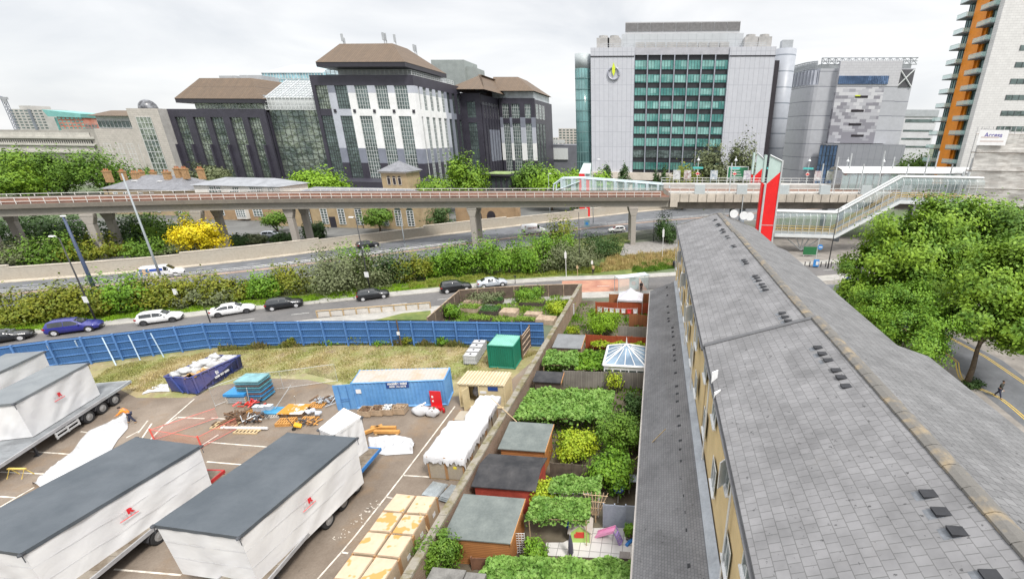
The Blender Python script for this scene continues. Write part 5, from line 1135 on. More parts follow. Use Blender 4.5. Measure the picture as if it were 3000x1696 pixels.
for sx in (0,1):
 b = blocks[2]; x0_, x1_ = (b[4],b[6]) if sx == 0 else (b[8],b[6]); mb.hexa([(x0_,61.6,10.75),(x1_,61.6,12.58),(x1_,61.75,12.58),(x0_,61.75,10.75)],[(x0_,61.6,11.0),(x1_,61.6,12.84),(x1_,61.75,12.84),(x0_,61.75,11.0)])
mb.build('verge', m_ridge, tr)
pl = [(2721,1448),(2758,1501),(2805,1559),(2904,1687),(2398,1019),(2411,1038),(2428,1056),(2451,1086),(2466,1107),(2480,1132)]
pl2 = [(2293,918),(2301,929),(2310,941),(2213,809),(2219,815),(2224,823),(2233,833),(2238,841),(2244,850),(2180,762),(2184,767),(2188,773),(2149,720),(2153,724),(2131,693),(2135,698),(2122,679),(2118,672),(2105,656),(2109,660),(2097,644)]
m_vent = mat('vent_dark', (.022,.023,.027), .6, .2, 4); m_vfl = mat('vent_flashing', (.13,.14,.155), .6, .25, 4)
for lst,b in ((pl,blocks[0]),(pl2,blocks[1])):
 sl_ = Vector((b[5]-b[3],0,b[10]-b[9])).normalized()
 for k,(px,py) in enumerate(lst):
  d = _ray(px,py); lo, hi = 3.0, 90.0
  for _ in range(40):
   m_ = (lo+hi)/2; P = np.array([0,0,HC])+d*(m_/d[1]); u = min(max((P[1]-b[1])/(b[2]-b[1]),0),1); xl_ = b[3]+(b[4]-b[3])*u; xr_ = b[5]+(b[6]-b[5])*u
   if P[2] > b[9]+(P[0]-xl_)/(xr_-xl_)*(b[10]-b[9]): lo = m_
   else: hi = m_
  q = Vector(P); nn = Vector((-sl_.z,0,sl_.x))
  mb = MB(); a = q-sl_*.2; c = q+sl_*.2; hh = nn*(.10+.02*(k%3)); w = Vector((0,.15,0))
  mb.hexa([a-w,a+w,c+w,c-w],[a-w+hh,a+w+hh,c+w+nn*.012,c-w+nn*.012]); vo = mb.build('roof_vent', m_vent, tr); f_ = MB(); a2 = q-sl_*.42; w2 = Vector((0,.17,0)); f_.hexa([a2-w2-nn*.02,a2+w2-nn*.02,q+w2-nn*.02,q-w2-nn*.02],[a2-w2+nn*.014,a2+w2+nn*.014,q+w2+nn*.014,q-w2+nn*.014]); f_.build('flashing', m_vfl, vo)
rn = random.Random(11); xw = 3.40
for r,z0 in enumerate((6.25,9.0)):
 y = 4.0+1.6*r
 while y < 60:
  xx = 3.42-.008*y-(.16 if y > 23.6 else 0)
  mb = MB(); mb.box(xx-.045,xx-.005,y,y+1.15,z0,z0+1.35); w = mb.build('window', m_gl_dark, tr)
  f = MB()
  for a,b_,c,d in ((y-.05,y+1.2,z0-.06,z0),(y-.05,y+1.2,z0+1.35,z0+1.42),(y-.05,y,z0,z0+1.35),(y+1.15,y+1.2,z0,z0+1.35),(y+.56,y+.62,z0,z0+1.35)): f.box(xx-.07,xx-.046 if c==z0 and d-c>1 else xx-.044,a,b_,c,d)
  f.box(xx-.16,xx-.005,y-.1,y+1.25,z0-.14,z0-.065)
  f.build('frame', m_wwin, w)
  if rn.random() < .16 and y > 9 and r == 1:
   c_ = MB(); a_ = rn.uniform(.5,.9); dx, dy = -cos(a_)*.55, -sin(a_)*.0-.35
   c_.hexa([(xx-.08,y+.55,z0),(xx-.08+dx,y+.55+dy,z0),(xx-.10+dx,y+.60+dy,z0),(xx-.10,y+.6,z0)],[(xx-.08,y+.55,z0+1.3),(xx-.08+dx,y+.55+dy,z0+1.3),(xx-.10+dx,y+.60+dy,z0+1.3),(xx-.10,y+.6,z0+1.3)]); c_.build('open_casement', m_wwin, w)
  y += 4.35
mb = MB(); y = 5.9
while y < 60:
 xx = 3.36-.008*y-(.16 if y > 23.6 else 0); MB().tube([(xx-.05,y,4.9),(xx-.05,y,10.7)], .05, 6).build('downpipe', m_wwin, tr); y += 7.65
mb = MB()   # open casements seen near the seam
for px,py in ((2082,1098),(2088,1156)):
 mb = MB(); yy, zz = S(px,py,2.95); mb.hexa([(3.3,yy,zz-.5),(2.98,yy-.3,zz-.3),(2.96,yy-.26,zz-.3),(3.28,yy+.04,zz-.3)],[(3.3,yy,zz+.3),(2.98,yy-.3,zz+.3),(2.96,yy-.26,zz+.3),(3.28,yy+.04,zz+.3)]); mb.build('open_casement', m_wwin, tr)
mb = MB(); x,y = 11.0, 60.5; mb.tube([(x,y,12),(x,y,15.2)], .05, 6); ae = mb.build('aerial_pole', m_gal, tr)
for dx,dz in ((-1.0,12.9),(.3,12.7),(1.1,12.6)):
 mb = MB(); mb.lathe([(.02,0),(.3,.04),(.5,.12),(.55,.2)],(0,0,0),14); o = mb.build('dish', mat('dish_white',(.62,.62,.62),.5,.05,1), ae); o.matrix_local = Matrix.Translation((x+dx,y,dz)) @ Matrix.Rotation(radians(80),4,'X')
lt = thing('lean_to', 'long single storey lean-to with dark grey tiles along the garden side of the terrace', 'extension')
e0,e1,zt0,zt1,ze = -.45,-.60,5.35,4.35,3.0
mb = MB(); mb.hexa([(e0,-3,ze-.1),(3.45,-3,zt0-.1),(2.98,57.6,zt1-.1),(e1,56.6,ze-.1)],[(e0,-3,ze),(3.45,-3,zt0),(2.98,57.6,zt1),(e1,56.6,ze)]); mb.build('roof', m_lt, lt)
mb = MB(); mb.hexa([(2.95,-3,zt0-.27),(3.42,-3,zt0-.01),(2.96,57.5,zt1+.0),(2.52,57.4,zt1-.17)],[(2.95,-3,zt0-.22),(3.42,-3,zt0+.05),(2.96,57.5,zt1+.05),(2.52,57.4,zt1-.12)]); mb.build('flashing', m_lead, lt)
mb = MB(); mb.hexa([(e0+.25,-3,0),(3.3,-3,0),(2.9,56.4,0),(e1+.25,56.4,0)],[(e0+.25,-3,ze-.05),(3.3,-3,ze-.05),(2.9,56.4,ze-.05),(e1+.25,56.4,ze-.05)]); mb.build('wall', m_tb, lt)
mb = MB(); mb.hexa([(e0-.1,-3,ze-.2),(e0,-3,ze-.2),(e1,56.6,ze-.2),(e1-.1,56.6,ze-.2)],[(e0-.1,-3,ze-.1),(e0,-3,ze-.1),(e1,56.6,ze-.1),(e1-.1,56.6,ze-.1)]); mb.build('gutter', mat('gutter_pale',(.50,.46,.42),.6,.1,1), lt)
n = np.cross(np.array([3.9,0,2.35]), np.array([-.15,59.6,0.0])); n /= np.linalg.norm(n); n = n if n[2] > 0 else -n
for k,(px,py) in enumerate([(1954,842),(1955,865),(1956,898),(1958,916),(1958,933),(1959,941),(1970,960),(1971,972),(1972,986),(1973,1011),(1975,1025),(1975,1041),(1977,1056),(1979,1093),(1982,1132),(1984,1154),(1984,1177),(1987,1220),(1990,1248),(1993,1292),(1994,1318),(1997,1352),(2007,1454),(2012,1502),(2015,1554),(2021,1658)]):
 d = _ray(px,py)
 lo, hi = 5.0, 80.0
 for _ in range(40):                          # march to the (slightly twisted) roof surface
  m_ = (lo+hi)/2; P = np.array([0,0,HC])+d*(m_/d[1]); u = (P[1]+3)/60; xe = e0+(e1-e0)*u; zt_ = zt0+(zt1-zt0)*u; zs_r = ze+(P[0]-xe)/(3.45-.47*u-xe)*(zt_-ze)
  if P[2] > zs_r: lo = m_
  else: hi = m_
 mb = MB(); mb.hexa([(P[0]-.11,P[1]-.1,P[2]-.06),(P[0]+.11,P[1]-.1,P[2]+.05),(P[0]+.11,P[1]+.1,P[2]+.05),(P[0]-.11,P[1]+.1,P[2]-.06)],[(P[0]-.11,P[1]-.1,P[2]+.04),(P[0]+.11,P[1]-.1,P[2]+.1),(P[0]+.11,P[1]+.1,P[2]+.1),(P[0]-.11,P[1]+.1,P[2]+.04)]); mb.build('roof_vent', m_vent, lt)
gw_ = thing('garden_wall', 'long old brick garden wall with a mossy stone coping between yard and gardens', 'wall')
m_gwb = brick_mat('old_garden_brick', (.33,.20,.13), (.27,.16,.10), (.36,.32,.27), .225, .075, .014, 'yz', .3, .9, .4, vscale=.7)
m_cop = mat('mossy_coping', (.34,.31,.26), .95, .25, 1.4, c2=(.16,.14,.07), lo=.45, hi=.62)
mb = MB(); mb.hexa([(-11.75,1,0),(-11.4,1,0),(-10.55,60.5,0),(-10.9,60.5,0)],[(-11.75,1,2.25),(-11.4,1,2.25),(-10.55,60.5,2.25),(-10.9,60.5,2.25)]); mb.build('wall', m_gwb, gw_)
mb = MB(); k = 66
for i in range(k):
 a, b = 1+59.5*i/k, 1+59.5*(i+1)/k-.015; xa, xb = -11.75+.0143*(a-1), -11.75+.0143*(b-1); j = .015*((i*5)%4)
 mb.hexa([(xa-.08,a,2.25),(xa+.43,a,2.25),(xb+.43,b,2.25),(xb-.08,b,2.25)],[(xa-.06,a,2.36+j),(xa+.41,a,2.36+j),(xb+.41,b,2.36+j),(xb-.06,b,2.36+j)])
mb.build('coping', m_cop, gw_)
# ================================================================== GARDENS
m_orw = brick_mat('orange_boards', (.46,.20,.07), (.40,.17,.06), (.22,.09,.03), 30, .13, .012, 'wall', .2, .8, .4)
m_redw = mat('red_boards', (.36,.06,.04), .8, .2, 1)
m_felt = mat('grey_green_felt', (.135,.155,.150), .9, .12, .9, c2=(.17,.19,.18)); m_felt2 = mat('black_felt', (.030,.031,.036), .8, .25, .8, c2=(.06,.058,.06)); m_felt3 = mat('grey_felt', (.18,.187,.195), .9, .12, 1)
def quadG(pts, z): return [G(x,y,z) for x,y in pts]
def shed(name, label, tl, tr_, br, bl, zh, zl, m_roof, m_wall, ov=.15, cat='shed', door=True, ridge=False):
 """mono- or double-pitch garden shed; roof corners given from the survey; zh height at the far edge, zl at the near edge"""
 A, B, Cc, D = G(*tl,zh), G(*tr_,zh), G(*br,zl), G(*bl,zl)
 x0 = (A[0]+D[0])/2; x1 = (B[0]+Cc[0])/2; y1 = (A[1]+B[1])/2; y0 = (Cc[1]+D[1])/2
 t_ = thing(name, label, cat, (x0,y0,0)); w = x1-x0; d = y1-y0
 mb = MB()
 if ridge:
  zm = max(zh,zl)+.35; zs_ = min(zh,zl)
  mb.hexa([(0,0,zs_),(w,0,zs_),(w,d/2,zm),(0,d/2,zm)],[(0,0,zs_+.07),(w,0,zs_+.07),(w,d/2,zm+.07),(0,d/2,zm+.07)]); mb.hexa([(0,d/2,zm),(w,d/2,zm),(w,d,zs_),(0,d,zs_)],[(0,d/2,zm+.07),(w,d/2,zm+.07),(w,d,zs_+.07),(0,d,zs_+.07)])
 else: mb.hexa([(0,0,zl),(w,0,zl),(w,d,zh),(0,d,zh)],[(0,0,zl+.07),(w,0,zl+.07),(w,d,zh+.07),(0,d,zh+.07)])
 mb.build('roof', m_roof, t_)
 mb = MB(); a, b, c, e = ov, w-ov, ov, d-ov
 if ridge: mb.add([(a,c,0),(b,c,0),(b,e,0),(a,e,0),(a,c,zs_),(b,c,zs_),(b,e,zs_),(a,e,zs_),(a,d/2,zm-.03),(b,d/2,zm-.03)],[(0,1,5,4),(2,3,7,6),(1,2,6,9,5),(3,0,4,8,7)])
 else: mb.hexa([(a,c,0),(b,c,0),(b,e,0),(a,e,0)],[(a,c,zl-.01),(b,c,zl-.01),(b,e,zh-.01),(a,e,zh-.01)])
 mb.build('wall', m_wall, t_)
 tr2 = MB(); 
 if ridge: pass
 else: tr2.hexa([(w,0,zl-.1),(w+.03,0,zl-.1),(w+.03,d,zh-.1),(w,d,zh-.1)],[(w,0,zl+.08),(w+.03,0,zl+.08),(w+.03,d,zh+.08),(w,d,zh+.08)])
 if door:
  dm_ = MB(); dm_.box(w-ov,w-ov+.04,d*.35,d*.35+.85,.05,1.9); dm_.box(w-ov+.04,w-ov+.06,d*.35+.06,d*.35+.14,.2,1.8); dd = dm_.build('door', mat('orange_door',(.40,.17,.05),.7,.15,1) if m_wall is m_orw else m_wall, t_)
 if tr2.v: tr2.build('barge_board', mat('orange_trim',(.50,.25,.10),.7,.1,1), t_)
 return t_
shed('garden_shed', 'orange timber shed with a grey green felt roof, nearest of the garden sheds', (1360,1450),(1542,1461),(1493,1595),(1294,1576),2.25,1.95,m_felt,m_orw)
shed('garden_shed', 'shed with a black felt roof and red front boards against the garden wall', (1432,1331),(1605,1335),(1571,1435),(1375,1432),2.1,2.0,m_felt2,m_redw,ridge=True)
shed('garden_shed', 'orange timber shed with a grey green roof beside the round yellow green vine', (1495,1237),(1622,1243),(1599,1323),(1456,1318),2.3,2.0,m_felt,m_orw)
shed('garden_shed', 'small shed with a torn dark felt roof beside the weathered grey fence', (1568,1089),(1650,1090),(1647,1123),(1563,1120),2.2,1.9,m_felt2,mat('dark_boards',(.12,.09,.07),.9,.2,1),door=False)
shed('garden_shed', 'shed with a flat pale grey felt roof before the red fence', (1635,980),(1714,982),(1705,1022),(1616,1020),2.3,2.1,m_felt3,m_gwb,door=False)
sl_b = thing('slab_roof', 'old concrete slab roof with a plank on it at the bottom edge of the gardens', 'roof')
A = G(1215,1655,1.9); B = G(1375,1652,1.9); Cc = G(1432,1658,1.9)
mb = MB(); mb.box(-10.6,B[0]-.02,A[1]-2.2,A[1],0,1.9); mb.box(B[0]+.02,Cc[0],A[1]-2.2,A[1]-.05,0,1.84); mb.build('slab', mat('speckled_concrete',(.17,.165,.155),.95,.3,1.5), sl_b)
mb = MB(); mb.obox((B[0]-.2,A[1]-.75,1.905),.9,.12,.04,.1); mb.build('plank', mat('timber',(.46,.34,.20),.8,.15,2), sl_b)
m_tim = mat('timber', (.46,.34,.20), .8, .15, 2); m_gf = brick_mat('weathered_fence', (.27,.25,.22), (.22,.20,.18), (.10,.09,.08), .16, 30, .012, 'wall', .3, .9, .3, 0)
m_rf = brick_mat('red_fence', (.34,.075,.03), (.30,.06,.025), (.14,.03,.015), .16, 30, .012, 'wall', .2, .85, .3, 0); m_of = brick_mat('brown_fence', (.34,.14,.06), (.28,.11,.05), (.12,.05,.03), .14, 30, .012, 'wall', .2, .85, .3, 0)
def fence(name, label, p, q, z, h, m, parts=4, cap=True):
 a, b = Vector(G(*p,z)), Vector(G(*q,z)); t_ = thing(name, label, 'fence'); L_ = (b-a).length; ang_ = math.atan2(b.y-a.y,b.x-a.x); t_.location = (a.x,a.y,0); t_.rotation_euler = (0,0,ang_)
 for i in range(parts): mb = MB(); mb.box(L_*i/parts+.04,L_*(i+1)/parts-.04,-.02,.02,.05,h-.03*(i%2)); mb.build('panel', m, t_)
 for i in range(parts+1): mb = MB(); mb.box(L_*i/parts-.04,L_*i/parts+.04,-.05,.05,0,h+.08); mb.build('post', m, t_)
 return t_
fence('garden_fence', 'weathered grey close board fence in front of the conservatory', (1650,1086),(1893,1091),1.8,1.8,m_gf)
fence('garden_fence', 'bright red brown fence behind the conservatory', (1716,980),(1897,988),1.8,1.8,m_rf)
fence('garden_fence', 'short orange brown fence panel beside the willow bush', (1844,918),(1900,921),1.8,1.7,m_of,2)
fence('garden_fence', 'pale grey fence behind the willow bush', (1812,955),(1898,958),1.8,1.8,m_gf,3)
fence('garden_fence', 'dark red brown fence along the laundry line', (1745,883),(1900,886),1.8,1.7,m_rf,4)
fence('garden_fence', 'brown fence on either side of the grey party tent', (1785,858),(1905,856),1.8,1.6,m_of,3)
fence('garden_fence', 'blue grey painted fence with a red flower by the patio', (1768,1477),(1866,1482),1.8,1.8,mat('blue_grey_boards',(.27,.30,.36),.8,.1,1),3)
fence('garden_fence', 'dark plank fence behind the lattice trellis', (1612,1355),(1870,1370),1.6,1.6,mat('dark_planks',(.10,.08,.06),.9,.3,2),4)  # planks have a dark brown base colour
fence('garden_fence', 'low rusty brown rail fence in front of the bottom vine', (1380,1633),(1853,1648),.9,.9,mat('rusty_brown',(.20,.10,.06),.9,.2,2),6)
cv = thing('conservatory', 'white framed conservatory with a blue glass pyramid roof', 'conservatory')
zc = 2.35; a = G(1768,1070,zc); b = G(1894,1075,zc); c = G(1896,1017,zc); d = G(1781,1014,zc); ap = Vector((*G(1834,1024,3.7),3.7))
x0,x1,y0,y1 = (a[0]+d[0])/2,(b[0]+c[0])/2,(a[1]+b[1])/2,(c[1]+d[1])/2
ap = Vector(((x0+x1)/2,(y0+y1)/2+.1,3.55)); cs = [Vector((x0,y0,zc)),Vector((x1,y0,zc)),Vector((x1,y1,zc)),Vector((x0,y1,zc))]
mb = MB(); [mb.add([cs[i],cs[(i+1)%4],ap],[(0,1,2)]) for i in range(4)]; mb.build('roof_glass', mat('blue_roof_glass',(.13,.20,.29),.12,.2,.5,c2=(.26,.35,.44),fine=False), cv)
f = MB()
for i in range(4):
 p, q = cs[i], cs[(i+1)%4]; f.bar(p+Vector((0,0,.03)), ap+Vector((0,0,.05)), .12); f.bar(p, q, .18)
 for k in range(1,4): f.bar(p+(q-p)*(k/4)+Vector((0,0,.03)), (ap+(p+(q-p)*(k/4)-ap)*(.22))+Vector((0,0,.04)), .06)
f.tube([ap,ap+Vector((0,0,.75))],[.09,.03],6); f.build('roof_frame', m_wwin, cv)
f = MB(); f.box(x0+.1,x1-.1,y0+.05,y0+.15,0,.9); f.box(x0+.05,x0+.15,y0+.16,y1,0,.9); f.box(x0+.1,x1-.1,y0+.04,y0+.16,1.9,2.28)
for k in range(6): x = x0+.1+(x1-x0-.2)*k/5; f.box(x-.05,x+.05,y0+.03,y0+.17,.9,1.9)
for k in range(6): y = y0+.2+(y1-y0-.2)*k/5; f.box(x0+.03,x0+.17,y-.05,y+.05,.9,2.3)
f.build('wall_frame', m_wwin, cv); mb = MB(); mb.box(x0+.12,x1-.12,y0+.08,y0+.1,.9,1.9); mb.box(x0+.08,x0+.1,y0+.2,y1,.9,2.3); mb.build('pane', m_gl_dark, cv)
pt = thing('party_tent', 'grey white pop-up party tent with a peaked roof at the far end of the gardens', 'tent')
zc = 2.1; a = G(1809,878,zc); b = G(1882,880,zc); d = G(1826,862,zc); x0,x1,y0 = a[0],b[0],a[1]; y1 = y0+3.0; ap = Vector(((x0+x1)/2,(y0+y1)/2,3.35))
cs = [Vector((x0,y0,zc)),Vector((x1,y0,zc)),Vector((x1,y1,zc)),Vector((x0,y1,zc))]; mb = MB()
for i in range(4):
 p,q = cs[i],cs[(i+1)%4]; m1 = p+(ap-p)*.6-Vector((0,0,.18)); m2 = q+(ap-q)*.6-Vector((0,0,.18)); mb.add([p,q,m2,m1],[(0,1,2,3)]); mb.add([m1,m2,ap],[(0,1,2)]); mb.add([p-Vector((0,0,.25)),q-Vector((0,0,.25)),q,p],[(0,1,2,3)])
mb.build('canopy', mat('tent_cloth',(.50,.49,.53),.8,.12,1), pt); mb = MB(); [mb.tube([(p.x,p.y,0),(p.x,p.y,zc)],.03,6) for p in cs]; mb.build('leg', m_gal, pt)
mb = MB(); pq = [G(*p) for p in ((1595,1628),(1855,1640),(1862,1545),(1728,1548),(1650,1590),(1600,1590))]; mb.poly([(x,y,.05) for x,y in pq]); pa = structure(mb.build('patio', brick_mat('white_patio_tiles',(.62,.60,.58),(.56,.55,.53),(.28,.27,.26),.62,.62,.02,'xy',.15,.7,.2,0)))
ph = thing('playhouse', 'green and cream plastic playhouse with a red window on the patio', 'playhouse', (*G(1700,1590),0), .08)
mb = MB(); mb.box(-.55,.55,0,.95,.0,.95); mb.add([(-.55,0,.95),(.55,0,.95),(0,0,1.42),(-.55,.95,.95),(.55,.95,.95),(0,.95,1.42)],[(0,1,2),(5,4,3)]); mb.build('wall', flat('play_green',(.42,.62,.16)), ph)
mb = MB(); mb.hexa([(-.72,-.1,.82),(-.68,-.1,.78),(0,-.1,1.42),(0,-.1,1.5)],[(-.72,1.05,.82),(-.68,1.05,.78),(0,1.05,1.42),(0,1.05,1.5)]); mb.hexa([(.72,-.1,.82),(.68,-.1,.78),(.001,-.1,1.42),(.001,-.1,1.5)],[(.72,1.05,.82),(.68,1.05,.78),(.001,1.05,1.42),(.001,1.05,1.5)]); mb.build('roof', flat('play_grey',(.46,.42,.38)), ph)
mb = MB(); mb.box(-.24,.24,-.03,-.005,.42,.86); mb.box(-.33,-.25,-.05,-.01,.45,.72); w = mb.build('window', flat('play_red',(.62,.05,.03)), ph)
mb = MB(); mb.box(-.62,-.56,-.05,.98,0,.9); mb.box(.56,.62,-.05,.98,0,.9); mb.build('corner_post', flat('play_cream',(.70,.66,.52)), ph)
sd = thing('slide', 'pink toddler slide with purple steps on the patio', 'slide', (*G(1800,1585),0), -.25)
mb = MB(); mb.hexa([(-1.15,-.2,.02),(-1.15,.2,.02),(0,.2,.85),(0,-.2,.85)],[(-1.15,-.2,.09),(-1.15,.2,.09),(0,.2,.92),(0,-.2,.92)])
for sy in (-.22,.2): mb.hexa([(-1.15,sy,.02),(-1.15,sy+.03,.02),(0,sy+.03,.85),(0,sy,.85)],[(-1.15,sy,.2),(-1.15,sy+.03,.2),(0,sy+.03,1.05),(0,sy,1.05)])
mb.build('chute', flat('toy_pink',(.72,.30,.50)), sd); mb = MB()
for sy in (-.22,.2): mb.hexa([(.0,sy,.92),(.06,sy,.92),(.45,sy,0),(.38,sy,0)],[(0,sy+.04,.92),(.06,sy+.04,.92),(.45,sy+.04,0),(.38,sy+.04,0)])
for k in range(4): mb.box(.1+.09*k,.2+.09*k,-.18,.2,.66-.19*k,.70-.19*k)
mb.build('steps', flat('toy_purple',(.30,.20,.46)), sd)
bk = thing('seesaw', 'small blue toy lying beside the pink slide', 'toy', (*G(1846,1590),0), .9); mb = MB(); mb.hexa([(-.35,-.1,.05),(.35,-.1,.05),(.35,.1,.05),(-.35,.1,.05)],[(-.3,-.08,.18),(.3,-.08,.18),(.3,.08,.18),(-.3,.08,.18)]); mb.build('seat', flat('toy_blue',(.03,.18,.50)), bk); mb = MB(); mb.tube([(-.2,0,.18),(-.2,0,.4)],.02,5); mb.build('handle', flat('toy_blue',(1,1,1)), bk)
bn_ = thing('garden_bin', 'deep blue barrel beside the vine near the playhouse', 'barrel', (*G(1675,1545),0)); MB().lathe([(.3,0),(.34,.3),(.34,.6),(.3,.95),(.26,1.0)],(0,0,0),16).build('drum', flat('barrel_blue',(.02,.10,.42)), bn_, True); MB().lathe([(.355,.28),(.355,.34)],(0,0,0),16).build('hoop', flat('barrel_hoop',(.02,.07,.3)), bn_)
bq = thing('storage_box', 'low grey stone planter at the near right corner of the patio', 'planter', (*G(1830,1642),0)); mb = MB(); mb.box(-.28,.28,-.2,.2,0,.4); mb.build('box', mat('planter_grey',(.22,.20,.19),.9,.2,2), bq); mb = MB(); mb.box(-.3,.3,-.22,.22,.4,.45); mb.build('lid', mat('planter_grey',(1,1,1)), bq)
um = thing('folded_parasol', 'folded dark parasol standing on the near edge of the patio', 'parasol', (*G(1673,1632),0)); MB().lathe([(.05,0),(.16,.3),(.13,1.0),(.04,1.6)],(0,0,.1),8).build('cloth', flat('parasol_dark',(.08,.08,.11)), um); MB().cyl(0,0,0,1.85,.025,6).build('pole', m_gal, um)
tb_ = thing('garden_table', 'grey tarpaulin covered frame by the lean-to', 'table', (*G(1862,1428),0)); MB().box(-.45,.45,-.6,.6,1.0,1.05).build('top', flat('tarp_grey',(.30,.34,.38)), tb_)
for sx in (-.4,.4):
 for sy in (-.55,.55): MB().box(sx-.03,sx+.03,sy-.03,sy+.03,0,1).build('leg', m_gal, tb_)
bb_ = thing('bbq', 'blue tub on thin legs in the dark garden corner', 'barbecue', (*G(1812,1458),0)); MB().lathe([(.1,.55),(.35,.7),(.4,.9),(.36,.92)],(0,0,0),14).build('bowl', flat('tub_blue',(.03,.06,.32)), bb_)
for g_ in (0.5,2.6,4.7): MB().tube([(.2*cos(g_),.2*sin(g_),.65),(.42*cos(g_),.42*sin(g_),0)],.02,5).build('leg', m_gal, bb_)
lw = thing('lattice_trellis', 'white lattice trellis leaning beside the orange shed', 'trellis', (*G(1520,1620),0), .1); mb = MB()
for k in range(6): mb.box(-.4+.16*k-.015,-.4+.16*k+.015,-.02,.0,0,1.5)
for k in range(9): mb.box(-.42,.42,.001,.02,.05+.18*k,.08+.18*k)
mb.build('lattice', m_wwin, lw)
tp = thing('fan_trellis', 'peach coloured fan trellis raised over the blue grey fence', 'trellis', (*G(1745,1530),0)); mb = MB()
for k in range(7): mb.tube([(-.2+.06*k,0,.6),(-.75+.25*k,.1,2.3)],.02,4)
for z,w in ((1.1,.4),(1.6,.6),(2.1,.75)): mb.tube([(-w,.06,z),(w,.06,z)],.02,4)
mb.build('lattice', mat('peach_timber',(.60,.44,.28),.7,.1,2), tp); MB().box(-.04,.04,-.02,.02,0,.7).build('stake', m_tim, tp)
for i,(a,b,za,zb,lab) in enumerate((((1950,1256),(1856,1350),4.6,1.5,'long bamboo pole leaning on the lean-to gutter beside the dark shrub'),((1439,1165),(1515,1236),2.9,2.2,'long timber pole resting across the garden wall by the cream cabin'))):
 p, q = (*G(*a,za),za), (*G(*b,zb),zb); tag(MB().tube([p,q],.035,6).build('timber_pole', m_tim), lab, 'pole')
ll = thing('washing_line', 'washing line hung with pale laundry and one red shirt', 'washing line'); y = G(1820,905,1.7)[1]; xa,xb = G(1750,905,1.7)[0],G(1868,905,1.7)[0]
MB().tube([(xa,y,1.85),((xa+xb)/2,y,1.7),(xb,y,1.85)],.012,4).build('line', m_wwin, ll)
for k in range(7):
 x = xa+.3+(xb-xa-.6)*k/6; mb = MB(); mb.add([(x-.25,y,1.76),(x+.25,y,1.76),(x+.25,y-.06,1.2),(x-.22,y-.05,1.15),(x,y+.03,1.4)],[(0,1,4),(1,2,4),(2,3,4),(3,0,4)]); mb.build('garment', flat('cloth_red',(.55,.04,.04)) if k == 5 else flat('cloth_pale',(.60,.58,.60)), ll)
MB().tube([(xa,y,0),(xa,y,1.9)],.03,5).tube([(xb,y,0),(xb,y,1.9)],.03,5).build('post', m_gal, ll)
wb = thing('whitewashed_panel', 'white painted board against the garden wall in the far gardens', 'board', (*G(1672,925),0)); MB().box(-.5,.5,-.05,.05,0,1.6).build('panel', mat('white_board',(.60,.60,.62),.8,.1,1), wb); MB().box(-.52,.52,-.08,.08,1.6,1.66).build('cap', m_wwin, wb)
m_bed = mat('bed_timber', (.36,.26,.18), .9, .25, 1.5, c2=(.46,.36,.27))
lg1 = leaf_mat('bed_leaves', (.20,.30,.045), (.12,.22,.03), (.34,.42,.07), 1.2); lg2 = leaf_mat('bed_leaves_dark', (.07,.16,.04), (.045,.11,.03), (.14,.24,.06), 1.0)
m_bed2 = mat('dark_bed', (.07,.055,.045), .9, .3, 2)
beds = [(1376,897,2.6,1.5,lg1),(1436,903,2.4,1.9,lg2),(1492,908,2.2,1.7,None),(1560,880,3.4,1.5,lg1),(1563,916,2.2,1.2,None),(1408,930,2.6,1.2,lg1),(1475,937,2.0,1.0,lg1),(1450,876,2.2,1.2,lg2),(1385,880,2.4,1.0,None),(1540,934,2.4,1.1,lg1),(1600,930,2.4,1.6,None)]
for i,(px,py,w,d,lm) in enumerate(beds):
 x,y = G(px,py,.7); lab = ['bright green salad','blue green kale','bare boarded top','long row of lime green lettuce','low boarded lid','pale green seedlings','small patch of lime leaves','grey green herbs','pinkish boards','yellow green leaves','grey slatted boards'][i]
 t_ = thing('raised_bed', 'raised bed with %s in the allotment behind the hoarding'%lab, 'raised bed', (x,y,0), .03*((i*3)%5-2), 'raised beds in the allotment')
 mb = MB(); mb.box(-w/2,w/2,-d/2,-d/2+.06,0,.62); mb.box(-w/2,w/2,d/2-.06,d/2,0,.62); mb.box(-w/2,-w/2+.06,-d/2+.06,d/2-.06,0,.62); mb.box(w/2-.06,w/2,-d/2+.06,d/2-.06,0,.62)
 for k in range(4): mb.box(-w/2-.03+k*(w/3),-w/2+.04+k*(w/3),-d/2-.03,-d/2,0,.66)
 mb.build('frame', m_bed if i%2==0 else m_bed2, t_)
 mb = MB()
 if lm is None:
  for k in range(7): mb.box(-w/2+.02,w/2-.02,-d/2+d*k/7+.02,-d/2+d*(k+1)/7,.63,.67)
  mb.build('lid_board', m_bed, t_)
 else:
  mb.box(-w/2+.06,w/2-.06,-d/2+.06,d/2-.06,.4,.56); mb.build('soil', m_soil, t_)
  rg = np.random.default_rng(i); n = 900; P = np.stack([rg.uniform(-w/2,w/2,n),rg.uniform(-d/2,d/2,n),.6+np.abs(rg.normal(size=n))*.14],1); leaf_cloud('leaves', P, .10, lm, t_, i, .8)
al = thing('allotment_fence', 'dark board fence with pale posts around the allotment along the road', 'fence')
pp = [G(*p,1.9) for p in ((1252,930),(1346,850),(1450,842),(1560,836),(1696,832))]
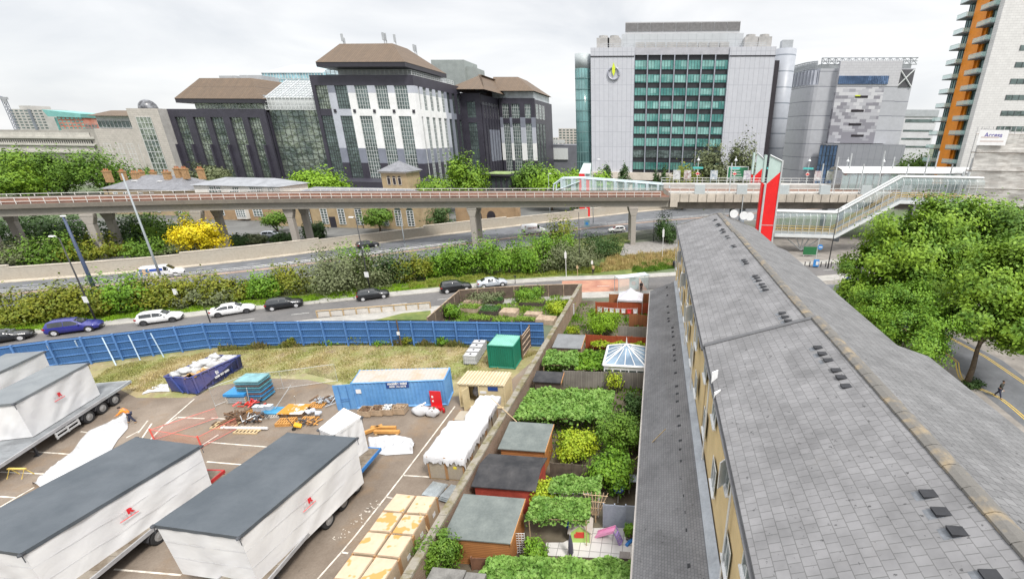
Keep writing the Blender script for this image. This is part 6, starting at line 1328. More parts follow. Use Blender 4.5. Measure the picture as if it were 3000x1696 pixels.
for k in range(len(pp)-1):
 a,b = Vector(pp[k]),Vector(pp[k+1]); n_ = max(2,int((b-a).length/2))
 for i in range(n_):
  p = a+(b-a)*(i/n_); q = a+(b-a)*((i+1)/n_); mb = MB(); t2 = (b-a).normalized(); nn = Vector((-t2.y,t2.x))*.03
  mb.hexa([(p.x-nn.x,p.y-nn.y,.05),(q.x-nn.x,q.y-nn.y,.05),(q.x+nn.x,q.y+nn.y,.05),(p.x+nn.x,p.y+nn.y,.05)],[(p.x-nn.x,p.y-nn.y,1.85),(q.x-nn.x,q.y-nn.y,1.85),(q.x+nn.x,q.y+nn.y,1.85),(p.x+nn.x,p.y+nn.y,1.85)]); mb.build('panel', mat('dark_boards',(1,1,1)), al)
  mb = MB(); mb.box(p.x-.05,p.x+.05,p.y-.13,p.y-.05,0,2.0); mb.build('post', m_bed, al)
 mb = MB(); mb.hexa([(a.x-.06,a.y-.09,1.87),(b.x-.06,b.y-.09,1.87),(b.x+.06,b.y+.09,1.87),(a.x+.06,a.y+.09,1.87)],[(a.x-.06,a.y-.09,1.95),(b.x-.06,b.y-.09,1.95),(b.x+.06,b.y+.09,1.95),(a.x+.06,a.y+.09,1.95)]); mb.build('top_rail', m_bed, al)
# ================================================================== THE YARD
# ---------------- blue hoarding
ho = thing('hoarding', 'long royal blue sheet hoarding with steel posts and rails round the yard', 'hoarding')
m_blue = mat('hoarding_blue', (.055,.155,.36), .6, .16, .35, c2=(.042,.12,.29)); m_blue2 = mat('hoarding_post_blue', (.085,.20,.44), .5, .12, 1)
HP = resample(HO, 2.45)
GATE = (G(1478,1040), G(1545,1030))
for i in range(len(HP)-1):
 a, b = Vector(HP[i]), Vector(HP[i+1]); t2 = (b-a).normalized(); nn = Vector((t2.y,-t2.x)); L_ = (b-a).length
 if i % 1 == 0:
  mb = MB(); k = 12; vs = []; fs = []
  gate = a.x > -15.2 and b.x < -12.2
  for j in range(k*2+1):
   p = a+(b-a)*(j/(k*2)); o_ = .03 if j % 2 else 0
   vs += [(p.x-nn.x*o_,p.y-nn.y*o_,.08),(p.x-nn.x*o_,p.y-nn.y*o_,3.0)]
  fs = [(2*j,2*j+2,2*j+3,2*j+1) for j in range(k*2)]; mb.add(vs, fs)
  mb.build('panel', m_blue, ho)
  r = MB()
  for z in (.35,1.15,1.95,2.8): p,q = a+nn*.07, b+nn*.07; r.hexa([(a.x+nn.x*.01,a.y+nn.y*.01,z),(b.x+nn.x*.01,b.y+nn.y*.01,z),(q.x,q.y,z),(p.x,p.y,z)],[(a.x+nn.x*.01,a.y+nn.y*.01,z+.09),(b.x+nn.x*.01,b.y+nn.y*.01,z+.09),(q.x,q.y,z+.06),(p.x,p.y,z+.06)])
  r.build('rail', m_blue2, ho)
 po = MB(); p = a+nn*.12; po.obox((p.x,p.y,0),.14,.18,3.02,math.atan2(t2.y,t2.x)); po.build('post', m_blue2, ho)
m_prop = mat('prop_paint', (.42,.55,.68), .5, .15, 2)
for a,b in (((310,968),(322,985)),): pass
for px0,py0,px1,py1 in ((140,1005,176,1070),(219,998,252,1062),(299,988,340,1070),(375,979,411,1055),(441,976,480,1046),(57,1015,70,1038)):
 q = G(px1,py1,0); p = G(px0,py0,2.7); MB().tube([(p[0],p[1],2.7),(q[0],q[1],0)],.055,6).build('prop', m_prop, ho)
m_brownp = mat('brown_post', (.13,.085,.055), .8, .2, 1)
x,y = G(1180,1012); tp_ = thing('telegraph_post', 'slim dark post with a small white box standing against the blue hoarding', 'post', (x,y-.25,0)); MB().tube([(0,0,0),(-.05,0,3.3)],.07,6).build('post', m_brownp, tp_); MB().box(-.2,.12,-.14,-.08,1.45,1.85).build('box', m_wwin, tp_)
sq = thing('notice', 'small yellowed notice board fixed on a prop of the blue hoarding', 'notice', (*G(140,1019,2.2),0)); MB().box(-.35,.35,-.05,.0,2.0,2.5).build('board', flat('notice_cream',(.58,.52,.34)), sq); MB().box(-.03,.03,0.001,.05,0,2.5).build('stake', m_tim, sq)
gt = thing('gate', 'open brown timber gate leaf standing ajar beside the green container', 'gate'); a = Vector(G(1531,1052)); b = Vector(G(1554,1018)); d_ = (b-a).normalized()
MB().bar((a.x,a.y,0),(a.x,a.y,2.8),.16).bar((b.x,b.y,0),(b.x,b.y,2.8),.14).build('post', m_brownp, gt)
mb = MB(); mb.quad((a.x,a.y,.15),(b.x,b.y,.15),(b.x,b.y,2.7),(a.x,a.y,2.7)); mb.build('panel', mat('dark_boards',(1,1,1)), gt)
mb = MB()
for z in (.3,.95,1.6,2.3,2.65): mb.bar((a.x+.04,a.y,z),(b.x+.04,b.y,z),.09)
mb.build('rail', m_bed, gt)
# ---------------- wrapped loads on trailers
def wrap_material(name, c, c2, sc_=1.4, bs=.22):
 m, t, p = nodes(name)
 out, f = noise_mix(t, c, c2, .5, detail=4); t.links.new(out, p.inputs['Base Color']); p.inputs['Roughness'].default_value = .55; p.inputs['Specular IOR Level'].default_value = .35
 v = scaled_vec(t, .6, .8, .9, rot=(.7,.6,.4)); n = N(t,'ShaderNodeTexNoise'); n.inputs['Scale'].default_value = sc_; n.inputs['Detail'].default_value = 5; n.inputs['Distortion'].default_value = .6; t.links.new(v, n.inputs['Vector'])
 bump(t, p, n.outputs['Fac'], bs, .12); MATS[name] = m; return m
m_wrap = wrap_material('white_wrap', (.68,.68,.68), (.61,.61,.62)); m_tarp = wrap_material('grey_tarpaulin', (.060,.072,.085), (.085,.098,.112), 1.3, .9); m_tarp2 = wrap_material('pale_grey_tarpaulin', (.15,.165,.178), (.19,.205,.215), 1.3, .8); m_cloth = wrap_material('white_sheeting', (.50,.50,.51), (.44,.44,.45), 1.6, 1.0)
def grid_face(mb, a, b, c, d, nu, nv, f):
 """bilinear patch a-b-c-d pushed along its normal by f(u,v)"""
 a,b,c,d = map(Vector,(a,b,c,d)); n = (b-a).cross(d-a).normalized(); vs = []
 for j in range(nv+1):
  for i in range(nu+1):
   u, v = i/nu, j/nv; p = a*(1-u)*(1-v)+b*u*(1-v)+c*u*v+d*(1-u)*v; vs.append(p+n*f(u,v))
 mb.add(vs, [(j*(nu+1)+i,j*(nu+1)+i+1,(j+1)*(nu+1)+i+1,(j+1)*(nu+1)+i) for j in range(nv) for i in range(nu)])
def load(name, label, T, zt, zb, roof=m_tarp, logo=True, seams=True, seed=0, taper=.06):
 """T: four top corners (front-left, front-right, back-right, back-left) in x,y"""
 t_ = thing(name, label, 'wrapped load'); rn = random.Random(seed)
 cx = sum(p[0] for p in T)/4; cy = sum(p[1] for p in T)/4
 B = [(p[0]+(cx-p[0])*taper*.5, p[1]+(cy-p[1])*taper*.4) for p in T]
 env = lambda u,v: (4*u*(1-u))**.5*(4*v*(1-v))**.5
 for k in range(4):
  a, b = B[k], B[(k+1)%4]; c, d = T[(k+1)%4], T[k]; mb = MB(); s1 = rn.uniform(0,6)
  grid_face(mb, (a[0],a[1],zb),(b[0],b[1],zb),(c[0],c[1],zt),(d[0],d[1],zt), 44, 16, lambda u,v: env(u,v)*(.035*sin(9*u+s1+3*v)+.03*sin(21*u-7*v+s1)+.02*sin(40*u*(1-v)+s1)*(1-v)-.03))
  mb.build('wrap', m_wrap, t_, True)
  if seams and k in (0,1,3):
   sm = MB()
   for hz_ in (.36,.68):
    p = Vector((*a,zb)).lerp(Vector((*d,zt)),hz_); q = Vector((*b,zb)).lerp(Vector((*c,zt)),hz_); n_ = (q-p).cross(Vector((0,0,1))).normalized(); sm.tube([p+n_*.005,(p+q)/2+n_*.02,q+n_*.005],.009,4)
   sm.build('seam', mat('wrap_seam',(.42,.42,.43),.6,.05,1), t_)
 mb = MB(); ov = .1
 Tp = [(p[0]+(p[0]-cx)*.02, p[1]+(p[1]-cy)*.015) for p in T]
 s1 = rn.uniform(0,6); vs = []
 grid_face(mb, (*Tp[0],zt+.01),(*Tp[1],zt+.01),(*Tp[2],zt+.01),(*Tp[3],zt+.01), 40, 50, lambda u,v: .03+.09*env(u,v)+.03*sin(13*u+s1+4*sin(5*v))*env(u,v)+.028*sin(27*v+9*u+s1)*env(u,v)*(.4+u))
 for k in range(4):
  a,b = Tp[k],Tp[(k+1)%4]; grid_face(mb, (a[0],a[1],zt-.16),(b[0],b[1],zt-.16),(b[0],b[1],zt+.04),(a[0],a[1],zt+.04), 30, 2, lambda u,v: .01*sin(30*u))
 mb.build('top_sheet', roof, t_, True)
 for p in Tp: kn = MB(); kn.blob((p[0],p[1],zt-.05),.12,.12,.09,3,.25,8,5); kn.tube([(p[0],p[1],zt-.1),(p[0]+(p[0]-cx)*.02,p[1]-.02,zt-.5)],.02,4); kn.build('tied_corner', mat('dark_strap',(.06,.065,.075),.7,.2,2), t_)
 if logo:
  a, b = Vector((*T[1],0)), Vector((*T[2],0)); x_ = (b-a).normalized(); c = a.lerp(b,.47); n_ = x_.cross(UP)*1.0; n_ = Vector((x_.y,-x_.x,0)); zz = zb+(zt-zb)*.62
  o_ = c+n_*.05; M = frameM((o_.x,o_.y,zz),x_,(0,0,1))
  text_obj('R', .42, flat('logo_red',(.60,.02,.03)), t_, M @ Matrix.Translation((.12,.02,0)), 'logo', bold=.03)
  text_obj('M', .36, flat('logo_grey',(.55,.55,.56)), t_, M @ Matrix.Translation((-.22,-.04,0)), 'logo_letter')
  q = MB(); 
  for k in range(4): pass
  r_ = M @ Vector((-.42,-.3,0)); s_ = M @ Vector((.42,-.3,0)); q.bar(r_,s_,.035); q.build('logo_line', flat('logo_red',(1,1,1)), t_)
 return t_
m_tyre = mat('tyre', (.022,.022,.023), .85, .2, 3); m_rim = mat('steel_rim', (.33,.33,.33), .4, .2, 2, metal=.3); m_chas = mat('chassis', (.05,.05,.055), .6, .2, 1)
def wheel(parent, x, y, r, w, side, rim=None, z=None):
 """side +1: outer face towards +x"""
 z = r if z is None else z
 mb = MB(); mb.add(*_ringwheel(x,y,z,r,w)); t_ = mb.build('wheel', m_tyre, parent, False)
 f = MB(); xs = x+side*(w/2+.004)
 f.tube([(xs-side*.03,y,z),(xs,y,z)], r*.60, 18); f.tube([(xs,y,z),(xs+side*.03,y,z)], [r*.34,r*.2], 12)
 f.build('rim', rim or m_rim, t_); return t_
def _ringwheel(x, y, z, r, w, n=22):
 vs = []; fs = []; prof = [(-w/2,.62*r),(-w/2,.93*r),(-w/2*.8,r),(w/2*.8,r),(w/2,.93*r),(w/2,.62*r)]
 for i in range(n):
  g_ = 2*pi*i/n
  for dx,rr in prof: vs.append((x+dx,y+rr*cos(g_),z+rr*sin(g_)))
 m = len(prof)
 for i in range(n):
  for j in range(m-1): fs.append((i*m+j,((i+1)%n)*m+j,((i+1)%n)*m+j+1,i*m+j+1))
 fs += [tuple(i*m for i in range(n-1,-1,-1)), tuple(i*m+m-1 for i in range(n))]
 return vs, fs
def trailer(name, label, loc, rz, L, W, m_edge, m_deck, axles, legs=None, guard=False, zd=1.22):
 """y=0 rear end, y=-L front; x centred"""
 t_ = thing(name, label, 'trailer', (loc[0],loc[1],0), rz)
 mb = MB()
 n_ = 14
 for i in range(n_): mb.box(-W/2+.08,W/2-.08,-L+L*i/n_+.01,-L+L*(i+1)/n_-.01,zd-.06,zd)
 mb.build('deck', m_deck, t_)
 mb = MB()
 for s_ in (-1,1): MB().box(s_*W/2-.08*(s_>0),s_*W/2+.08*(s_<0),-L,-2.85,zd-.2,zd+.03).build('grey_rail', mat('rail_grey',(.34,.34,.35),.6,.15,1), t_); MB().box(s_*W/2-.08*(s_>0),s_*W/2+.08*(s_<0),-2.849,0,zd-.2,zd+.03).build('side_rail', m_edge, t_)
 mb.box(-W/2+.08,W/2-.08,-.1,0,zd-.22,zd+.02); mb.build('rear_rail', m_edge, t_); MB().box(-W/2+.08,W/2-.08,-L,-L+.1,zd-.22,zd+.02).build('front_rail', m_edge, t_)
 mb = MB()
 for s_ in (-.45,.45): mb.box(s_-.07,s_+.07,-L+.2,-.2,zd-.5,zd-.07)
 for k in range(6): mb.box(-W/2+.1,W/2-.1,-L*(k+.5)/6-.05,-L*(k+.5)/6+.05,zd-.2,zd-.061)
 for y in axles: mb.tube([(-W/2+.25,y,.5),(W/2-.25,y,.5)],.07,6)
 mb.build('chassis', m_chas, t_)
 for y in axles:
  for s_ in (-1,1): wheel(t_, s_*(W/2-.2), y, .5, .34, s_)
 fd = MB()
 for y in axles:
  for s_ in (-1,1):
   pts = [(s_*(W/2-.2),y+.62*cos(g_),.5+.6*sin(g_)) for g_ in [radians(k) for k in range(10,171,20)]]
   for p,q in zip(pts[:-1],pts[1:]): fd.hexa([(p[0]-.19,p[1],p[2]),(p[0]+.19,p[1],p[2]),(q[0]+.19,q[1],q[2]),(q[0]-.19,q[1],q[2])],[(p[0]-.19,p[1],p[2]+.03),(p[0]+.19,p[1],p[2]+.03),(q[0]+.19,q[1],q[2]+.03),(q[0]-.19,q[1],q[2]+.03)])
 fd.build('mudguard', m_chas, t_)
 if legs: 
  for s_ in (-1,1): MB().box(s_*.9-.06,s_*.9+.06,legs-.06,legs+.06,.05,zd-.2).box(s_*.9-.16,s_*.9+.16,legs-.16,legs+.16,0,.049).build('landing_leg', m_chas, t_)
 if guard:
  for s_ in (-1,1): g_ = MB(); g_.box(s_*W/2-.03,s_*W/2+.03,guard[0],guard[1],.5,.62); g_.box(s_*W/2-.03,s_*W/2+.03,guard[0],guard[1],.8,.92); [g_.box(s_*W/2-.031,s_*W/2+.031,y-.06,y+.06,.45,.97) for y in (guard[0]+.06,(guard[0]+guard[1])/2,guard[1]-.06)]; g_.build('side_guard', mat('guard_aluminium',(.52,.52,.52),.45,.1,2,metal=.2), t_)
 lt_ = MB()
 for s_ in (-1,1): lt_.box(s_*W/2-.15-.2*(s_>0),s_*W/2-.15+.2*(s_<0)+.3*(s_<0),.0,.04,zd-.38,zd-.24)
 lt_.build('tail_lamp', flat('lamp_red',(.35,.01,.01)), t_)
 return t_
zA = 4.4; A_ = [G(455,1536,zA),G(700,1570,zA),G(1041,1284,zA),G(842,1270,zA)]
m_wood = mat('worn_deck', (.20,.155,.11), .9, .3, 1.2, c2=(.27,.24,.20)); m_gdeck = mat('grey_deck', (.20,.21,.22), .8, .2, 1)
load('wrapped_load', 'big white wrapped load with dark grey top nearest to the cardboard pallets', A_, zA, .95, seed=1)
rA = G(1126,1313,1.22); trailer('flatbed_trailer', 'flatbed trailer with worn boards and a bright blue rear edge under the nearest wrapped load', (rA[0]-1.55,rA[1],0), 0.03, 12.0, 2.6, mat('trailer_blue',(.03,.17,.45),.5,.15,1), m_wood, (-3.0,-4.4,-5.8), -9.5)
F_ = [(-21.75,22.75),(-20.55,22.35),(-19.95,24.5),(-21.3,24.95)]
load('wrapped_crate', 'tall narrow white wrapped crate with black straps behind the nearest big load', [G(934,1257,4.0),G(976,1275,4.0),G(1058,1221,4.0),G(1007,1196,4.0)], 4.0, 1.25, roof=m_wrap, logo=False, seams=False, seed=5, taper=.02)
zB = 4.15; B_ = [G(63,1619,zB),G(583,1307,zB),G(397,1283,zB)]; fr_ = Vector(B_[1])-Vector(B_[0]); bl_ = Vector(B_[2]); fl_ = bl_-fr_*1.02
load('wrapped_load', 'big white wrapped load with dark grey top beside the long ground sheet', [tuple(fl_),B_[0],B_[1],B_[2]], zB, .95, seed=2)
rB = G(668,1380,1.2); trailer('flatbed_trailer', 'trailer with a red rear edge under the middle wrapped load', (rB[0]-1.6,rB[1],0), .06, 11.5, 2.6, mat('trailer_red',(.45,.03,.03),.5,.15,1), m_wood, (-3.2,-4.6), -9.0)
zC = 4.2; c1, c2, c3 = Vector(G(40,1181,zC)), Vector(G(255,1065,zC)), Vector(G(155,1069,zC)); dC = (c2-c1); nC = Vector((-dC.y,dC.x)).normalized()*2.6
load('wrapped_load', 'white wrapped load on the three axle trailer beside the worker in orange', [tuple(c1+nC),tuple(c1),tuple(c2),tuple(c2+nC)], zC, 1.27, roof=m_tarp2, seed=3, seams=False)
aC = math.atan2(-dC.x, dC.y); rC = Vector(G(384,1114,1.22)); uC = dC.normalized(); rCc = rC+nC.normalized()*1.3
trailer('flatbed_trailer', 'grey three axle flatbed trailer with aluminium side guards beside the worker', (rCc.x,rCc.y,0), aC, 12.4, 2.62, mat('trailer_grey',(.36,.38,.40),.5,.1,1), m_gdeck, (-2.1,-3.4,-4.7), -8.8, (-7.6,-5.6))
zD = 4.2; d2 = Vector(G(127,1030,zD)); d1 = d2-uC*9.0
load('wrapped_load', 'white wrapped load with a pale grey top farthest left against the hoarding', [tuple(d1+nC),tuple(d1),tuple(d2),tuple(d2+nC)], zD, 1.27, roof=m_tarp2, seed=4, logo=False, seams=False)
rD = d2+uC*1.0+nC*.5; trailer('flatbed_trailer', 'trailer mostly hidden behind the grey three axle trailer at the far left', (rD.x,rD.y,0), aC, 12.0, 2.6, mat('trailer_grey',(1,1,1)), m_gdeck, (-2.1,-3.4,-4.7), -8.8)
# ---------------- loose sheets on the ground
def sheet(name, label, pts, amp, m, seed, n=40, z=.06):
 """cloth laid on the ground inside an outline, ruffled"""
 P = [Vector(G(*p)) for p in pts]; rn = random.Random(seed); ph = [rn.uniform(0,6) for _ in range(6)]
 h = len(P)//2; l1 = P[:h]; l2 = P[h:][::-1]; mb = MB(); nv = 14; vs = []
 def at(l,u): k = u*(len(l)-1); i = min(int(k),len(l)-2); return l[i].lerp(l[i+1],k-i)
 for i in range(n+1):
  a, b = at(l1,i/n), at(l2,i/n)
  for j in range(nv+1):
   v = j/nv; p = a.lerp(b,v); e = min(1,6*min(v,1-v)); zz = z+amp*e*(.5+.5*sin(9*p.x+ph[0]+5*p.y)*.5+.35*sin(4.1*p.x-6.3*p.y+ph[1])+.3*sin(13*p.y+3*p.x+ph[2])); vs.append((p.x,p.y,max(zz,.02)))
 mb.add(vs, [(i*(nv+1)+j,(i+1)*(nv+1)+j,(i+1)*(nv+1)+j+1,i*(nv+1)+j+1) for i in range(n) for j in range(nv)])
 return tag(mb.build(name, m, None, True), label, 'sheet')
sheet('ground_sheet', 'long crumpled white sheet dragged across the asphalt by the worker', [(372,1218),(376,1255),(345,1290),(318,1335),(245,1365),(160,1420),(118,1427), (97,1422),(150,1370),(215,1322),(236,1290),(262,1262),(315,1240),(366,1215)], .24, m_cloth, 1)
sheet('ground_sheet', 'white sheet crumpled beside the orange timber behind the blue trailer', [(1078,1290),(1085,1325),(1130,1335),(1175,1332),(1210,1330), (1215,1300),(1205,1285),(1160,1275),(1120,1278),(1085,1283)], .28, m_cloth, 2)
sheet('ground_sheet', 'small white sheet lying against the near end of the blue skip', [(416,1157),(440,1150),(470,1148),(498,1148), (492,1125),(470,1126),(450,1135),(430,1145)], .12, m_cloth, 3)
# ---------------- blue skip
sk = thing('skip', 'dented navy blue roll-off skip heaped with white rubble bags', 'skip')
m_skip = mat('skip_navy', (.035,.065,.27), .55, .25, .6, c2=(.075,.07,.17))
zt = 1.65; tA,tB,tC,tD = [Vector((*G(*p,zt),zt)) for p in ((480,1103),(556,1107),(704,1041),(624,1041))]
bA,bB,bC,bD = [Vector((*G(*p,.15),.15)) for p in ((502,1144),(576,1154),(711,1073),(640,1075))]
mb = MB()
for a,b,c,d in ((bA,bB,tB,tA),(bB,bC,tC,tB),(bC,bD,tD,tC),(bD,bA,tA,tD)): n_ = (b-a).cross(d-a).normalized()*.05; mb.hexa([a-n_,b-n_,b,a],[d-n_,c-n_,c,d])
mb.quad(bA,bD,bC,bB); mb.build('body', m_skip, sk)
mb = MB()
for k in range(7): u = (k+.3)/7; p, q = bB.lerp(bC,u), tB.lerp(tC,u); n_ = (bC-bB).cross(tB-bB).normalized()*.05; mb.bar(p+n_,q+n_,.13)
for p,q in ((tA,tB),(tB,tC),(tC,tD),(tD,tA)): mb.bar(p,q,.12)
n_ = (bB-bA).cross(tA-bA).normalized()*.05
for u0,u1 in ((.3,.3),(.5,.75)): mb.bar(bA.lerp(bB,u0+.2)+n_,tA.lerp(tB,u1)+n_,.12)
mb.build('rib', m_skip, sk)
mb = MB(); mb.bar(bB-Vector((0,0,.1)),bC-Vector((0,0,.1)),.12); mb.bar(bA-Vector((0,0,.1)),bD-Vector((0,0,.1)),.12); mb.build('runner', m_chas, sk)
xd_ = (bC-bB).normalized(); c_ = bB.lerp(tB,.62).lerp(bC.lerp(tC,.62),.52); n_ = (bC-bB).cross(tB-bB).normalized(); up_ = n_.cross(xd_)
text_obj('ECMS', .42, m_wwin, sk, frameM(c_+n_*.12,xd_,up_), 'lettering', bold=.015); text_obj('0208 507 0000', .26, m_wwin, sk, frameM(c_+n_*.12-up_*.36,xd_,up_), 'phone_number', bold=.008)
m_plas = mat('plaster_rubble', (.46,.46,.46), .9, .15, 2); m_orb = mat('rubble_orange', (.42,.25,.10), .9, .3, 2)
rn = random.Random(5)
for k in range(16):
 u, v = rn.uniform(.05,.95), rn.uniform(.15,.9); p = tA.lerp(tD,u).lerp(tB.lerp(tC,u),v); s_ = rn.uniform(.35,.6)
 if v > .68 and u < .6: continue
 tag(MB().blob((p.x,p.y,zt-.12+.25*(1-abs(2*v-.7))*rn.random()), s_, s_*.8, .28, k, .3).build('rubble_bag', m_plas, None, True), 'white rubble bag in the heap filling the navy blue skip', 'bag', 'rubble bags in the skip')
for k in range(9): u = rn.uniform(.05,.6); p = tB.lerp(tC,u).lerp(tA.lerp(tD,u),rn.uniform(.1,.3)); tag(MB().obox((p.x,p.y,zt-.15),rn.uniform(.5,.9),.28,.12,rn.uniform(0,3)).build('timber_scrap', m_orb), 'tan timber scrap along the near side of the navy blue skip', 'scrap', 'timber scraps in the skip')
mb = MB(); q = [bA.lerp(tA,.9),bB.lerp(tB,.9),bC.lerp(tC,.9),bD.lerp(tD,.9)]; mb.add(q,[(0,1,2,3)]); mb.build('fill', mat('rubble_fill',(.45,.42,.38),.95,.3,2), sk)
# ---------------- containers
def corr(mb, a, b, z0, z1, n=22, dep=.04):
 a = Vector((a[0],a[1],0)); b = Vector((b[0],b[1],0)); t2 = (b-a).normalized(); nn = Vector((t2.y,-t2.x,0)); pts = []
 for i in range(n):
  for u,o in ((0,0),(.35,0),(.5,-dep),(.85,-dep)): pts.append(a+(b-a)*((i+u)/n)+nn*o)
 pts.append(b); k = len(pts); mb.add([(p.x,p.y,z0) for p in pts]+[(p.x,p.y,z1) for p in pts],[(i,i+1,k+i+1,k+i) for i in range(k-1)])
def container(name, label, q, h, m, m_top, ns, nd, fall=0):
 t_ = thing(name, label, 'container'); A,B,Cc,D = q; c = [(sum(p[0] for p in q)/4, sum(p[1] for p in q)/4)]
 mb = MB()
 for (a,b),k in (((A,B),ns),((B,Cc),nd),((Cc,D),ns),((D,A),nd)): corr(mb, a, b, .14, h-.06, k)
 mb.build('side_wall', m, t_)
 mb = MB()
 for p in q: mb.obox((p[0],p[1],0),.14,.14,h)
 for a,b in ((A,B),(B,Cc),(Cc,D),(D,A)): mb.bar((a[0],a[1],.1),(b[0],b[1],.1),.14); mb.bar((a[0],a[1],h-.06),(b[0],b[1],h-.06),.1)
 mb.build('frame', m, t_)
 mb = MB(); n_ = ns; vs = []; pts_a = []; pts_b = []
 for i in range(n_*2+1): u = i/(n_*2); o = .035*(i%2); pa = (A[0]+(B[0]-A[0])*u,A[1]+(B[1]-A[1])*u,h-.03+o); pb = (D[0]+(Cc[0]-D[0])*u,D[1]+(Cc[1]-D[1])*u,h-.03+o+fall); pts_a.append(pa); pts_b.append(pb)
 k = len(pts_a); mb.add(pts_a+pts_b,[(i,i+1,k+i+1,k+i) for i in range(k-1)]); mb.build('roof', m_top, t_); return t_
q = [G(1029,1121,2.6),G(1300,1111,2.6),G(1316,1077,2.6),G(1054,1084,2.6)]
ct = container('storage_container', 'sky blue corrugated storage container with a rust streaked pale roof', q, 2.6, mat('container_blue',(.12,.31,.62),.5,.12,.5,c2=(.15,.34,.62)), mat('rusty_white_roof',(.46,.43,.39),.8,.12,.6,c2=(.42,.30,.20),lo=.48,hi=.72), 24, 8)
a,b = Vector((*q[0],0)),Vector((*q[1],0)); xd_ = (b-a).normalized(); nn = Vector((xd_.y,-xd_.x,0))
def onside(u, z, o=.03): p = a.lerp(b,u)+nn*o; return Vector((p.x,p.y,z))
def splate(parent, name, u0,u1,z0,z1,m,o=.02,th=.02):
 p,q_ = onside(u0,0,o),onside(u1,0,o); p2,q2 = onside(u0,0,o+th),onside(u1,0,o+th); mb = MB(); mb.hexa([(p2.x,p2.y,z0),(q2.x,q2.y,z0),(q_.x,q_.y,z0),(p.x,p.y,z0)],[(p2.x,p2.y,z1),(q2.x,q2.y,z1),(q_.x,q_.y,z1),(p.x,p.y,z1)]); return mb.build(name, m, parent)
sg = splate(ct,'sign_board',.365,.61,1.95,2.6,flat('sign_navy',(.02,.06,.22)))
text_obj('mobile mini', .34, m_wwin, sg, frameM(onside(.488,2.38,.045),xd_,UP), 'lettering', bold=.015); text_obj('0800 122 0078', .23, m_wwin, sg, frameM(onside(.488,2.09,.045),xd_,UP), 'phone_number', bold=.006)
splate(ct,'label_plate',.03,.085,1.55,1.95,m_wwin)
p = Vector((*q[0],0)); d_ = Vector((-.97,-.25,0)); m_cb = mat('container_blue',(1,1,1)); mb = MB(); w = Vector((0,.05,0)); e = p+d_*1.55
mb.hexa([p,e,e+w,p+w],[v+Vector((0,0,2.45)) for v in (p,e,e+w,p+w)]); dr = mb.build('door', m_cb, ct); mb = MB()
for u in (.3,.7): s_ = p.lerp(e,u)-w; mb.tube([s_+Vector((0,0,.1)),s_+Vector((0,0,2.4))],.025,5)
for z in (.9,1.1): mb.tube([p.lerp(e,.25)-w+Vector((0,0,z)),p.lerp(e,.75)-w+Vector((0,0,z))],.02,5)
mb.build('lock_bar', mat('container_blue_dark',(.08,.20,.42),.5,.1,1), dr)
fp = thing('fire_point', 'bright red fire point board standing against the blue container', 'fire point'); x,y = G(1281,1197)
mb = MB(); mb.box(x-.5,x+.5,y,y+.06,.3,1.75); mb.build('board', flat('fire_red',(.60,.015,.02)), fp); mb = MB(); mb.box(x-.5,x+.5,y-.3,y-.001,0,.3); mb.build('base', flat('fire_red',(1,1,1)), fp); MB().box(x-.35,x-.2,y-.02,y-.003,1.1,1.3).box(x-.35,x-.2,y-.02,y-.003,.7,.85).build('notice', m_wwin, fp)
for i,dx in enumerate((-.3,0,.3,.85)):
 t_ = thing('fire_extinguisher', 'red fire extinguisher standing in the row at the fire point by the container' if i<3 else 'red fire extinguisher standing alone at the corner of the blue container', 'extinguisher', (x+dx,y-.5,0), 0, 'fire extinguishers at the fire point'); MB().lathe([(.1,0),(.1,.42),(.06,.52),(.03,.55)],(0,0,0),10).build('cylinder', flat('fire_red',(1,1,1)), t_, True); MB().box(-.03,.09,-.02,.02,.55,.6).tube([(.05,0,.55),(.14,0,.4),(.13,0,.15)],.015,5).build('nozzle', m_fascia, t_)
q = [G(1343,1123,2.35),G(1476,1128,2.35),G(1495,1093,2.6),G(1371,1089,2.6)]
m_crm = mat('cream_steel', (.60,.50,.30), .6, .1, .6)
cb = thing('site_cabin', 'cream steel site cabin with a ribbed roof, an open doorway and blue signs', 'cabin'); A,B,Cc,D = [Vector((*p,0)) for p in q]
def wallq(mb, p, r, z0, z1): n_ = Vector(((r-p).y,-(r-p).x,0)).normalized()*.05; mb.hexa([p,r,r-n_,p-n_] if 0 else [(v.x,v.y,z0) for v in (p,r,r-n_,p-n_)],[(v.x,v.y,z1) for v in (p,r,r-n_,p-n_)])
mb = MB(); wallq(mb,A,A.lerp(B,.2),.1,2.3); wallq(mb,A.lerp(B,.42),B,.1,2.3); wallq(mb,A.lerp(B,.2),A.lerp(B,.42),2.1,2.3); wallq(mb,B,Cc,.1,2.3); wallq(mb,Cc,D,.1,2.55); wallq(mb,D,A,.1,2.3); mb.add([(A.x,A.y,.1),(B.x,B.y,.1),(Cc.x,Cc.y,.1),(D.x,D.y,.1)],[(0,1,2,3)]); mb.build('wall', m_crm, cb)
mb = MB()
for p in (A,B,Cc,D,A.lerp(B,.44),A.lerp(B,.18)): mb.obox((p.x,p.y,0),.12,.12,2.3)
for p,r in ((A,B),(B,Cc)): mb.bar((p.x,p.y,.08),(r.x,r.y,.08),.14)
mb.build('frame', m_crm, cb)
mb = MB(); k = 14; o1 = (A-D).normalized()*.12
for i in range(k):
 a, b = A.lerp(B,-.02+1.04*i/k)+o1, A.lerp(B,-.02+1.04*(i+.6)/k)+o1; c, d = D.lerp(Cc,-.02+1.04*(i+.6)/k)-o1, D.lerp(Cc,-.02+1.04*i/k)-o1; mb.hexa([(a.x,a.y,2.34),(b.x,b.y,2.34),(c.x,c.y,2.6),(d.x,d.y,2.6)],[(a.x,a.y,2.42),(b.x,b.y,2.42),(c.x,c.y,2.68),(d.x,d.y,2.68)])
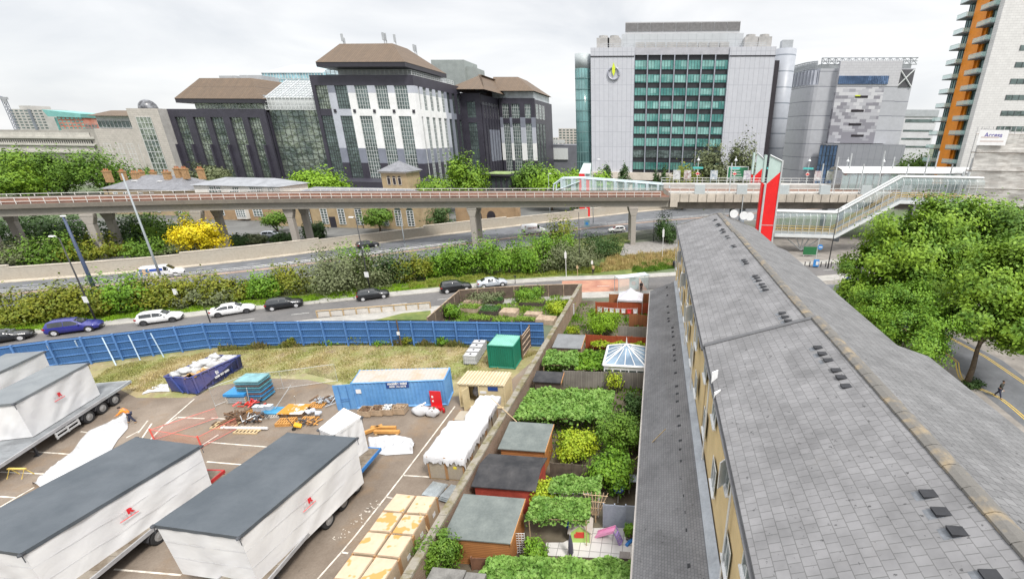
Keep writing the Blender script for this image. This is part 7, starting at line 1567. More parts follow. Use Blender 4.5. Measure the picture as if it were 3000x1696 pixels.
a,b,c,d = A.lerp(B,-.02)+o1,A.lerp(B,1.02)+o1,D.lerp(Cc,1.02)-o1,D.lerp(Cc,-.02)-o1; mb.hexa([(a.x,a.y,2.30),(b.x,b.y,2.30),(c.x,c.y,2.56),(d.x,d.y,2.56)],[(a.x,a.y,2.336),(b.x,b.y,2.336),(c.x,c.y,2.596),(d.x,d.y,2.596)]); mb.build('roof', mat('cream_roof',(.58,.50,.35),.7,.1,.8,c2=(.50,.40,.26)), cb)
xd_ = (B-A).normalized(); nn = Vector((xd_.y,-xd_.x,0)); a, b = A, B
splate(cb,'sign_board',.64,.86,1.75,2.15,flat('sign_navy',(1,1,1))); splate(cb,'notice',.42,.6,1.45,1.7,m_wwin)
mb = MB(); p = A.lerp(B,.2)-nn*.02; e = p+Vector((-.25,-.7,0)); mb.hexa([p,e,e+Vector((.05,0,0)),p+Vector((.05,0,0))],[v+Vector((0,0,2.05)) for v in (p,e,e+Vector((.05,0,0)),p+Vector((.05,0,0)))]); mb.build('door', m_crm, cb)
x,y = A.lerp(B,.5)+nn*.5 if 0 else (A.lerp(B,.55)+nn*.5)[:2]; ty = thing('spare_tyre', 'black tyre lying on the ground in front of the cream cabin', 'tyre', (x,y,0)); mb = MB(); vs = []; R0,r0 = .3,.11
for i in range(20):
 for j in range(8): g_,h_ = 2*pi*i/20,2*pi*j/8; vs.append(((R0+r0*cos(h_))*cos(g_),(R0+r0*cos(h_))*sin(g_),.11+r0*sin(h_)))
mb.add(vs,[(i*8+j,((i+1)%20)*8+j,((i+1)%20)*8+(j+1)%8,i*8+(j+1)%8) for i in range(20) for j in range(8)]); mb.build('tyre', m_tyre, ty, True); MB().lathe([(.19,.06),(.19,.16)],(0,0,0),16).build('bead', m_chas, ty)
jb = (A.lerp(B,.3)-nn*.7); ja = thing('hanging_jackets', 'grey work jackets hanging inside the doorway of the cream cabin', 'clothes', (jb.x,jb.y,0)); MB().blob((0,0,1.2),.3,.16,.55,2,.2).blob((.28,.1,1.15),.2,.14,.5,3,.2).build('jacket', mat('jacket_grey',(.30,.30,.32),.9,.4,3), ja, True); MB().tube([(-.3,0,1.8),(.5,0,1.8)],.02,5).build('hook_rail', m_gal, ja)
q = [G(1428,1010,2.6),G(1503,1014,2.6),G(1526,983,2.6),G(1455,979,2.6)]
gc = container('green_container', 'tall green corrugated container beside the white tanks', q, 2.6, mat('container_green',(.012,.16,.10),.5,.12,.6), mat('green_roof',(.16,.38,.31),.6,.15,.5), 12, 12)
m_ibc = mat('tank_white', (.62,.62,.62), .5, .08, 1)
for i,(px,py) in enumerate(((1378,1036),(1387,1023),(1396,1010),(1404,998))):
 x,y = G(px,py,1.15); lab = ['nearest white plastic tank in a steel cage, in the row beside the green container','second white caged tank of the row beside the green container','third white caged tank of the row, behind two others','farthest white caged tank of the row, closest to the hoarding'][i]
 t_ = thing('water_tank', lab, 'tank', (x,y,0), .05, 'white caged tanks'); MB().box(-.62,.62,-.34,.34,.16,1.1).build('tank', m_ibc, t_, bevel=.05); f = MB()
 for k in range(8): xx = -.66+1.32*k/7; f.box(xx-.015,xx+.015,-.40,-.37,.14,1.12); f.box(xx-.015,xx+.015,.37,.40,.14,1.12)
 for k in range(6): yy = -.36+.72*k/5; f.box(-.68,-.65,yy-.015,yy+.015,.14,1.12); f.box(.65,.68,yy-.015,yy+.015,.14,1.12)
 for z in (.2,.65,1.1): f.box(-.68,.68,-.405,-.385,z-.02,z+.02); f.box(.665,.685,-.38,.38,z-.02,z+.02)
 f.build('cage', mat('cage_steel',(.5,.5,.5),.4,.1,2), t_); MB().lathe([(.12,0),(.12,.06)],(0,0,1.1),12).build('cap', m_fascia, t_); MB().box(-.64,.64,-.38,.38,.02,.14).build('base', m_chas, t_)
# ---------------- stock wrapped under white sheeting
m_card = mat('card_crate', (.42,.36,.27), .85, .2, 1.2, c2=(.34,.30,.25)); m_corner = mat('tan_strap', (.36,.20,.09), .8, .15, 2)
ys_ = [23.2,24.6,26.0,27.4,28.6]
for i in range(5):
 for j in range(2):
  if i > 3 and j == 0: continue
  x0 = -14.95+j*1.28; lab = 'tan %s crate under the long white sheet, %s' % (('left','right')[j], ('at its near end','second from the near end','in the middle','fourth from the near end','at its far end')[i])
  if i == 0 and j == 1: lab = 'tan right crate with a yellow sticker at the near end of the long white sheet'
  t_ = thing('crate', lab, 'crate', (x0+.62,ys_[i]+.62,0), 0, 'crates under the white sheet'); MB().box(-.6,.6,-.6,.6,.14,1.95).build('carton', m_card, t_); f = MB()
  for sx in (-.6,.6): 
   for sy in (-.6,.6): f.box(sx-.045,sx+.045,sy-.045,sy+.045,.13,1.97)
  f.build('corner_strip', m_corner, t_); p_ = MB()
  for k in range(3): p_.box(-.6,.6,-.55+.45*k,-.4+.45*k,0,.12)
  p_.build('pallet', m_tim, t_)
  if i == 0 and j == 1: MB().box(-.12,.12,-.62,-.605,1.05,1.25).build('sticker', flat('sticker_yellow',(.70,.58,.05)), t_)
ws = MB(); nu, nv = 34, 54; vs = []; rn = random.Random(8); rag = [rn.uniform(-.22,.22) for _ in range(nv+1)]; rag2 = [rn.uniform(-.2,.2) for _ in range(nu+1)]
for j in range(nv+1):
 y = 22.95+ (30.4-22.95)*j/nv
 for i in range(nu+1):
  u = -1.22+2.44*i/nu; xr = -13.72+u*(1.45 if y < 27.2 else .95)+(0 if y < 27.2 else .62); edge_ = max(0,abs(u)-.98)/.24; front = max(0,23.25-y)/.3
  zz = 2.06+(.28 if y > 27.4 else 0)-edge_*(.52+rag[j])-min(1,front)*(.55+rag2[i])+.035*sin(5*y+3*u)+.03*sin(11*u+7*y)+.05*(rn.random()-.5)
  xx = xr if abs(u) < .98 else xr-(abs(u)-.98)*1.2*(1 if u > 0 else -1)
  vs.append((xx,max(y,23.08-.05*sin(9*u)) if front > 0 else y,zz))
ws.add(vs,[(j*(nu+1)+i,j*(nu+1)+i+1,(j+1)*(nu+1)+i+1,(j+1)*(nu+1)+i) for j in range(nv) for i in range(nu)]); o = ws.build('cover_sheet', m_cloth, None, True); tag(o, 'long ragged white sheet draped over the row of tan crates by the wall', 'sheet')
# ---------------- big cardboard pallets
m_box = mat('carton_top', (.66,.55,.43), .7, .06, 1.0); 
def stain_material():
 m, t, p = nodes('stained_carton'); a, f = noise_mix(t, (.52,.40,.285), (.46,.345,.24), 2, detail=3); oi = N(t,'ShaderNodeObjectInfo'); ml_ = N(t,'ShaderNodeMath',operation='MULTIPLY'); ml_.inputs[1].default_value = 37; t.links.new(oi.outputs['Random'], ml_.inputs[0]); tc = N(t,'ShaderNodeTexCoord'); ad = N(t,'ShaderNodeVectorMath',operation='ADD'); t.links.new(tc.outputs['Object'], ad.inputs[0]); t.links.new(ml_.outputs[0], ad.inputs[1])
 b, f2 = noise_mix(t, a, (.46,.25,.07), 1.15, detail=2, lo=.575, hi=.60, vec=ad.outputs[0]); t.links.new(b, p.inputs['Base Color']); p.inputs['Roughness'].default_value = .6; return m
m_stain = stain_material(); m_cside = mat('carton_side', (.42,.33,.23), .7, .12, 1.2)
bxs = [(1172,1473),(1138,1517),(1084,1568),(1062,1626),(1020,1680),(1245,1477),(1207,1521),(1167,1572),(1138,1630),(1108,1684)]
names_ = ['far','second','middle','fourth','near']
for i,(px,py) in enumerate(bxs):
 x,y = G(px,py,2.2); x = (-14.35 if i < 5 else -13.05); y = [18.95,17.55,16.15,14.75,13.35][i%5]
 lab = '%s wrapped cardboard pallet in the %s column of the stock by the wall' % (['farthest','second farthest','middle','second nearest','nearest'][i%5], 'left' if i < 5 else 'right')
 t_ = thing('carton_pallet', lab, 'carton', (x+rn.uniform(-.03,.03),y+rn.uniform(-.03,.03),0), rn.uniform(-.04,.04), 'wrapped cardboard pallets'); w,d = .595,.64
 MB().box(-w,w,-d,d,.15,2.14).build('carton', m_cside, t_, bevel=.04); MB().box(-w+.01,w-.01,-d+.01,d-.01,2.141,2.2).build('lid', m_stain, t_, bevel=.03); f = MB()
 for sx in (-w,w):
  for sy in (-d,d): f.box(sx-.05,sx+.05,sy-.05,sy+.05,.14,2.1)
 f.build('corner_strip', m_corner, t_); p_ = MB()
 for k in range(3): p_.box(-w,w,-d+.1+.55*k,-d+.25+.55*k,0,.149)
 p_.build('pallet', m_tim, t_)
 if i >= 5: MB().box(w+.052,w+.058,-.15,.15,1.3,1.6).build('label', m_wwin, t_)
for i,(px,py,w,d,lab) in enumerate(((1272,1436,1.1,1.5,'bundle of shiny corrugated metal sheets beside the tan crates'),(1322,1444,1.0,1.4,'smaller bundle of corrugated metal sheets against the garden wall'))):
 x,y = G(px,py,.3); t_ = thing('metal_sheets', lab, 'metal sheets', (x,y,0), -.15-.1*i); 
 for k in range(3):
  mb = MB(); n_ = 10; vs = []
  for j in range(n_*2+1): xx = -w/2+w*j/(n_*2); vs += [(xx,-d/2+.08*k,.22+.07*k+.05*(j%2)),(xx,d/2-.05*k,.22+.07*k+.05*(j%2))]
  mb.add(vs,[(2*j,2*j+2,2*j+3,2*j+1) for j in range(n_*2)]); mb.build('sheet', mat('zinc_sheet',(.42,.46,.48),.3,.15,2,metal=.55), t_)
 MB().box(-w/2,w/2,-.5,-.4,0,.2).box(-w/2,w/2,.4,.5,0,.2).build('bearer', m_tim, t_)
tag(MB().tube([(*G(1228,1500,2.25),2.25),(*G(1275,1600,.3),.3)],.04,5).build('timber_pole', m_tim), 'orange brown timber prop leaning on the right column of cardboard pallets', 'pole')
# ---------------- piles in the middle of the yard
m_rust = mat('rusty_iron', (.13,.075,.045), .9, .4, 3, c2=(.20,.12,.07)); m_pal = mat('pallet_wood', (.50,.38,.22), .85, .15, 2); m_opal = mat('orange_timber', (.50,.25,.07), .8, .2, 1.5)
def pallet(mb, x, y, z, w=1.2, d=1.0, h=.14, rz=0):
 ca, sa = cos(rz), sin(rz)
 def ob(cx,cy,sx,sy,z0,sz): mb.obox((x+cx*ca-cy*sa,y+cx*sa+cy*ca,z0),sx,sy,sz,rz)
 for k in range(7): ob(-w/2+.06+(w-.12)*k/6,0,.1,d,z+h-.025,.025)
 for k in (-1,0,1): ob(0,k*(d/2-.06),w,.1,z+.025,h-.05); ob(0,k*(d/2-.06),w,.1,z,.024)
def pal_thing(px, py, label, m=None, w=1.2, d=1.0, rz=0, n=1, z=0):
 x,y = G(px,py); t_ = thing('pallet', label, 'pallet', (x,y,z), rz)
 for k in range(n): mb = MB(); pallet(mb,0,0,k*.15,w,d); mb.build('pallet_deck', m or m_pal, t_)
 return t_
x,y = G(757,1165); st = thing('staging_stack', 'tall stack of blue and green staging decks in the middle of the yard', 'stack', (x,y,0), .12)
cols = [(.05,.24,.42),(.10,.13,.16),(.04,.20,.42),(.16,.10,.10),(.06,.26,.44),(.08,.16,.22),(.10,.30,.36),(.12,.10,.10),(.10,.26,.32),(.17,.33,.36)]
for k,c in enumerate(cols): MB().box(-1.05+.02*(k%3),1.05-.03*(k%2),-.75,.75,.18+k*.2,.18+k*.2+.12).build('deck', mat('deck_%d'%k,c,.6,.25,1), st); MB().box(-.9,-.8,-.7,.7,.121+k*.2-.02+.001,.179+k*.2).box(.8,.9,-.7,.7,.101+k*.2+.001,.179+k*.2).build('spacer', m_chas, st)
x,y = G(722,1172); bs = thing('staging_stack', 'low stack topped by one bright blue deck left of the tall stack', 'stack', (x-.4,y,0), .12); MB().box(-.9,.9,-.7,.7,.75,1.0).build('deck', flat('deck_blue',(.03,.22,.50)), bs)
for k in range(3): MB().box(-.85,.85,-.65,.65,.1+k*.2,.16+k*.2).build('frame', m_gal, bs)
MB().box(-.85,-.75,-.6,.6,0,.74).box(.75,.85,-.6,.6,0,.74).build('bearer', m_tim, bs)
rn = random.Random(21)
def heap(px, py, n, label, name, m, sx, sy, h, cat='heap', lens=(.4,1.0)):
 x,y = G(px,py); t_ = thing(name, label, cat, (x,y,0)); 
 for k in range(3):
  mb = MB()
  for i in range(n//3): a = rn.uniform(0,pi); L_ = rn.uniform(*lens); cx_,cy_ = rn.gauss(0,sx*.4),rn.gauss(0,sy*.4); z0 = rn.uniform(.05,h); dz = rn.uniform(-.25,.25); mb.bar((cx_-cos(a)*L_/2,cy_-sin(a)*L_/2,max(.03,z0-dz)),(cx_+cos(a)*L_/2,cy_+sin(a)*L_/2,max(.03,z0+dz)),rn.uniform(.04,.12))
  mb.build('scrap_piece', m if not isinstance(m,list) else m[k], t_)
 return t_
heap(700,1226,48,'tangle of rusty brown iron fittings left of the pallets','iron_heap',m_rust,1.3,.7,.5)
heap(680,1240,30,'low spread of rusty brackets nearest the wood pallets','iron_heap',m_rust,1.0,.5,.3)
heap(748,1232,36,'heap of dark scaffold clips in a wooden stillage','iron_heap',[m_rust,m_chas,m_gal],.8,.6,.5)
heap(740,1188,24,'bright red couplings scattered in front of the blue stack','coupling_heap',[flat('coupling_red',(.62,.03,.02)),flat('coupling_red',(1,1,1)),m_chas],1.5,.5,.5)
heap(955,1178,40,'pile of grey scaffold fittings on a pallet right of the orange sheet','fittings_heap',[m_gal,mat('dull_steel',(.30,.32,.35),.5,.2,2),m_rust],1.3,.6,.35)
heap(905,1240,24,'bags and rusty scraps at the near right of the piles','scrap_heap',[m_rust,m_opal,m_chas],.9,.5,.3)
for px,py,lab,m,rz,n in ((662,1248,'pale new wood pallet standing nearest the white pipe',m_pal,.1,1),(730,1262,'pale wood pallet nearest the dark trailer top',m_pal,.08,1),(840,1240,'brown pallet carrying pale stones',m_opal,.2,2),(800,1218,'grey slatted pallet in front of the orange sheet',mat('grey_pallet',(.36,.33,.29),.9,.2,2),.3,1),(905,1232,'brown pallet under blue white bags',m_opal,.1,1),(930,1188,'long pallet under the grey fittings',m_opal,.1,1),(752,1205,'pallet with small grey boxes on it',m_opal,.0,1)): pal_thing(px,py,lab,m,1.9 if py > 1245 else 1.3,.9,rz,n)
tag(MB().tube([(*G(650,1256),.12),(*G(785,1260),.2)],.11,8).build('pipe', m_wwin), 'white plastic pipe lying across the pale pallets', 'pipe')
x,y = G(865,1212); os_ = thing('orange_sheet', 'faded orange and white sheet spread over a pallet stack', 'sheet', (x,y,0), .1); MB().hexa([(-1.1,-.6,.35),(1.0,-.6,.35),(1.1,.6,.55),(-.8,.6,.55)],[(-1.1,-.6,.40),(1.0,-.6,.40),(1.1,.6,.6),(-.8,.6,.6)]).build('sheet', mat('faded_orange',(.55,.25,.03),.7,.15,1.1,c2=(.60,.58,.54),lo=.5,hi=.56), os_); mb = MB(); pallet(mb,0,0,.05,2.0,1.1,.14); pallet(mb,0,0,.2,2.0,1.1,.14); mb.build('stack', m_rust, os_)
x,y = G(812,1208); bl = thing('decking', 'flat blue decking section lying left of the orange sheet', 'decking', (x,y,0), .1); MB().box(-1.1,1.1,-.5,.5,.15,.25).build('panel', mat('deck_0',(1,1,1)), bl); MB().box(-1.05,-.95,-.5,.5,0,.149).box(.95,1.05,-.5,.5,0,.149).build('bearer', m_tim, bl)
for i,(px,py) in enumerate(((752,1192),(768,1192),(788,1190))):
 x,y = G(px,py,.5); t_ = thing('grey_box', ['left grey plastic box on the pallet by the red couplings','middle grey plastic box on the pallet by the red couplings','right pale box with dark stripes by the red couplings'][i], 'box', (x,y,.16)); MB().box(-.24,.24,-.2,.2,0,.42).build('box', mat('grey_plastic',(.40,.43,.47),.5,.1,2), t_); MB().box(-.26,.26,-.22,.22,.42,.46).build('lid', mat('pale_plastic',(.50,.54,.56),.5,.1,2), t_)
for i,(px,py) in enumerate(((908,1218),(920,1215),(935,1222))):
 x,y = G(px,py); tag(MB().blob((x,y,.42),.26,.2,.2,i+3,.25).build('sack', mat('blue_white_sack',(.55,.60,.68),.7,.15,3), None, True), 'blue white plastic sack on the brown pallet right of the piles', 'sack', 'plastic sacks on the brown pallet')
x,y = G(870,1255); wb = thing('pallet_truck', 'yellow handled pallet truck standing at the near edge of the piles', 'pallet truck', (x,y,0), .5); MB().hexa([(-.1,-.25,.35),(.35,-.25,.12),(.35,.25,.12),(-.1,.25,.35)],[(-.1,-.25,.5),(.35,-.25,.2),(.35,.25,.2),(-.1,.25,.5)]).build('fork', flat('truck_yellow',(.70,.38,.02)), wb); MB().disc_y(-.15,-.25,-.18,.14,.14).disc_y(-.15,.18,.25,.14,.14).build('wheel', m_tyre, wb); MB().tube([(-.15,0,.2),(-.45,0,1.1),(-.45,.2,1.2)],.03,5).build('handle', m_chas, wb)
for i,(px,py,lab) in enumerate(((1075,1215,'wooden stillage of rusty clips left of the row by the blue container'),(1110,1212,'wooden stillage of brown couplers in front of the blue container'),(1140,1210,'wooden stillage of grey clips in the middle of the row'),(1175,1208,'empty looking tan stillage beside the white bulk bag'))):
 x,y = G(px,py); t_ = thing('stillage', lab, 'stillage', (x,y,0), .05, 'stillages in front of the container'); f = MB()
 for sx in (-.5,.5): f.box(sx-.03,sx+.03,-.42,.42,.1,.62)
 f.box(-.47,.47,-.45,-.4,.1,.62); f.box(-.47,.47,.4,.45,.1,.62); f.box(-.5,.5,-.42,.42,.06,.1); f.build('side', mat('stillage_wood',(.38,.28,.19),.9,.2,2), t_); g = MB(); 
 for k in range(26): a = rn.uniform(0,pi); cx_,cy_ = rn.uniform(-.36,.36),rn.uniform(-.3,.3); g.bar((cx_-.12*cos(a),cy_-.12*sin(a),.45+.2*rn.random()),(cx_+.12*cos(a),cy_+.12*sin(a),.45+.2*rn.random()),.09)
 g.build('contents', [m_rust,m_rust,m_gal,mat('stillage_wood',(1,1,1))][i], t_)
for i,(px,py,s_,lab) in enumerate(((1237,1212,.75,'large white bulk bag with a tube on top, beside the fire point'),(1270,1218,.55,'open white bulk bag holding rusty scraps near the extinguishers'))):
 x,y = G(px,py); t_ = thing('bulk_bag', lab, 'bag', (x,y,0)); MB().blob((0,0,.38),s_,s_*.75,.42,i+1,.14,16,9).build('bag', m_cloth, t_, True)
 if i == 0: MB().tube([(-.2,-.3,.78),(.35,.25,1.0)],.07,6).build('tube', m_wwin, t_)
 else: MB().blob((0,0,.62),.35,.25,.2,9,.3).build('scrap', m_rust, t_, True)
for i,(px,py,rz,lab) in enumerate(((1083,1270,.9,'orange timber frame lying left behind the blue trailer'),(1125,1260,.1,'long orange beam behind the white crumpled sheet'),(1135,1272,.1,'short orange beam on the white crumpled sheet'))):
 x,y = G(px,py); t_ = thing('orange_beam', lab, 'timber', (x,y,0), rz); MB().box(-1.0,1.0,-.12,.12,.12,.38).build('beam', m_opal, t_, bevel=.02); MB().box(-.9,-.75,-.2,.2,0,.119).box(.75,.9,-.2,.2,0,.119).build('bearer', m_tim, t_)
ys = thing('trestle', 'small yellow metal trestle standing on the asphalt left of the ground sheet', 'trestle', (*G(62,1395),0), .1)
for s_ in (-.5,.5): MB().tube([(s_-.15,-.25,0),(s_,-.02,.62),(s_,.02,.62),(s_+.1,.25,0)],.03,5).build('leg', flat('trestle_yellow',(.60,.45,.12)), ys)
MB().box(-.6,.6,-.06,.06,.62,.7).build('top', flat('trestle_yellow',(1,1,1)), ys)
bn = thing('barrier_net', 'see-through red plastic barrier net on red posts across the asphalt', 'barrier'); P_ = [G(453,1290),G(592,1312),G(690,1240)]; m_bred = flat('barrier_red',(.62,.10,.08)); mn = clear_glass('red_net',(.70,.22,.18),.16)
for x,y in P_[:2]: MB().bar((x,y,0),(x-.03,y,1.1),.09).build('post', m_bred, bn)
a_ = [G(455,1290),G(592,1312)]; b_ = [G(453,1256,0),G(690,1195,0)]
for p,q in ((P_[0],P_[1]),(P_[0],G(640,1225)),(P_[1],G(700,1255))):
 MB().quad((p[0],p[1],.1),(q[0],q[1],.1),(q[0],q[1],1.0),(p[0],p[1],1.0)).build('net', mn, bn); MB().tube([(p[0],p[1],1.0),(q[0],q[1],.98)],.022,4).tube([(p[0],p[1],.1),(q[0],q[1],.1)],.018,4).build('cord', m_bred, bn)
hf = thing('mesh_fence', 'thin galvanised mesh fence panels round the piles in the yard', 'fence'); mm_ = clear_glass('wire_mesh',(.5,.5,.5),.10); pts = [G(632,1192),G(740,1150),G(832,1140),G(990,1118)]
for p,q in zip(pts[:-1],pts[1:]):
 f = MB(); f.tube([(p[0],p[1],0),(p[0],p[1],1.9),(q[0],q[1],1.9),(q[0],q[1],0)],.022,5); f.tube([(p[0],p[1],.15),(q[0],q[1],.15)],.018,4); f.build('frame', m_gal, hf); MB().quad((p[0],p[1],.15),(q[0],q[1],.15),(q[0],q[1],1.88),(p[0],p[1],1.88)).build('mesh', mm_, hf)
for i,(a,b,za,zb) in enumerate((((722,1136),(733,1190),1.9,0),((852,1128),(806,1196),2.1,.3),((862,1160),(868,1195),1.8,0))): tag(MB().tube([(*G(*a,za),za),(*G(*b,zb),zb)],.03,5).build('scaffold_pole', m_gal), ['upright grey scaffold pole left of the piles','grey scaffold pole leaning on the tall blue stack','upright scaffold pole in front of the tall blue stack'][i], 'pole')
pv = thing('pavement_fence', 'low timber post and rail fence along the pale pavement behind the hoarding', 'fence'); a = Vector(G(931,931)); b = Vector(G(1262,905))
for k in range(10): p = a.lerp(b,k/9); MB().box(p.x-.06,p.x+.06,p.y-.06,p.y+.06,0,1.0).build('post', m_tim, pv)
MB().bar((a.x,a.y,.95),(b.x,b.y,.95),.1).build('rail', m_tim, pv); MB().hexa([(a.x,a.y+.06,.05),(b.x,b.y+.06,.05),(b.x,b.y+.09,.05),(a.x,a.y+.09,.05)],[(a.x,a.y+.06,.88),(b.x,b.y+.06,.88),(b.x,b.y+.09,.88),(a.x,a.y+.09,.88)]).build('board', mat('pale_board',(.56,.53,.49),.85,.1,1), pv)
# ================================================================== VEGETATION
def hgt(fx, fy, ty, tx=None):
 g = G(fx,fy); d = _ray(tx if tx else fx, ty); hd = math.hypot(*g); return max(.5, HC+d[2]*hd/math.hypot(d[0],d[1]))
L_gold = leaf_mat('leaf_gold', (.19,.21,.018), (.10,.15,.018), (.30,.25,.03), .45)
L_hedge = leaf_mat('leaf_hedge', (.14,.27,.02), (.07,.165,.015), (.25,.38,.03), .4)
L_dark = leaf_mat('leaf_dark', (.05,.10,.025), (.035,.075,.02), (.09,.15,.04), .4)
L_olive = leaf_mat('leaf_olive', (.14,.16,.075), (.10,.125,.05), (.25,.27,.16), .5)
L_mid = leaf_mat('leaf_mid', (.115,.21,.022), (.07,.15,.02), (.20,.31,.035), .35)
L_plane = leaf_mat('leaf_plane', (.19,.31,.022), (.075,.165,.018), (.30,.44,.05), .45)
L_bright = leaf_mat('leaf_bright', (.20,.35,.018), (.14,.26,.015), (.30,.45,.03), .4)
L_yel = leaf_mat('leaf_yellow', (.72,.56,.01), (.50,.44,.015), (.80,.68,.04), .5)
L_vine = leaf_mat('leaf_vine', (.17,.30,.06), (.10,.21,.035), (.30,.44,.13), .9)
L_vyel = leaf_mat('leaf_vine_yellow', (.32,.40,.02), (.21,.32,.02), (.45,.48,.04), .9)
L_dry = leaf_mat('leaf_dry', (.42,.31,.13), (.33,.28,.10), (.52,.42,.22), .6)
def bush_at(name, label, px, py, top, wpx, lm, seed, n=2600, size=.16, depth=.8, group=None, droop=0, k=3, cat='bush', spread=.25):
 x,y = G(px,py); h = hgt(px,py,top); w = abs(G(px+wpx/2,py)[0]-G(px-wpx/2,py)[0])/2; dp = min(w*depth, h*1.1); rn = random.Random(seed); lumps = []
 for i in range(k):
  u = (i+.5)/k*2-1 if k > 1 else 0; hh = h*rn.uniform(.82,1.0); lumps.append((u*w*.72, dp+rn.uniform(-.2,.2)*dp, hh*.5, w/k*1.35 if k > 1 else w, dp, hh*.5))
 lumps.append((0,dp*.7,h*.30,w*.92,dp*.95,h*.3))
 return make_bush(name, label, cat, (x,y,0), lumps, n, size, lm, seed, group, 16, spread, droop=droop, rz=.42 if py > 850 else .5)
for i,(px,py,top,w,lm,lab) in enumerate(((25,962,862,190,L_gold,'olive gold rounded bush at the left edge of the verge'),(135,950,838,170,L_gold,'gold green bush behind the thin black lamp post'),(245,940,828,150,L_gold,'gold green bush above the bonnet of the blue car'),(350,928,806,160,L_hedge,'tallest green gold bush hiding the wheels of the painted van'),(455,915,806,150,L_gold,'gold green bush beside the small white road sign'),(560,902,812,170,L_gold,'brownish gold bush behind the white coupe'),(665,890,820,120,L_gold,'low russet gold bush left of the olive willow'),(770,880,800,110,L_hedge,'small gold green bush at the left foot of the olive willow'))):
 bush_at('verge_bush', lab, px, py, top, w, lm, 20+i, 4200, .17, .55, 'golden bushes on the verge', k=3)
bush_at('verge_bush', 'grey green bush in front of the gold hedge beside the small road sign', 590, 905, 842, 150, L_olive, 31, 3200, .17, .5)
bush_at('willow_bush', 'wide drooping olive grey willow bush behind the parked black hatchback', 1015, 868, 738, 290, L_olive, 33, 9000, .18, .6, droop=.25, k=3)
bush_at('verge_bush', 'dark russet bush on the left shoulder of the olive willow', 850, 872, 770, 120, L_gold, 34, 3000, .16, .6)
bush_at('verge_bush', 'green sapling rising behind the olive willow near the black car', 1050, 830, 712, 110, L_hedge, 35, 2200, .18, .6)
bush_at('verge_bush', 'dark green bush right of the olive willow', 1165, 835, 738, 110, L_dark, 36, 2600, .18, .6)
bush_at('verge_bush', 'brownish bush between the willow and the tall green hedge', 1215, 832, 745, 110, L_gold, 37, 2600, .17, .6)
for i,(px,top,w,lab) in enumerate(((1290,730,150,'left end of the tall bright green hedge'),(1390,702,160,'middle of the tall bright green hedge below the pier'),(1490,694,170,'right part of the tall bright green hedge'),(1575,700,120,'right end of the tall bright green hedge beside the grey bush'))):
 bush_at('tall_hedge', lab, px, 815-(px-1290)*.03, top, w, L_hedge, 40+i, 5200, .19, .45, 'tall green hedge bushes', k=3)
bush_at('round_bush', 'rounded grey green bush by the two road sign posts', 1700, 800, 706, 170, L_olive, 46, 5200, .16, .6)
bush_at('round_bush', 'dark low bush left of the rounded grey bush', 1625, 800, 720, 130, L_olive, 47, 3400, .17, .5)
bush_at('round_bush', 'dark green bush below the white car on the far road', 1770, 760, 685, 140, L_dark, 48, 4200, .18, .6)
bush_at('sapling', 'pale leafed sapling standing behind the rounded grey bush', 1655, 745, 628, 95, L_gold, 49, 1800, .22, .7, cat='tree')
bush_at('sapling', 'yellow green bush between the sapling and the tall hedge', 1635, 760, 672, 150, L_hedge, 50, 3600, .2, .6)
bush_at('slim_tree', 'slim dark green tree at the far corner of the terrace roof', 1965, 716, 614, 60, L_dark, 51, 3400, .2, 1.0, k=1, cat='tree')
def tufts(name, label, pts, h, n, lm, seed, w=.03):
 P = np.array([G(*p) for p in pts]); rng = np.random.default_rng(seed); k = len(P)//2; l1, l2 = P[:k], P[k:][::-1]
 u = rng.uniform(0,k-1.001,n); i = u.astype(int); f = (u-i)[:,None]; a = l1[i]*(1-f)+l1[i+1]*f; b = l2[i]*(1-f)+l2[i+1]*f; v = rng.uniform(0,1,n)[:,None]; q = a*(1-v)+b*v
 cl = rng.uniform(.3,1,n)*(.55+.45*np.sin(q[:,0]*1.9+seed)*np.cos(q[:,1]*1.3)); hh = h*np.clip(cl,.15,1); ang = rng.uniform(0,pi,n); lx = rng.normal(size=(n,2))*.25
 V = np.zeros((n,4,3)); dx = np.stack([np.cos(ang),np.sin(ang)],1)*w*rng.uniform(.6,1.6,(n,1))
 V[:,0,:2] = q-dx; V[:,1,:2] = q+dx; V[:,2,:2] = q+dx*.4+lx*hh[:,None]; V[:,3,:2] = q-dx*.4+lx*hh[:,None]; V[:,2,2] = hh; V[:,3,2] = hh; V[:,:2,2] = .01
 me = bpy.data.meshes.new(name); me.vertices.add(n*4); me.vertices.foreach_set('co', V.reshape(-1)); me.loops.add(n*4); me.loops.foreach_set('vertex_index', np.arange(n*4,dtype=np.int32)); me.polygons.add(n); me.polygons.foreach_set('loop_start', np.arange(0,n*4,4,dtype=np.int32)); me.polygons.foreach_set('loop_total', np.full(n,4,dtype=np.int32)); me.materials.append(lm); me.update()
 o = bpy.data.objects.new(name, me); COL.objects.link(o); return tag(o, label, 'grass', None, 'stuff')
tufts('dry_grass', 'tall dry straw coloured grass at the roadside near the terrace', [(1745,800),(1850,790),(1985,780),(1990,735),(1860,748),(1780,760)], 1.3, 9000, L_dry, 1, .05)
tufts('green_weeds', 'green weeds at the roadside before the bin', [(1850,800),(1920,795),(1985,785),(1985,755),(1920,770),(1860,778)], .9, 5000, L_mid, 2, .06)
tufts('verge_weeds', 'strip of lush green weeds along the far pavement', [(0,985),(300,945),(600,912),(890,886),(1040,872),(1280,838),(1280,822),(1040,850),(890,870),(600,895),(300,925),(0,960)], .5, 26000, L_bright, 3, .06)
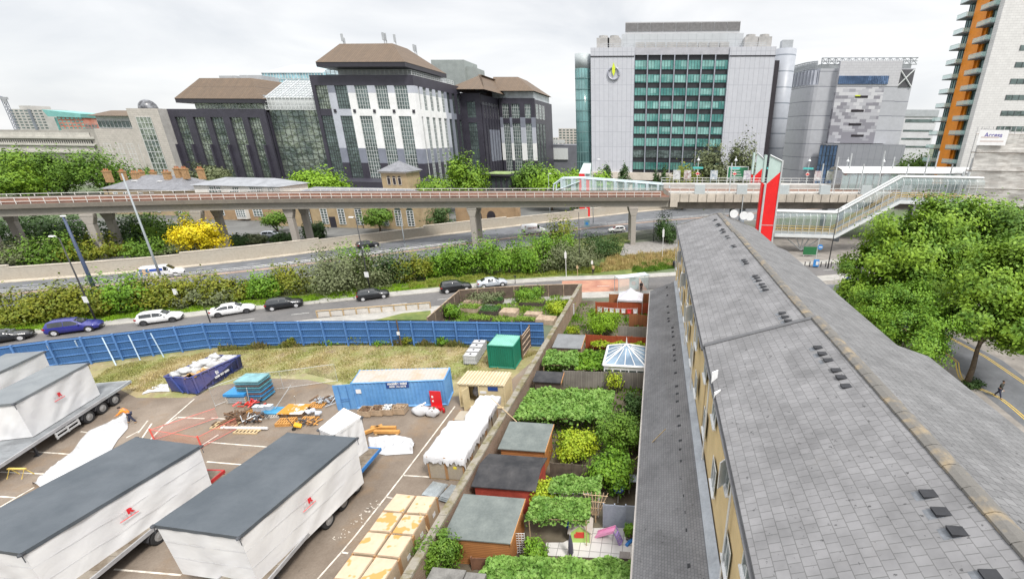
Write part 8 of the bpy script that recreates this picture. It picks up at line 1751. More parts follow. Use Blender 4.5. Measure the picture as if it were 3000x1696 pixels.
tufts('verge_weeds', 'yellowish weeds before the tall hedge', [(1200,848),(1300,838),(1450,820),(1700,803),(1760,800),(1760,785),(1700,790),(1450,805),(1300,818),(1200,830)], .8, 14000, leaf_mat('leaf_weed',(.26,.30,.05),(.17,.23,.03),(.40,.36,.12),.5), 4, .06)
tufts('scrub_grass', 'dry straw and green grass of the rough ground inside the hoarding', [(250,1125),(420,1150),(640,1115),(900,1095),(1050,1130),(1200,1125),(1400,1105),(1560,1040),(1590,1030),(1450,1020),(1200,1012),(1000,1015),(800,1022),(640,1030),(480,1050),(330,1075)], .34, 34000, leaf_mat('leaf_scrub',(.42,.34,.16),(.26,.28,.08),(.44,.40,.22),.22), 5, .035)
tufts('wall_weeds', 'tall brown and green weeds along the foot of the blue hoarding', [(640,1030),(800,1022),(960,1012),(1100,1012),(1200,1014),(1350,1018),(1470,1022),(1470,1014),(1350,1012),(1200,1007),(1100,1005),(960,1006),(800,1015),(640,1022)], .95, 7000, leaf_mat('leaf_brownweed',(.17,.15,.05),(.12,.16,.04),(.30,.22,.10),.6), 6, .05)
tufts('allotment_weeds', 'lush lime green growth between the allotment beds', [(1300,945),(1450,948),(1620,948),(1690,845),(1560,846),(1360,862)], .55, 9000, leaf_mat('leaf_plot',(.20,.32,.04),(.11,.22,.03),(.32,.40,.08),.8), 7, .09)
tufts('garden_weeds', 'green plants and weeds covering the back garden beds', [(1480,1300),(1600,1330),(1880,1340),(1900,1000),(1900,900),(1690,890),(1650,960),(1590,1090)], .5, 9000, L_hedge, 8, .08)
mb = MB(); mb.poly([(*G(*p),.009) for p in ((1262,944),(1690,944),(1696,838),(1346,856))]); structure(mb.build('allotment_ground', m_soil))
mb = MB(); mb.poly([(*G(*p),.056) for p in ((1815,750),(1988,742),(1990,700),(1830,714))]); structure(mb.build('gravel', mat('gravel_grey',(.26,.245,.23),.95,.2,1.5)))
mb = MB(); pq = [G(*p) for p in ((1100,940),(1262,940),(1262,912),(1180,920))]; mb.poly([(x,y,.13) for x,y in pq]); structure(mb.build('grass_patch', m_grass))
for i,(px,py,top,w,lm,lab) in enumerate(((655,1018,975,50,L_hedge,'leafy green weed clump against the hoarding at the skip'),(1058,1010,975,60,L_gold,'tall yellow green weed clump in the middle of the hoarding'),(1130,1012,985,80,L_hedge,'broad weed clump against the hoarding left of the dark post'),(1200,1014,982,40,L_gold,'slim weed clump right of the dark post'),(975,1012,992,60,L_hedge,'low weed clump against the hoarding'),(1300,1016,985,34,L_hedge,'slim green weed clump left of the white tanks'),(1465,1020,985,24,L_hedge,'small weed clump behind the white tanks'),(850,1018,990,30,L_gold,'small yellow weed clump on the left half of the hoarding'))):
 bush_at('weed_clump', lab, px, py, top, w, lm, 60+i, 900, .10, .5, 'weed clumps along the hoarding', k=2)
for i,(px,py,top,w,lm,lab) in enumerate(((15,785,705,170,L_olive,'grey green bush at the left edge beyond the retaining wall'),(120,780,690,170,L_mid,'mid green bush beyond the wall behind the navy mast'),(235,770,690,170,L_gold,'yellow green bush beyond the wall below the left pier'),(310,755,715,110,L_gold,'gold bush beyond the wall right of the left piers'),(415,755,705,120,L_mid,'low green bush beyond the wall at the grey mast'),(500,745,715,120,L_olive,'low grey green bush left of the yellow tree'),(745,715,690,60,L_olive,'small grey shrub beside the silver parked car'),(825,712,683,60,L_dark,'small dark shrub right of the silver parked car'),(700,720,690,60,L_dark,'small dark shrub right of the yellow tree'))):
 bush_at('far_bush', lab, px, py, top, w, lm, 80+i, 3000, .22, .7, 'bushes beyond the retaining wall')
for i,(px,py,top,w,lm,lab) in enumerate(((40,740,628,190,L_dark,'dark tree under the viaduct at the left edge'),(170,735,632,150,L_dark,'dark tree under the viaduct between navy mast and pier'),(370,735,625,150,L_dark,'dark evergreen under the viaduct right of the piers'),(470,730,622,170,L_mid,'mid green tree under the viaduct left of the yellow tree'),(920,702,655,66,L_dark,'dark conifer before the brick hall'),(1270,668,598,130,L_dark,'dark open tree before the brown arched wall'))):
 bush_at('far_tree', lab, px, py, top, w, lm, 95+i, 4200, .24, .8, 'trees under the viaduct', cat='tree')
def ball_tree(name, label, px, py, top, wpx, lm, seed, n=3600, size=.26, group=None, trunkf=.3, Y=None, tall=False, spread=.2):
 x,y = G(px,py)
 if Y: x = F(px,py,Y)[0]; y = Y; h = F(px,top,Y)[1]; w = abs(F(px+wpx/2,top,Y)[0]-F(px-wpx/2,top,Y)[0])/2
 else: h = hgt(px,py,top); w = abs(G(px+wpx/2,py)[0]-G(px-wpx/2,py)[0])/2
 tz = h*trunkf; r = (h-tz)/2; rn = random.Random(seed); lumps = [(0,0,tz+r,w*.92,w*.92,r)]
 for i in range(8): a = i*2.4+seed; lumps.append((cos(a)*w*.5,sin(a)*w*.5,tz+r*(.5+.95*((i*.38)%1)),w*.5,w*.5,r*.5))
 if tall: lumps = [(0,0,tz+r*.7,w,w,r*.75),(0,0,tz+r*1.35,w*.6,w*.6,r*.65)]
 return make_tree(name, label, 'tree', (x,y,0), max(tz*1.4,.8), max(.12,w*.06), lumps, n, size, lm, seed, group, 26, spread)
ball_tree('yellow_tree', 'round tree in full yellow bloom in front of the yellow brick houses', 600, 748, 634, 136, L_yel, 7, 8500, .2, trunkf=.12)
ball_tree('clipped_tree', 'round clipped green tree before the white bay of the flats', 815, 682, 619, 68, L_mid, 8, 3200, .22)
ball_tree('clipped_tree', 'round clipped bright tree before the arched windows of the hall', 1115, 682, 609, 90, L_mid, 9, 4200, .22)
for i,(px,base,top,w,Y,lm,lab,tall) in enumerate(((30,560,434,104,150,L_mid,'leafy tree at the far left edge behind the viaduct',0),(118,565,430,88,148,L_plane,'tall rounded tree second from the left behind the viaduct',0),(196,565,438,86,150,L_mid,'tall rounded tree third from the left behind the viaduct',0),(312,565,436,150,152,L_mid,'broad tree with a domed crown left of the brick villa',0),(55,570,500,120,140,L_plane,'lower leafy tree in front at the far left',0),(425,540,482,60,160,L_mid,'small tree between the brick villa and the stone tower',0),(620,540,482,100,160,L_olive,'pale willow like tree before the dark office wing',0),(948,585,496,150,135,L_bright,'broad bright green tree left of the square brick tower',0),(1372,570,452,112,140,L_plane,'tall egg shaped tree right of the white office corner',0),(1278,575,520,120,132,L_plane,'low tree right of the square brick tower',0),(1552,570,472,100,150,L_mid,'round tree in front of the grey shed',0),(1615,575,492,110,142,L_bright,'yellow green tree left of the glazed ramp',0),(1690,570,500,80,140,L_bright,'bright tree behind the small red lift tower',0),(1778,560,478,34,170,L_dark,'slim conifer before the grey panels left of the others',1),(1828,560,484,44,170,L_dark,'dark conifer before the cream base of the grey office',1),(1760,570,498,70,150,L_bright,'bright low tree behind the glazed ramp',0),(1920,560,498,30,170,L_dark,'slim dark conifer right of the cream base',1),(1945,560,490,36,168,L_dark,'dark conifer left of the weeping tree',1),(2000,580,480,100,150,L_gold,'yellowish weeping tree behind the platform',0),(2085,580,428,120,155,L_olive,'tall grey green tree before the teal windows',0),(2165,580,402,90,158,L_olive,'tallest grey green poplar before the grey office',0),(2660,560,448,110,190,L_mid,'green tree left of the foot of the orange tower',0))):
 ball_tree('street_tree' if not tall else 'conifer', lab, px, base, top, w, lm, 110+i, 6500 if w > 60 else 2000, .42 if w > 60 else .34, 'trees behind the viaduct', .05 if px < 450 else .14, Y, tall)
def crown_tree(name, label, foot, lumps, n, sz, lm, seed, r=.24):
 L_ = []
 for px,py,Y,rr in lumps: x,z = F(px,py,Y); L_.append((x-foot[0],Y-foot[1],z,rr,rr,rr*.8))
 h = min(l[2] for l in L_)*.95
 return make_tree(name, label, 'tree', (foot[0],foot[1],0), h, r, L_, n, sz, lm, seed, None, 22, .2, .4)
crown_tree('plane_tree', 'largest plane tree, its crown reaching the foot of the stair bridge', (32.5,54), [(2640,690,57,3.9),(2760,665,59,4.2),(2870,665,61,4.2),(2560,770,56,3.2),(2690,770,54,3.9),(2810,760,55,4.2),(2600,850,52,3.0),(2720,860,50,3.4),(2520,860,54,2.4)], 62000, .21, L_plane, 201)
crown_tree('plane_tree', 'big plane tree with its bare trunk rising from the kerb by the yellow lines', (30.6,40.6), [(2900,850,43,3.0),(2975,790,44,3.3),(2850,930,41.5,2.2),(2940,950,41,2.6),(3040,870,42,3.2),(3000,980,40,2.2)], 42000, .18, L_plane, 202)
crown_tree('plane_tree', 'plane tree at the right edge before the netted building', (41,56), [(2960,690,57,3.6),(3060,720,56,4),(3000,780,54,3.5)], 22000, .22, L_mid, 203)
crown_tree('leafy_tree', 'feathery light green tree leaning over the eaves of the terrace roof', (22.5,41.5), [(2560,900,45,2.2),(2640,960,42,2.3),(2700,1020,39,1.9),(2740,950,41,2.1),(2600,990,42,1.5),(2660,880,45,2.2)], 34000, .115, L_hedge, 204, .13)
crown_tree('leafy_tree', 'thin leafy tree at the end of the terrace beside the paving', (24,54), [(2500,860,53,1.8),(2490,790,56,1.3),(2530,930,48,1.7)], 9000, .11, L_plane, 205, .1)
tag(bush_at('kerb_shrub', 'low shrub at the foot of the plane tree by the kerb', 2870, 1140, 1118, 60, L_dark, 71, 900, .12, .6, k=2), None, None)
# ---------------- vines and shrubs in the gardens
def vine(name, label, c, zt, lm, seed, n=5000, size=.13, th=.28, mat_f=m_tim, sag=.15, cat='vine'):
 """leafy canopy over a light frame; c: four outline points at height zt"""
 P = [Vector(G(*p,zt)) for p in c]; o = sum(P,Vector((0,0)))/4; t_ = thing(name, label, cat, (o.x,o.y,0)); P = [p-o for p in P]
 mb = MB()
 for p in P: mb.tube([(p.x*.96,p.y*.96,0),(p.x*.96,p.y*.96,zt-.05)],.03,5)
 for k in range(5): a = P[0].lerp(P[3],k/4); b = P[1].lerp(P[2],k/4); mb.tube([(a.x,a.y,zt-.1),(b.x,b.y,zt-.1)],.018,4)
 for k in range(6): a = P[0].lerp(P[1],k/5); b = P[3].lerp(P[2],k/5); mb.tube([(a.x,a.y,zt-.07),(b.x,b.y,zt-.07)],.018,4)
 mb.build('frame', mat_f, t_); rng = np.random.default_rng(seed); u = rng.uniform(-.03,1.03,n); v = rng.uniform(-.03,1.03,n); A,B,Cc,D = [np.array(p) for p in P]
 q = (A*(1-u)[:,None]+B*u[:,None])*(1-v)[:,None]+(D*(1-u)[:,None]+Cc*u[:,None])*v[:,None]; bumpy = .5+.5*np.sin(q[:,0]*2.9+seed)*np.sin(q[:,1]*3.3+seed*2)
 keep = rng.uniform(0,1,n) < (.45+.55*bumpy); z = zt+th*(bumpy-.4)+rng.normal(size=n)*.07; hang = rng.uniform(0,1,n) < .12; z = np.where(hang, z-rng.uniform(0,.6,n), z)
 leaf_cloud('foliage', np.stack([q[:,0],q[:,1],z],1)[keep], size, lm, t_, seed, 1.4, aspect=.85); return t_
vine('vine_canopy', 'wide rectangular canopy of pale green vine leaves in the middle garden', ((1514,1222),(1780,1224),(1792,1148),(1560,1140)), 1.9, L_vine, 1, 12000, .14)
vine('vine_canopy', 'lime green leaf canopy over the pergola above the patio', ((1545,1515),(1720,1520),(1725,1465),(1570,1462)), 2.1, L_vine, 2, 7000, .11, .35)
vine('vine_canopy', 'vine on a thin white frame above the lime pergola', ((1612,1440),(1755,1442),(1758,1400),(1625,1398)), 2.0, L_vine, 3, 4200, .11, .3, m_wwin)
vine('vine_canopy', 'broad large leaved vine across the bottom of the gardens', ((1415,1700),(1858,1705),(1853,1645),(1440,1636)), 1.4, L_vine, 4, 11000, .13, .4)
vine('vine_canopy', 'green climber over a dark lean-to roof beside the garden wall', ((1590,1066),(1690,1068),(1690,1032),(1605,1030)), 2.1, L_vine, 5, 3800, .13, .25)
vine('vine_canopy', 'dark green climber between the lean-to roof and the conservatory', ((1690,1082),(1765,1080),(1770,1030),(1695,1034)), 1.7, L_hedge, 6, 3400, .13, .45)
vine('leaf_bed', 'bright lime hedge bed behind the conservatory', ((1735,1012),(1885,1014),(1885,996),(1735,994)), 1.0, L_vyel, 7, 2600, .11, .3, cat='bed')
def garden_bush(name, label, px, py, z0, rpx, lm, seed, n=4500, size=.09, h=1.6, zs=1.0):
 x,y = G(px,py,z0); r = abs(G(px+rpx,py,z0)[0]-G(px-rpx,py,z0)[0])/2; rn = random.Random(seed)
 lumps = [(0,0,h*.55,r*.85,r*.85,h*.45)]+[(cos(a)*r*.55,sin(a)*r*.5,h*(.45+.3*rn.random()),r*.5,r*.5,h*.34) for a in (0.3,1.5,2.8,4.1,5.3)]
 return make_bush(name, label, 'shrub', (x,y,0), lumps, n, size, lm, seed, None, 16, .24)
garden_bush('vine_bush', 'round yellow green vine bush beside the upper orange shed', 1690, 1292, 1.5, 62, L_vyel, 81, 6500, .10, 2.0)
garden_bush('dark_shrub', 'large dark green shrub reaching over the lean-to gutter', 1820, 1262, 1.8, 72, L_mid, 82, 7500, .10, 2.9)
garden_bush('fig_shrub', 'dark leafy shrub below the bamboo pole', 1792, 1372, 1.5, 68, L_hedge, 83, 6500, .11, 2.5)
garden_bush('gold_shrub', 'small golden shrub in front of the black shed roof', 1590, 1440, 1.6, 42, L_vyel, 84, 4200, .09, 2.1)
garden_bush('wall_shrub', 'fresh green shrub growing at the garden wall by the nearest shed', 1282, 1618, 1.5, 62, L_mid, 85, 8000, .07, 2.6)
garden_bush('willow_shrub', 'feathery yellow green willow shrub among the far gardens', 1765, 945, 1.4, 50, L_bright, 86, 6500, .09, 2.8)
garden_bush('dark_shrub', 'dark shrub in the corner by the lean-to and the grey fence', 1862, 1190, 1.2, 34, L_dark, 87, 3000, .10, 2.2)
garden_bush('thin_shrub', 'thin yellowish climber on the weathered grey fence', 1800, 1112, 1.2, 30, L_vyel, 88, 800, .09, 1.9)
garden_bush('small_shrub', 'small lime shrub by the pale grey flat roof', 1680, 966, .8, 20, L_vyel, 89, 1100, .08, 1.2)
garden_bush('corner_shrub', 'leafy green shrub hiding the white lattice trellis', 1570, 1612, 1.0, 34, L_hedge, 90, 3000, .08, 1.6)
garden_bush('patio_plant', 'green pot plant at the right side of the patio behind the slide', 1845, 1552, .6, 16, L_hedge, 91, 900, .08, 1.0)
garden_bush('climber', 'dark ivy column on the left allotment fence', 1325, 915, .9, 24, L_hedge, 92, 2400, .12, 1.9)
garden_bush('climber', 'bright climber along the back allotment fence', 1550, 858, 1.2, 44, L_hedge, 93, 2800, .12, 2.0)
garden_bush('lime_bush', 'lime bush at the right end of the allotment', 1640, 900, .8, 38, L_vyel, 94, 3400, .12, 1.5)
garden_bush('climber', 'dull green climber along the left back of the allotment fence', 1420, 864, 1.0, 60, L_olive, 95, 2200, .12, 1.5)
# ================================================================== VEHICLES
def lerp_tab(tab, x):
 if x <= tab[0][0]: return tab[0][1:]
 for a,b in zip(tab[:-1],tab[1:]):
  if x <= b[0]: f = (x-a[0])/(b[0]-a[0]); return tuple(p+(q-p)*f for p,q in zip(a[1:],b[1:]))
 return tab[-1][1:]
HATCH = [(-2.12,.62,.66,.60,.42),(-2.08,.90,.80,.72,.32),(-2.0,1.02,.86,.74,.26),(-1.78,1.38,.88,.60,.24),(-1.5,1.46,.89,.60,.22),(-.6,1.49,.90,.61,.22),(.05,1.46,.90,.60,.22),(.3,1.40,.90,.62,.22),(1.0,.99,.89,.76,.22),(1.3,.95,.88,.78,.22),(1.8,.86,.85,.72,.24),(2.04,.74,.76,.62,.30),(2.12,.58,.64,.54,.40)]
SALOON = [(-2.3,.62,.68,.6,.42),(-2.25,.92,.80,.72,.32),(-2.15,1.0,.86,.76,.26),(-1.75,1.04,.88,.76,.24),(-1.05,1.36,.90,.58,.22),(-.5,1.42,.90,.58,.22),(.1,1.40,.90,.58,.22),(.35,1.34,.90,.60,.22),(1.1,.96,.89,.76,.22),(1.4,.93,.88,.78,.22),(1.95,.83,.85,.72,.24),(2.2,.70,.76,.62,.30),(2.3,.56,.64,.54,.40)]
SUV = [(x*1.07,z*1.13 if z > .95 else z*1.1,w*1.03,t*1.05,b+.03) for x,z,w,t,b in HATCH]
VAN = [(-2.6,1.2,.9,.86,.4),(-2.55,1.86,.94,.84,.34),(-2.4,1.95,.96,.82,.3),(.3,1.95,.97,.82,.28),(.7,1.90,.97,.80,.28),(1.5,1.18,.95,.80,.28),(1.7,1.12,.94,.80,.28),(2.3,1.02,.90,.76,.28),(2.5,.9,.82,.7,.32),(2.6,.65,.72,.62,.4)]
BIGVAN = [(x*1.1,z*1.25 if z > 1.5 else z*1.1,w*1.06,t*1.1,b) for x,z,w,t,b in VAN]
m_carglass = glass_mat('car_glass', (.018,.022,.026), (.035,.04,.045), 1.0, .04, .0)
m_lampw = flat('headlamp', (.55,.57,.60), .15); m_lampr = flat('tail_light', (.30,.01,.012), .25); m_plate = flat('number_plate', (.60,.55,.30)); m_trim = flat('car_trim', (.02,.02,.022))
def paint(name, c, rough=.22): 
 if name in MATS: return MATS[name]
 m, t, p = nodes(name); a, f = noise_mix(t, c, tuple(x*.9 for x in c), 2); t.links.new(a, p.inputs['Base Color']); p.inputs['Roughness'].default_value = rough+.1; p.inputs['Coat Weight'].default_value = .6; p.inputs['Coat Roughness'].default_value = .08; MATS[name] = m; return m
def car(name, label, p_rear, p_front, tab, pm, cab, base=.64, group=None, wb=None, rims=None, rn_win=2, cat='car', rear_glass=True):
 """p_rear / p_front: ground points under the two near wheels (near side = right-hand side of the car)"""
 a, b = Vector(p_rear), Vector(p_front); d = (b-a).normalized(); ang = math.atan2(d.y,d.x); L = tab[-1][0]-tab[0][0]; xr = tab[0][0]+L*.185; xf = tab[-1][0]-L*.185
 hw = max(t[2] for t in tab); mid = (a+b)/2; nn = Vector((-d.y,d.x)); c = mid+nn*(hw-.12)-d*((xr+xf)/2)
 t_ = thing(name, label, cat, (c.x,c.y,.012), ang, group)
 xs = sorted(set([t[0] for t in tab]+[tab[0][0]+L*i/24 for i in range(25)])); vs = []; n_ = 12
 zb_ = lambda zt: min(zt-.06, cab[2])
 def ring(x):
  zt, w, tw, zb = lerp_tab(tab,x); zl = zb_(zt); pts = [(w*.86,zb),(w*.97,zb+.1),(w,min(.58*cab[2]/.95,zl-.02)),(w*.975,zl),(tw*1.02,zt-.05),(tw*.86,zt)]
  return [(x,-y,z) for y,z in pts]+[(x,y,z) for y,z in pts[::-1]]
 for x in xs: vs += ring(x)
 fs = [(i*n_+j,(i+1)*n_+j,(i+1)*n_+(j+1)%n_,i*n_+(j+1)%n_) for i in range(len(xs)-1) for j in range(n_)]+[tuple(range(n_-1,-1,-1)),tuple(range((len(xs)-1)*n_,len(xs)*n_))]
 mb = MB(); mb.add(vs,[f[::-1] for f in fs]); body = mb.build('body', pm, t_, True)
 x0, x1 = cab[0], cab[1]
 def gp(x, u, s): zt, w, tw, zb = lerp_tab(tab,x); zl = zb_(zt)+.03; zh = zt-.09; zz = zl+(max(zh,zl+.01)-zl)*u; f = (zz-zb_(zt))/max(zt-.05-zb_(zt),.01); y = w*.975+(tw*1.02-w*.975)*min(max(f,0),1)+.008; return (x,s*y,zz)
 for s in (-1,1):
  for k in range(rn_win):
   xa = x0+(x1-x0)*k/rn_win+.025; xb = x0+(x1-x0)*(k+1)/rn_win-.025; m_ = MB(); q = []
   for i in range(5): x = xa+(xb-xa)*i/4; q += [gp(x,0,s),gp(x,1,s)]
   m_.add(q,[(2*i,2*i+2,2*i+3,2*i+1) if s < 0 else (2*i+1,2*i+3,2*i+2,2*i) for i in range(4)]); m_.build('side_window', m_carglass, t_)
 def top_glass(nm, xa, xb):
  m_ = MB(); q = []
  for i in range(5): x = xa+(xb-xa)*i/4; zt, w, tw, zb = lerp_tab(tab,x); q += [(x,-tw*.88,zt+.008),(x,tw*.88,zt+.008)]
  m_.add(q,[(2*i,2*i+2,2*i+3,2*i+1) for i in range(4)]); m_.build(nm, m_carglass, t_)
 top_glass('windscreen', cab[3][0], cab[3][1])
 if rear_glass: top_glass('rear_window', cab[4][0], cab[4][1])
 r = .325 if tab is not SUV else .36
 if tab in (VAN,BIGVAN): r = .34
 for x in (xr,xf):
  for s in (-1,1):
   ar = MB(); ar.tube([(x,s*(hw-.2),r+.02),(x,s*(hw+.004),r+.02)],r+.055,18); ar.build('wheel_arch', m_trim, t_)
   wl = MB(); wl.add(*_ringwheel(0,0,0,r,.2)); w_ = wl.build('wheel', m_tyre, t_); w_.location = (x,s*(hw-.085),r); w_.rotation_euler = (0,0,pi/2)
   f = MB(); f.tube([(0,0,0),(s*.104,0,0)],r*.66,16); 
   for k in range(5): g_ = k*1.2566; f.bar((s*.106,0,0),(s*.106,r*.6*cos(g_),r*.6*sin(g_)),.04)
   f.build('rim', rims or mat('alloy',(.50,.50,.51),.35,.1,2), w_)
 L0,L1 = tab[0][0],tab[-1][0]; zt0,w0,_,_ = lerp_tab(tab,L0+.06); zt1,w1,_,_ = lerp_tab(tab,L1-.12)
 for s in (-1,1):
  MB().hexa([(L1-.34,s*(w1-.30),zt1-.20),(L1-.03,s*(w1-.30),zt1-.22),(L1-.10,s*(w1-.02),zt1-.2),(L1-.45,s*(w1+.055),zt1-.18)][::s],[(L1-.36,s*(w1-.30),zt1-.03),(L1-.10,s*(w1-.30),zt1-.08),(L1-.16,s*(w1-.02),zt1-.06),(L1-.48,s*(w1+.055),zt1-.02)][::s]).build('headlight', m_lampw, t_)
  MB().box(L0-.0,L0+.24,s*(w0-.16),s*(w0+.045),zt0-.20,zt0-.02).build('tail_light', m_lampr, t_)
  zt,w,tw,zb = lerp_tab(tab,cab[1]-.1); MB().blob((cab[1]-.05,s*(w+.09),cab[2]+.06),.09,.1,.07,1,.05,8,6).build('mirror', pm, t_, True)
 MB().box(L0-.02,L0+.0,-.26,.26,.62,.73).build('number_plate', m_plate, t_); MB().box(L1-.06,L1+.012,-.45,.45,.36,.52).build('grille', m_trim, t_)
 return t_
P_black = paint('paint_black',(.012,.013,.016)); P_blue = paint('paint_blue',(.022,.025,.20)); P_white = paint('paint_white',(.72,.72,.72)); P_silver = paint('paint_silver',(.42,.45,.50)); P_van = paint('paint_van_white',(.68,.68,.69))
hc = (-1.65,.75,.93,(.32,.96),(-1.97,-1.74)); sc2 = (-1.35,.85,.92,(.38,1.06),(-1.7,-1.08)); uc = (-1.8,.8,1.02,(.35,1.03),(-2.1,-1.86))
fac = lambda t,k: tuple(t)
car('parked_car', 'black saloon at the far left edge, its bonnet just in view', G(-45,1015), G(52,999), SALOON, P_black, sc2, group='cars parked on the near road')
car('parked_car', 'deep blue estate SUV on the road behind the hoarding', G(168,984), G(260,972), SUV, P_blue, uc, group='cars parked on the near road')
car('parked_car', 'white hatchback with dark wheels behind the blue SUV\'s front', G(425,954), G(508,943), HATCH, P_white, hc, group='cars parked on the near road', rims=m_chas)
car('parked_car', 'white coupe with a sloping rear ahead of the white hatchback', G(643,930), G(723,917.5), SALOON, P_white, (-1.5,.85,.92,(.38,1.06),(-1.7,-1.08)), group='cars parked on the near road', rims=m_chas)
car('parked_car', 'small black hatchback with pale wheels left of the olive willow', G(800,911), G(868,901), HATCH, P_black, hc, group='cars parked on the near road')
car('parked_car', 'black hatchback under the white lamp post sign', G(1063,883), G(1127,874), HATCH, P_black, hc, group='cars parked on the near road')
car('parked_car', 'black SUV beside the corner of the allotment fence', G(1306,861), G(1372,852), SUV, P_black, uc, group='cars parked on the near road')
car('parked_car', 'silver saloon touching the nose of the black SUV', G(1412,846), G(1478,838), SALOON, P_silver, sc2, group='cars parked on the near road')
v1 = car('painted_van', 'white and blue delivery van with a painted figure driving on the far road', G(440,818), G(515,810), VAN, P_van, (.35,1.1,1.12,(.75,1.5),(0,0)), rn_win=1, cat='van', rear_glass=False)
MB().box(-2.45,-1.3,-.985,-.975,.5,1.75).build('painted_panel', mat('van_art',(.10,.28,.55),.5,.5,2.2,c2=(.60,.42,.25),lo=.45,hi=.55), v1); MB().box(-1.25,.3,-.985,-.975,1.25,1.65).build('blue_stripe', flat('van_blue',(.03,.08,.36)), v1)
v2 = car('white_van', 'white high roof van with red lettering driving behind the tall hedge', G(1545,690), G(1594,683), BIGVAN, P_van, (.45,1.2,1.25,(.85,1.6),(0,0)), rn_win=1, cat='van', rear_glass=False)
text_obj('DESONO', .62, flat('van_letter',(.35,.16,.14)), v2, frameM((-.9,-1.035,1.65),(1,0,0),(0,0,1)), 'lettering', bold=.01)
car('driving_car', 'black hatchback driving on the far road beside the retaining wall', G(1060,730), G(1104,723.5), HATCH, P_black, hc)
car('driving_car', 'white hatchback driving left on the near carriageway below the viaduct', G(1818,677.5), G(1790,679), HATCH, P_white, hc)
car('silver_hatchback', 'silver grey hatchback standing in the yard of the brick flats', G(782,698), G(808,697), HATCH, P_silver, hc)
car('white_hatchback', 'white car standing behind the wall near the brown arches', G(1448,645), G(1482,643), HATCH, P_white, hc)
# ================================================================== STREET FURNITURE
m_navy = mat('mast_navy', (.05,.07,.13), .5, .1, 1); m_blackp = mat('post_black', (.03,.03,.033), .5, .1, 1); m_greyp = mat('mast_grey', (.30,.33,.35), .5, .1, 1)
def lamp(name, label, foot, top, r, m, arm=None, sign=None, head=True, group=None):
 x,y = G(*foot); h = hgt(foot[0],foot[1],top[1],top[0]); t_ = thing(name, label, 'lamp post', (x,y,0), 0, group); MB().tube([(0,0,0),(0,0,h*.3),(0,0,h)],[r*1.15,r,r*.6],10).build('column', m, t_, True)
 MB().cyl(0,0,0,.6,r*1.5,10).build('base', m, t_)
 if head: ax,ay = arm or (0,0); 
 if head and arm: MB().tube([(0,0,h-.05),(ax*.5,ay*.5,h+.1),(ax,ay,h+.1)],r*.4,6).build('arm', m, t_)
 if head: MB().hexa([(ax-.35,ay-.14,h+.05),(ax+.35,ay-.14,h+.05),(ax+.35,ay+.14,h+.05),(ax-.35,ay+.14,h+.05)],[(ax-.3,ay-.1,h+.2),(ax+.3,ay-.1,h+.2),(ax+.3,ay+.1,h+.2),(ax-.3,ay+.1,h+.2)]).build('lamp_head', m_wwin, t_)
 if sign: MB().box(-.32,.32,-r-.06,-r-.02,sign,sign+.8).build('sign_plate', m_wwin, t_)
 return t_
lamp('lamp_post', 'thick navy blue mast leaning up from behind the gold bushes', (283,860), (181,636), .22, m_navy)
lamp('lamp_post', 'thin black lamp post with a white sign behind the blue SUV', (286,950), (172,698), .09, m_blackp, (-1.3,.3), 2.9)
lamp('camera_mast', 'tall grey mast with cameras rising by the painted van', (472,816), (374,508), .15, m_greyp, None, None, False)
lamp('lamp_post', 'black lamp post with a white sign behind the black hatchback', (1086,858), (1043,640), .09, m_blackp, (-.8,.2), 2.5)
lamp('lamp_post', 'slender pale grey lamp post beside the retaining wall near the black car', (1187,722), (1164,588), .10, m_greyp, None, None, False)
lamp('lamp_post', 'black lamp post rising beside the round grey bush', (1699,792), (1698,622), .08, m_blackp, None, None, False)
lamp('lamp_post', 'slim grey lamp post standing behind the viaduct beside the glazed ramp', (1738,660), (1739,468), .09, m_greyp, (1.6,0))
lamp('lamp_post', 'dark lamp post on the paving before the slim tree', (1914,708), (1916,645), .07, m_blackp)
lamp('lamp_post', 'tall black lamp post before the covered stair bridge', (2425,786), (2459,610), .09, m_blackp, (.8,0))
lamp('lamp_post', 'short white lamp post left of the glazed ramp on the track side', (1612,640), (1614,510), .08, m_greyp, (.5,0))
for i,(px,py,top,lab) in enumerate(((1659,812,735,'slim white and brown sign post left of the round bush'),(1692,810,777,'short brown sign post below the round bush'),(1940,760,668,'tall white post in the dry grass'),(1735,803,762,'wooden post with a pale plate by the pavement'))):
 x,y = G(px,py); h = hgt(px,py,top); t_ = thing('sign_post', lab, 'sign post', (x,y,0)); MB().cyl(0,0,0,h,.05,8).build('post', m_wwin if i in (0,2) else m_tim, t_); MB().box(-.18,.18,-.09,-.055,h*.72,h*.95).build('plate', m_wwin if i != 1 else m_tim, t_)
x,y = G(534,908); t_ = thing('sign_post', 'small white road sign on a black post among the gold bushes', 'sign', (x,y,0)); MB().cyl(0,0,0,2.9,.045,8).build('post', m_blackp, t_); MB().box(-.3,.3,-.1,-.05,2.2,3.0).build('plate', m_wwin, t_)
x,y = G(616,944); t_ = thing('street_bollard', 'black post with a cap on the near pavement before the white coupe', 'post', (x,y,0)); MB().cyl(0,0,0,1.6,.06,8).build('post', m_blackp, t_); MB().lathe([(.08,0),(.09,.08),(.03,.14)],(0,0,1.6),10).build('cap', m_blackp, t_)
x,y = G(1975,785); bi = thing('litter_bin', 'black litter bin on the far pavement by the terrace corner', 'bin', (x,y,.1)); MB().lathe([(.3,0),(.33,.9),(.30,1.0)],(0,0,0),14).build('drum', m_blackp, bi, True); MB().lathe([(.36,1.05),(.36,1.12),(.1,1.25)],(0,0,0),14).build('lid', m_blackp, bi)
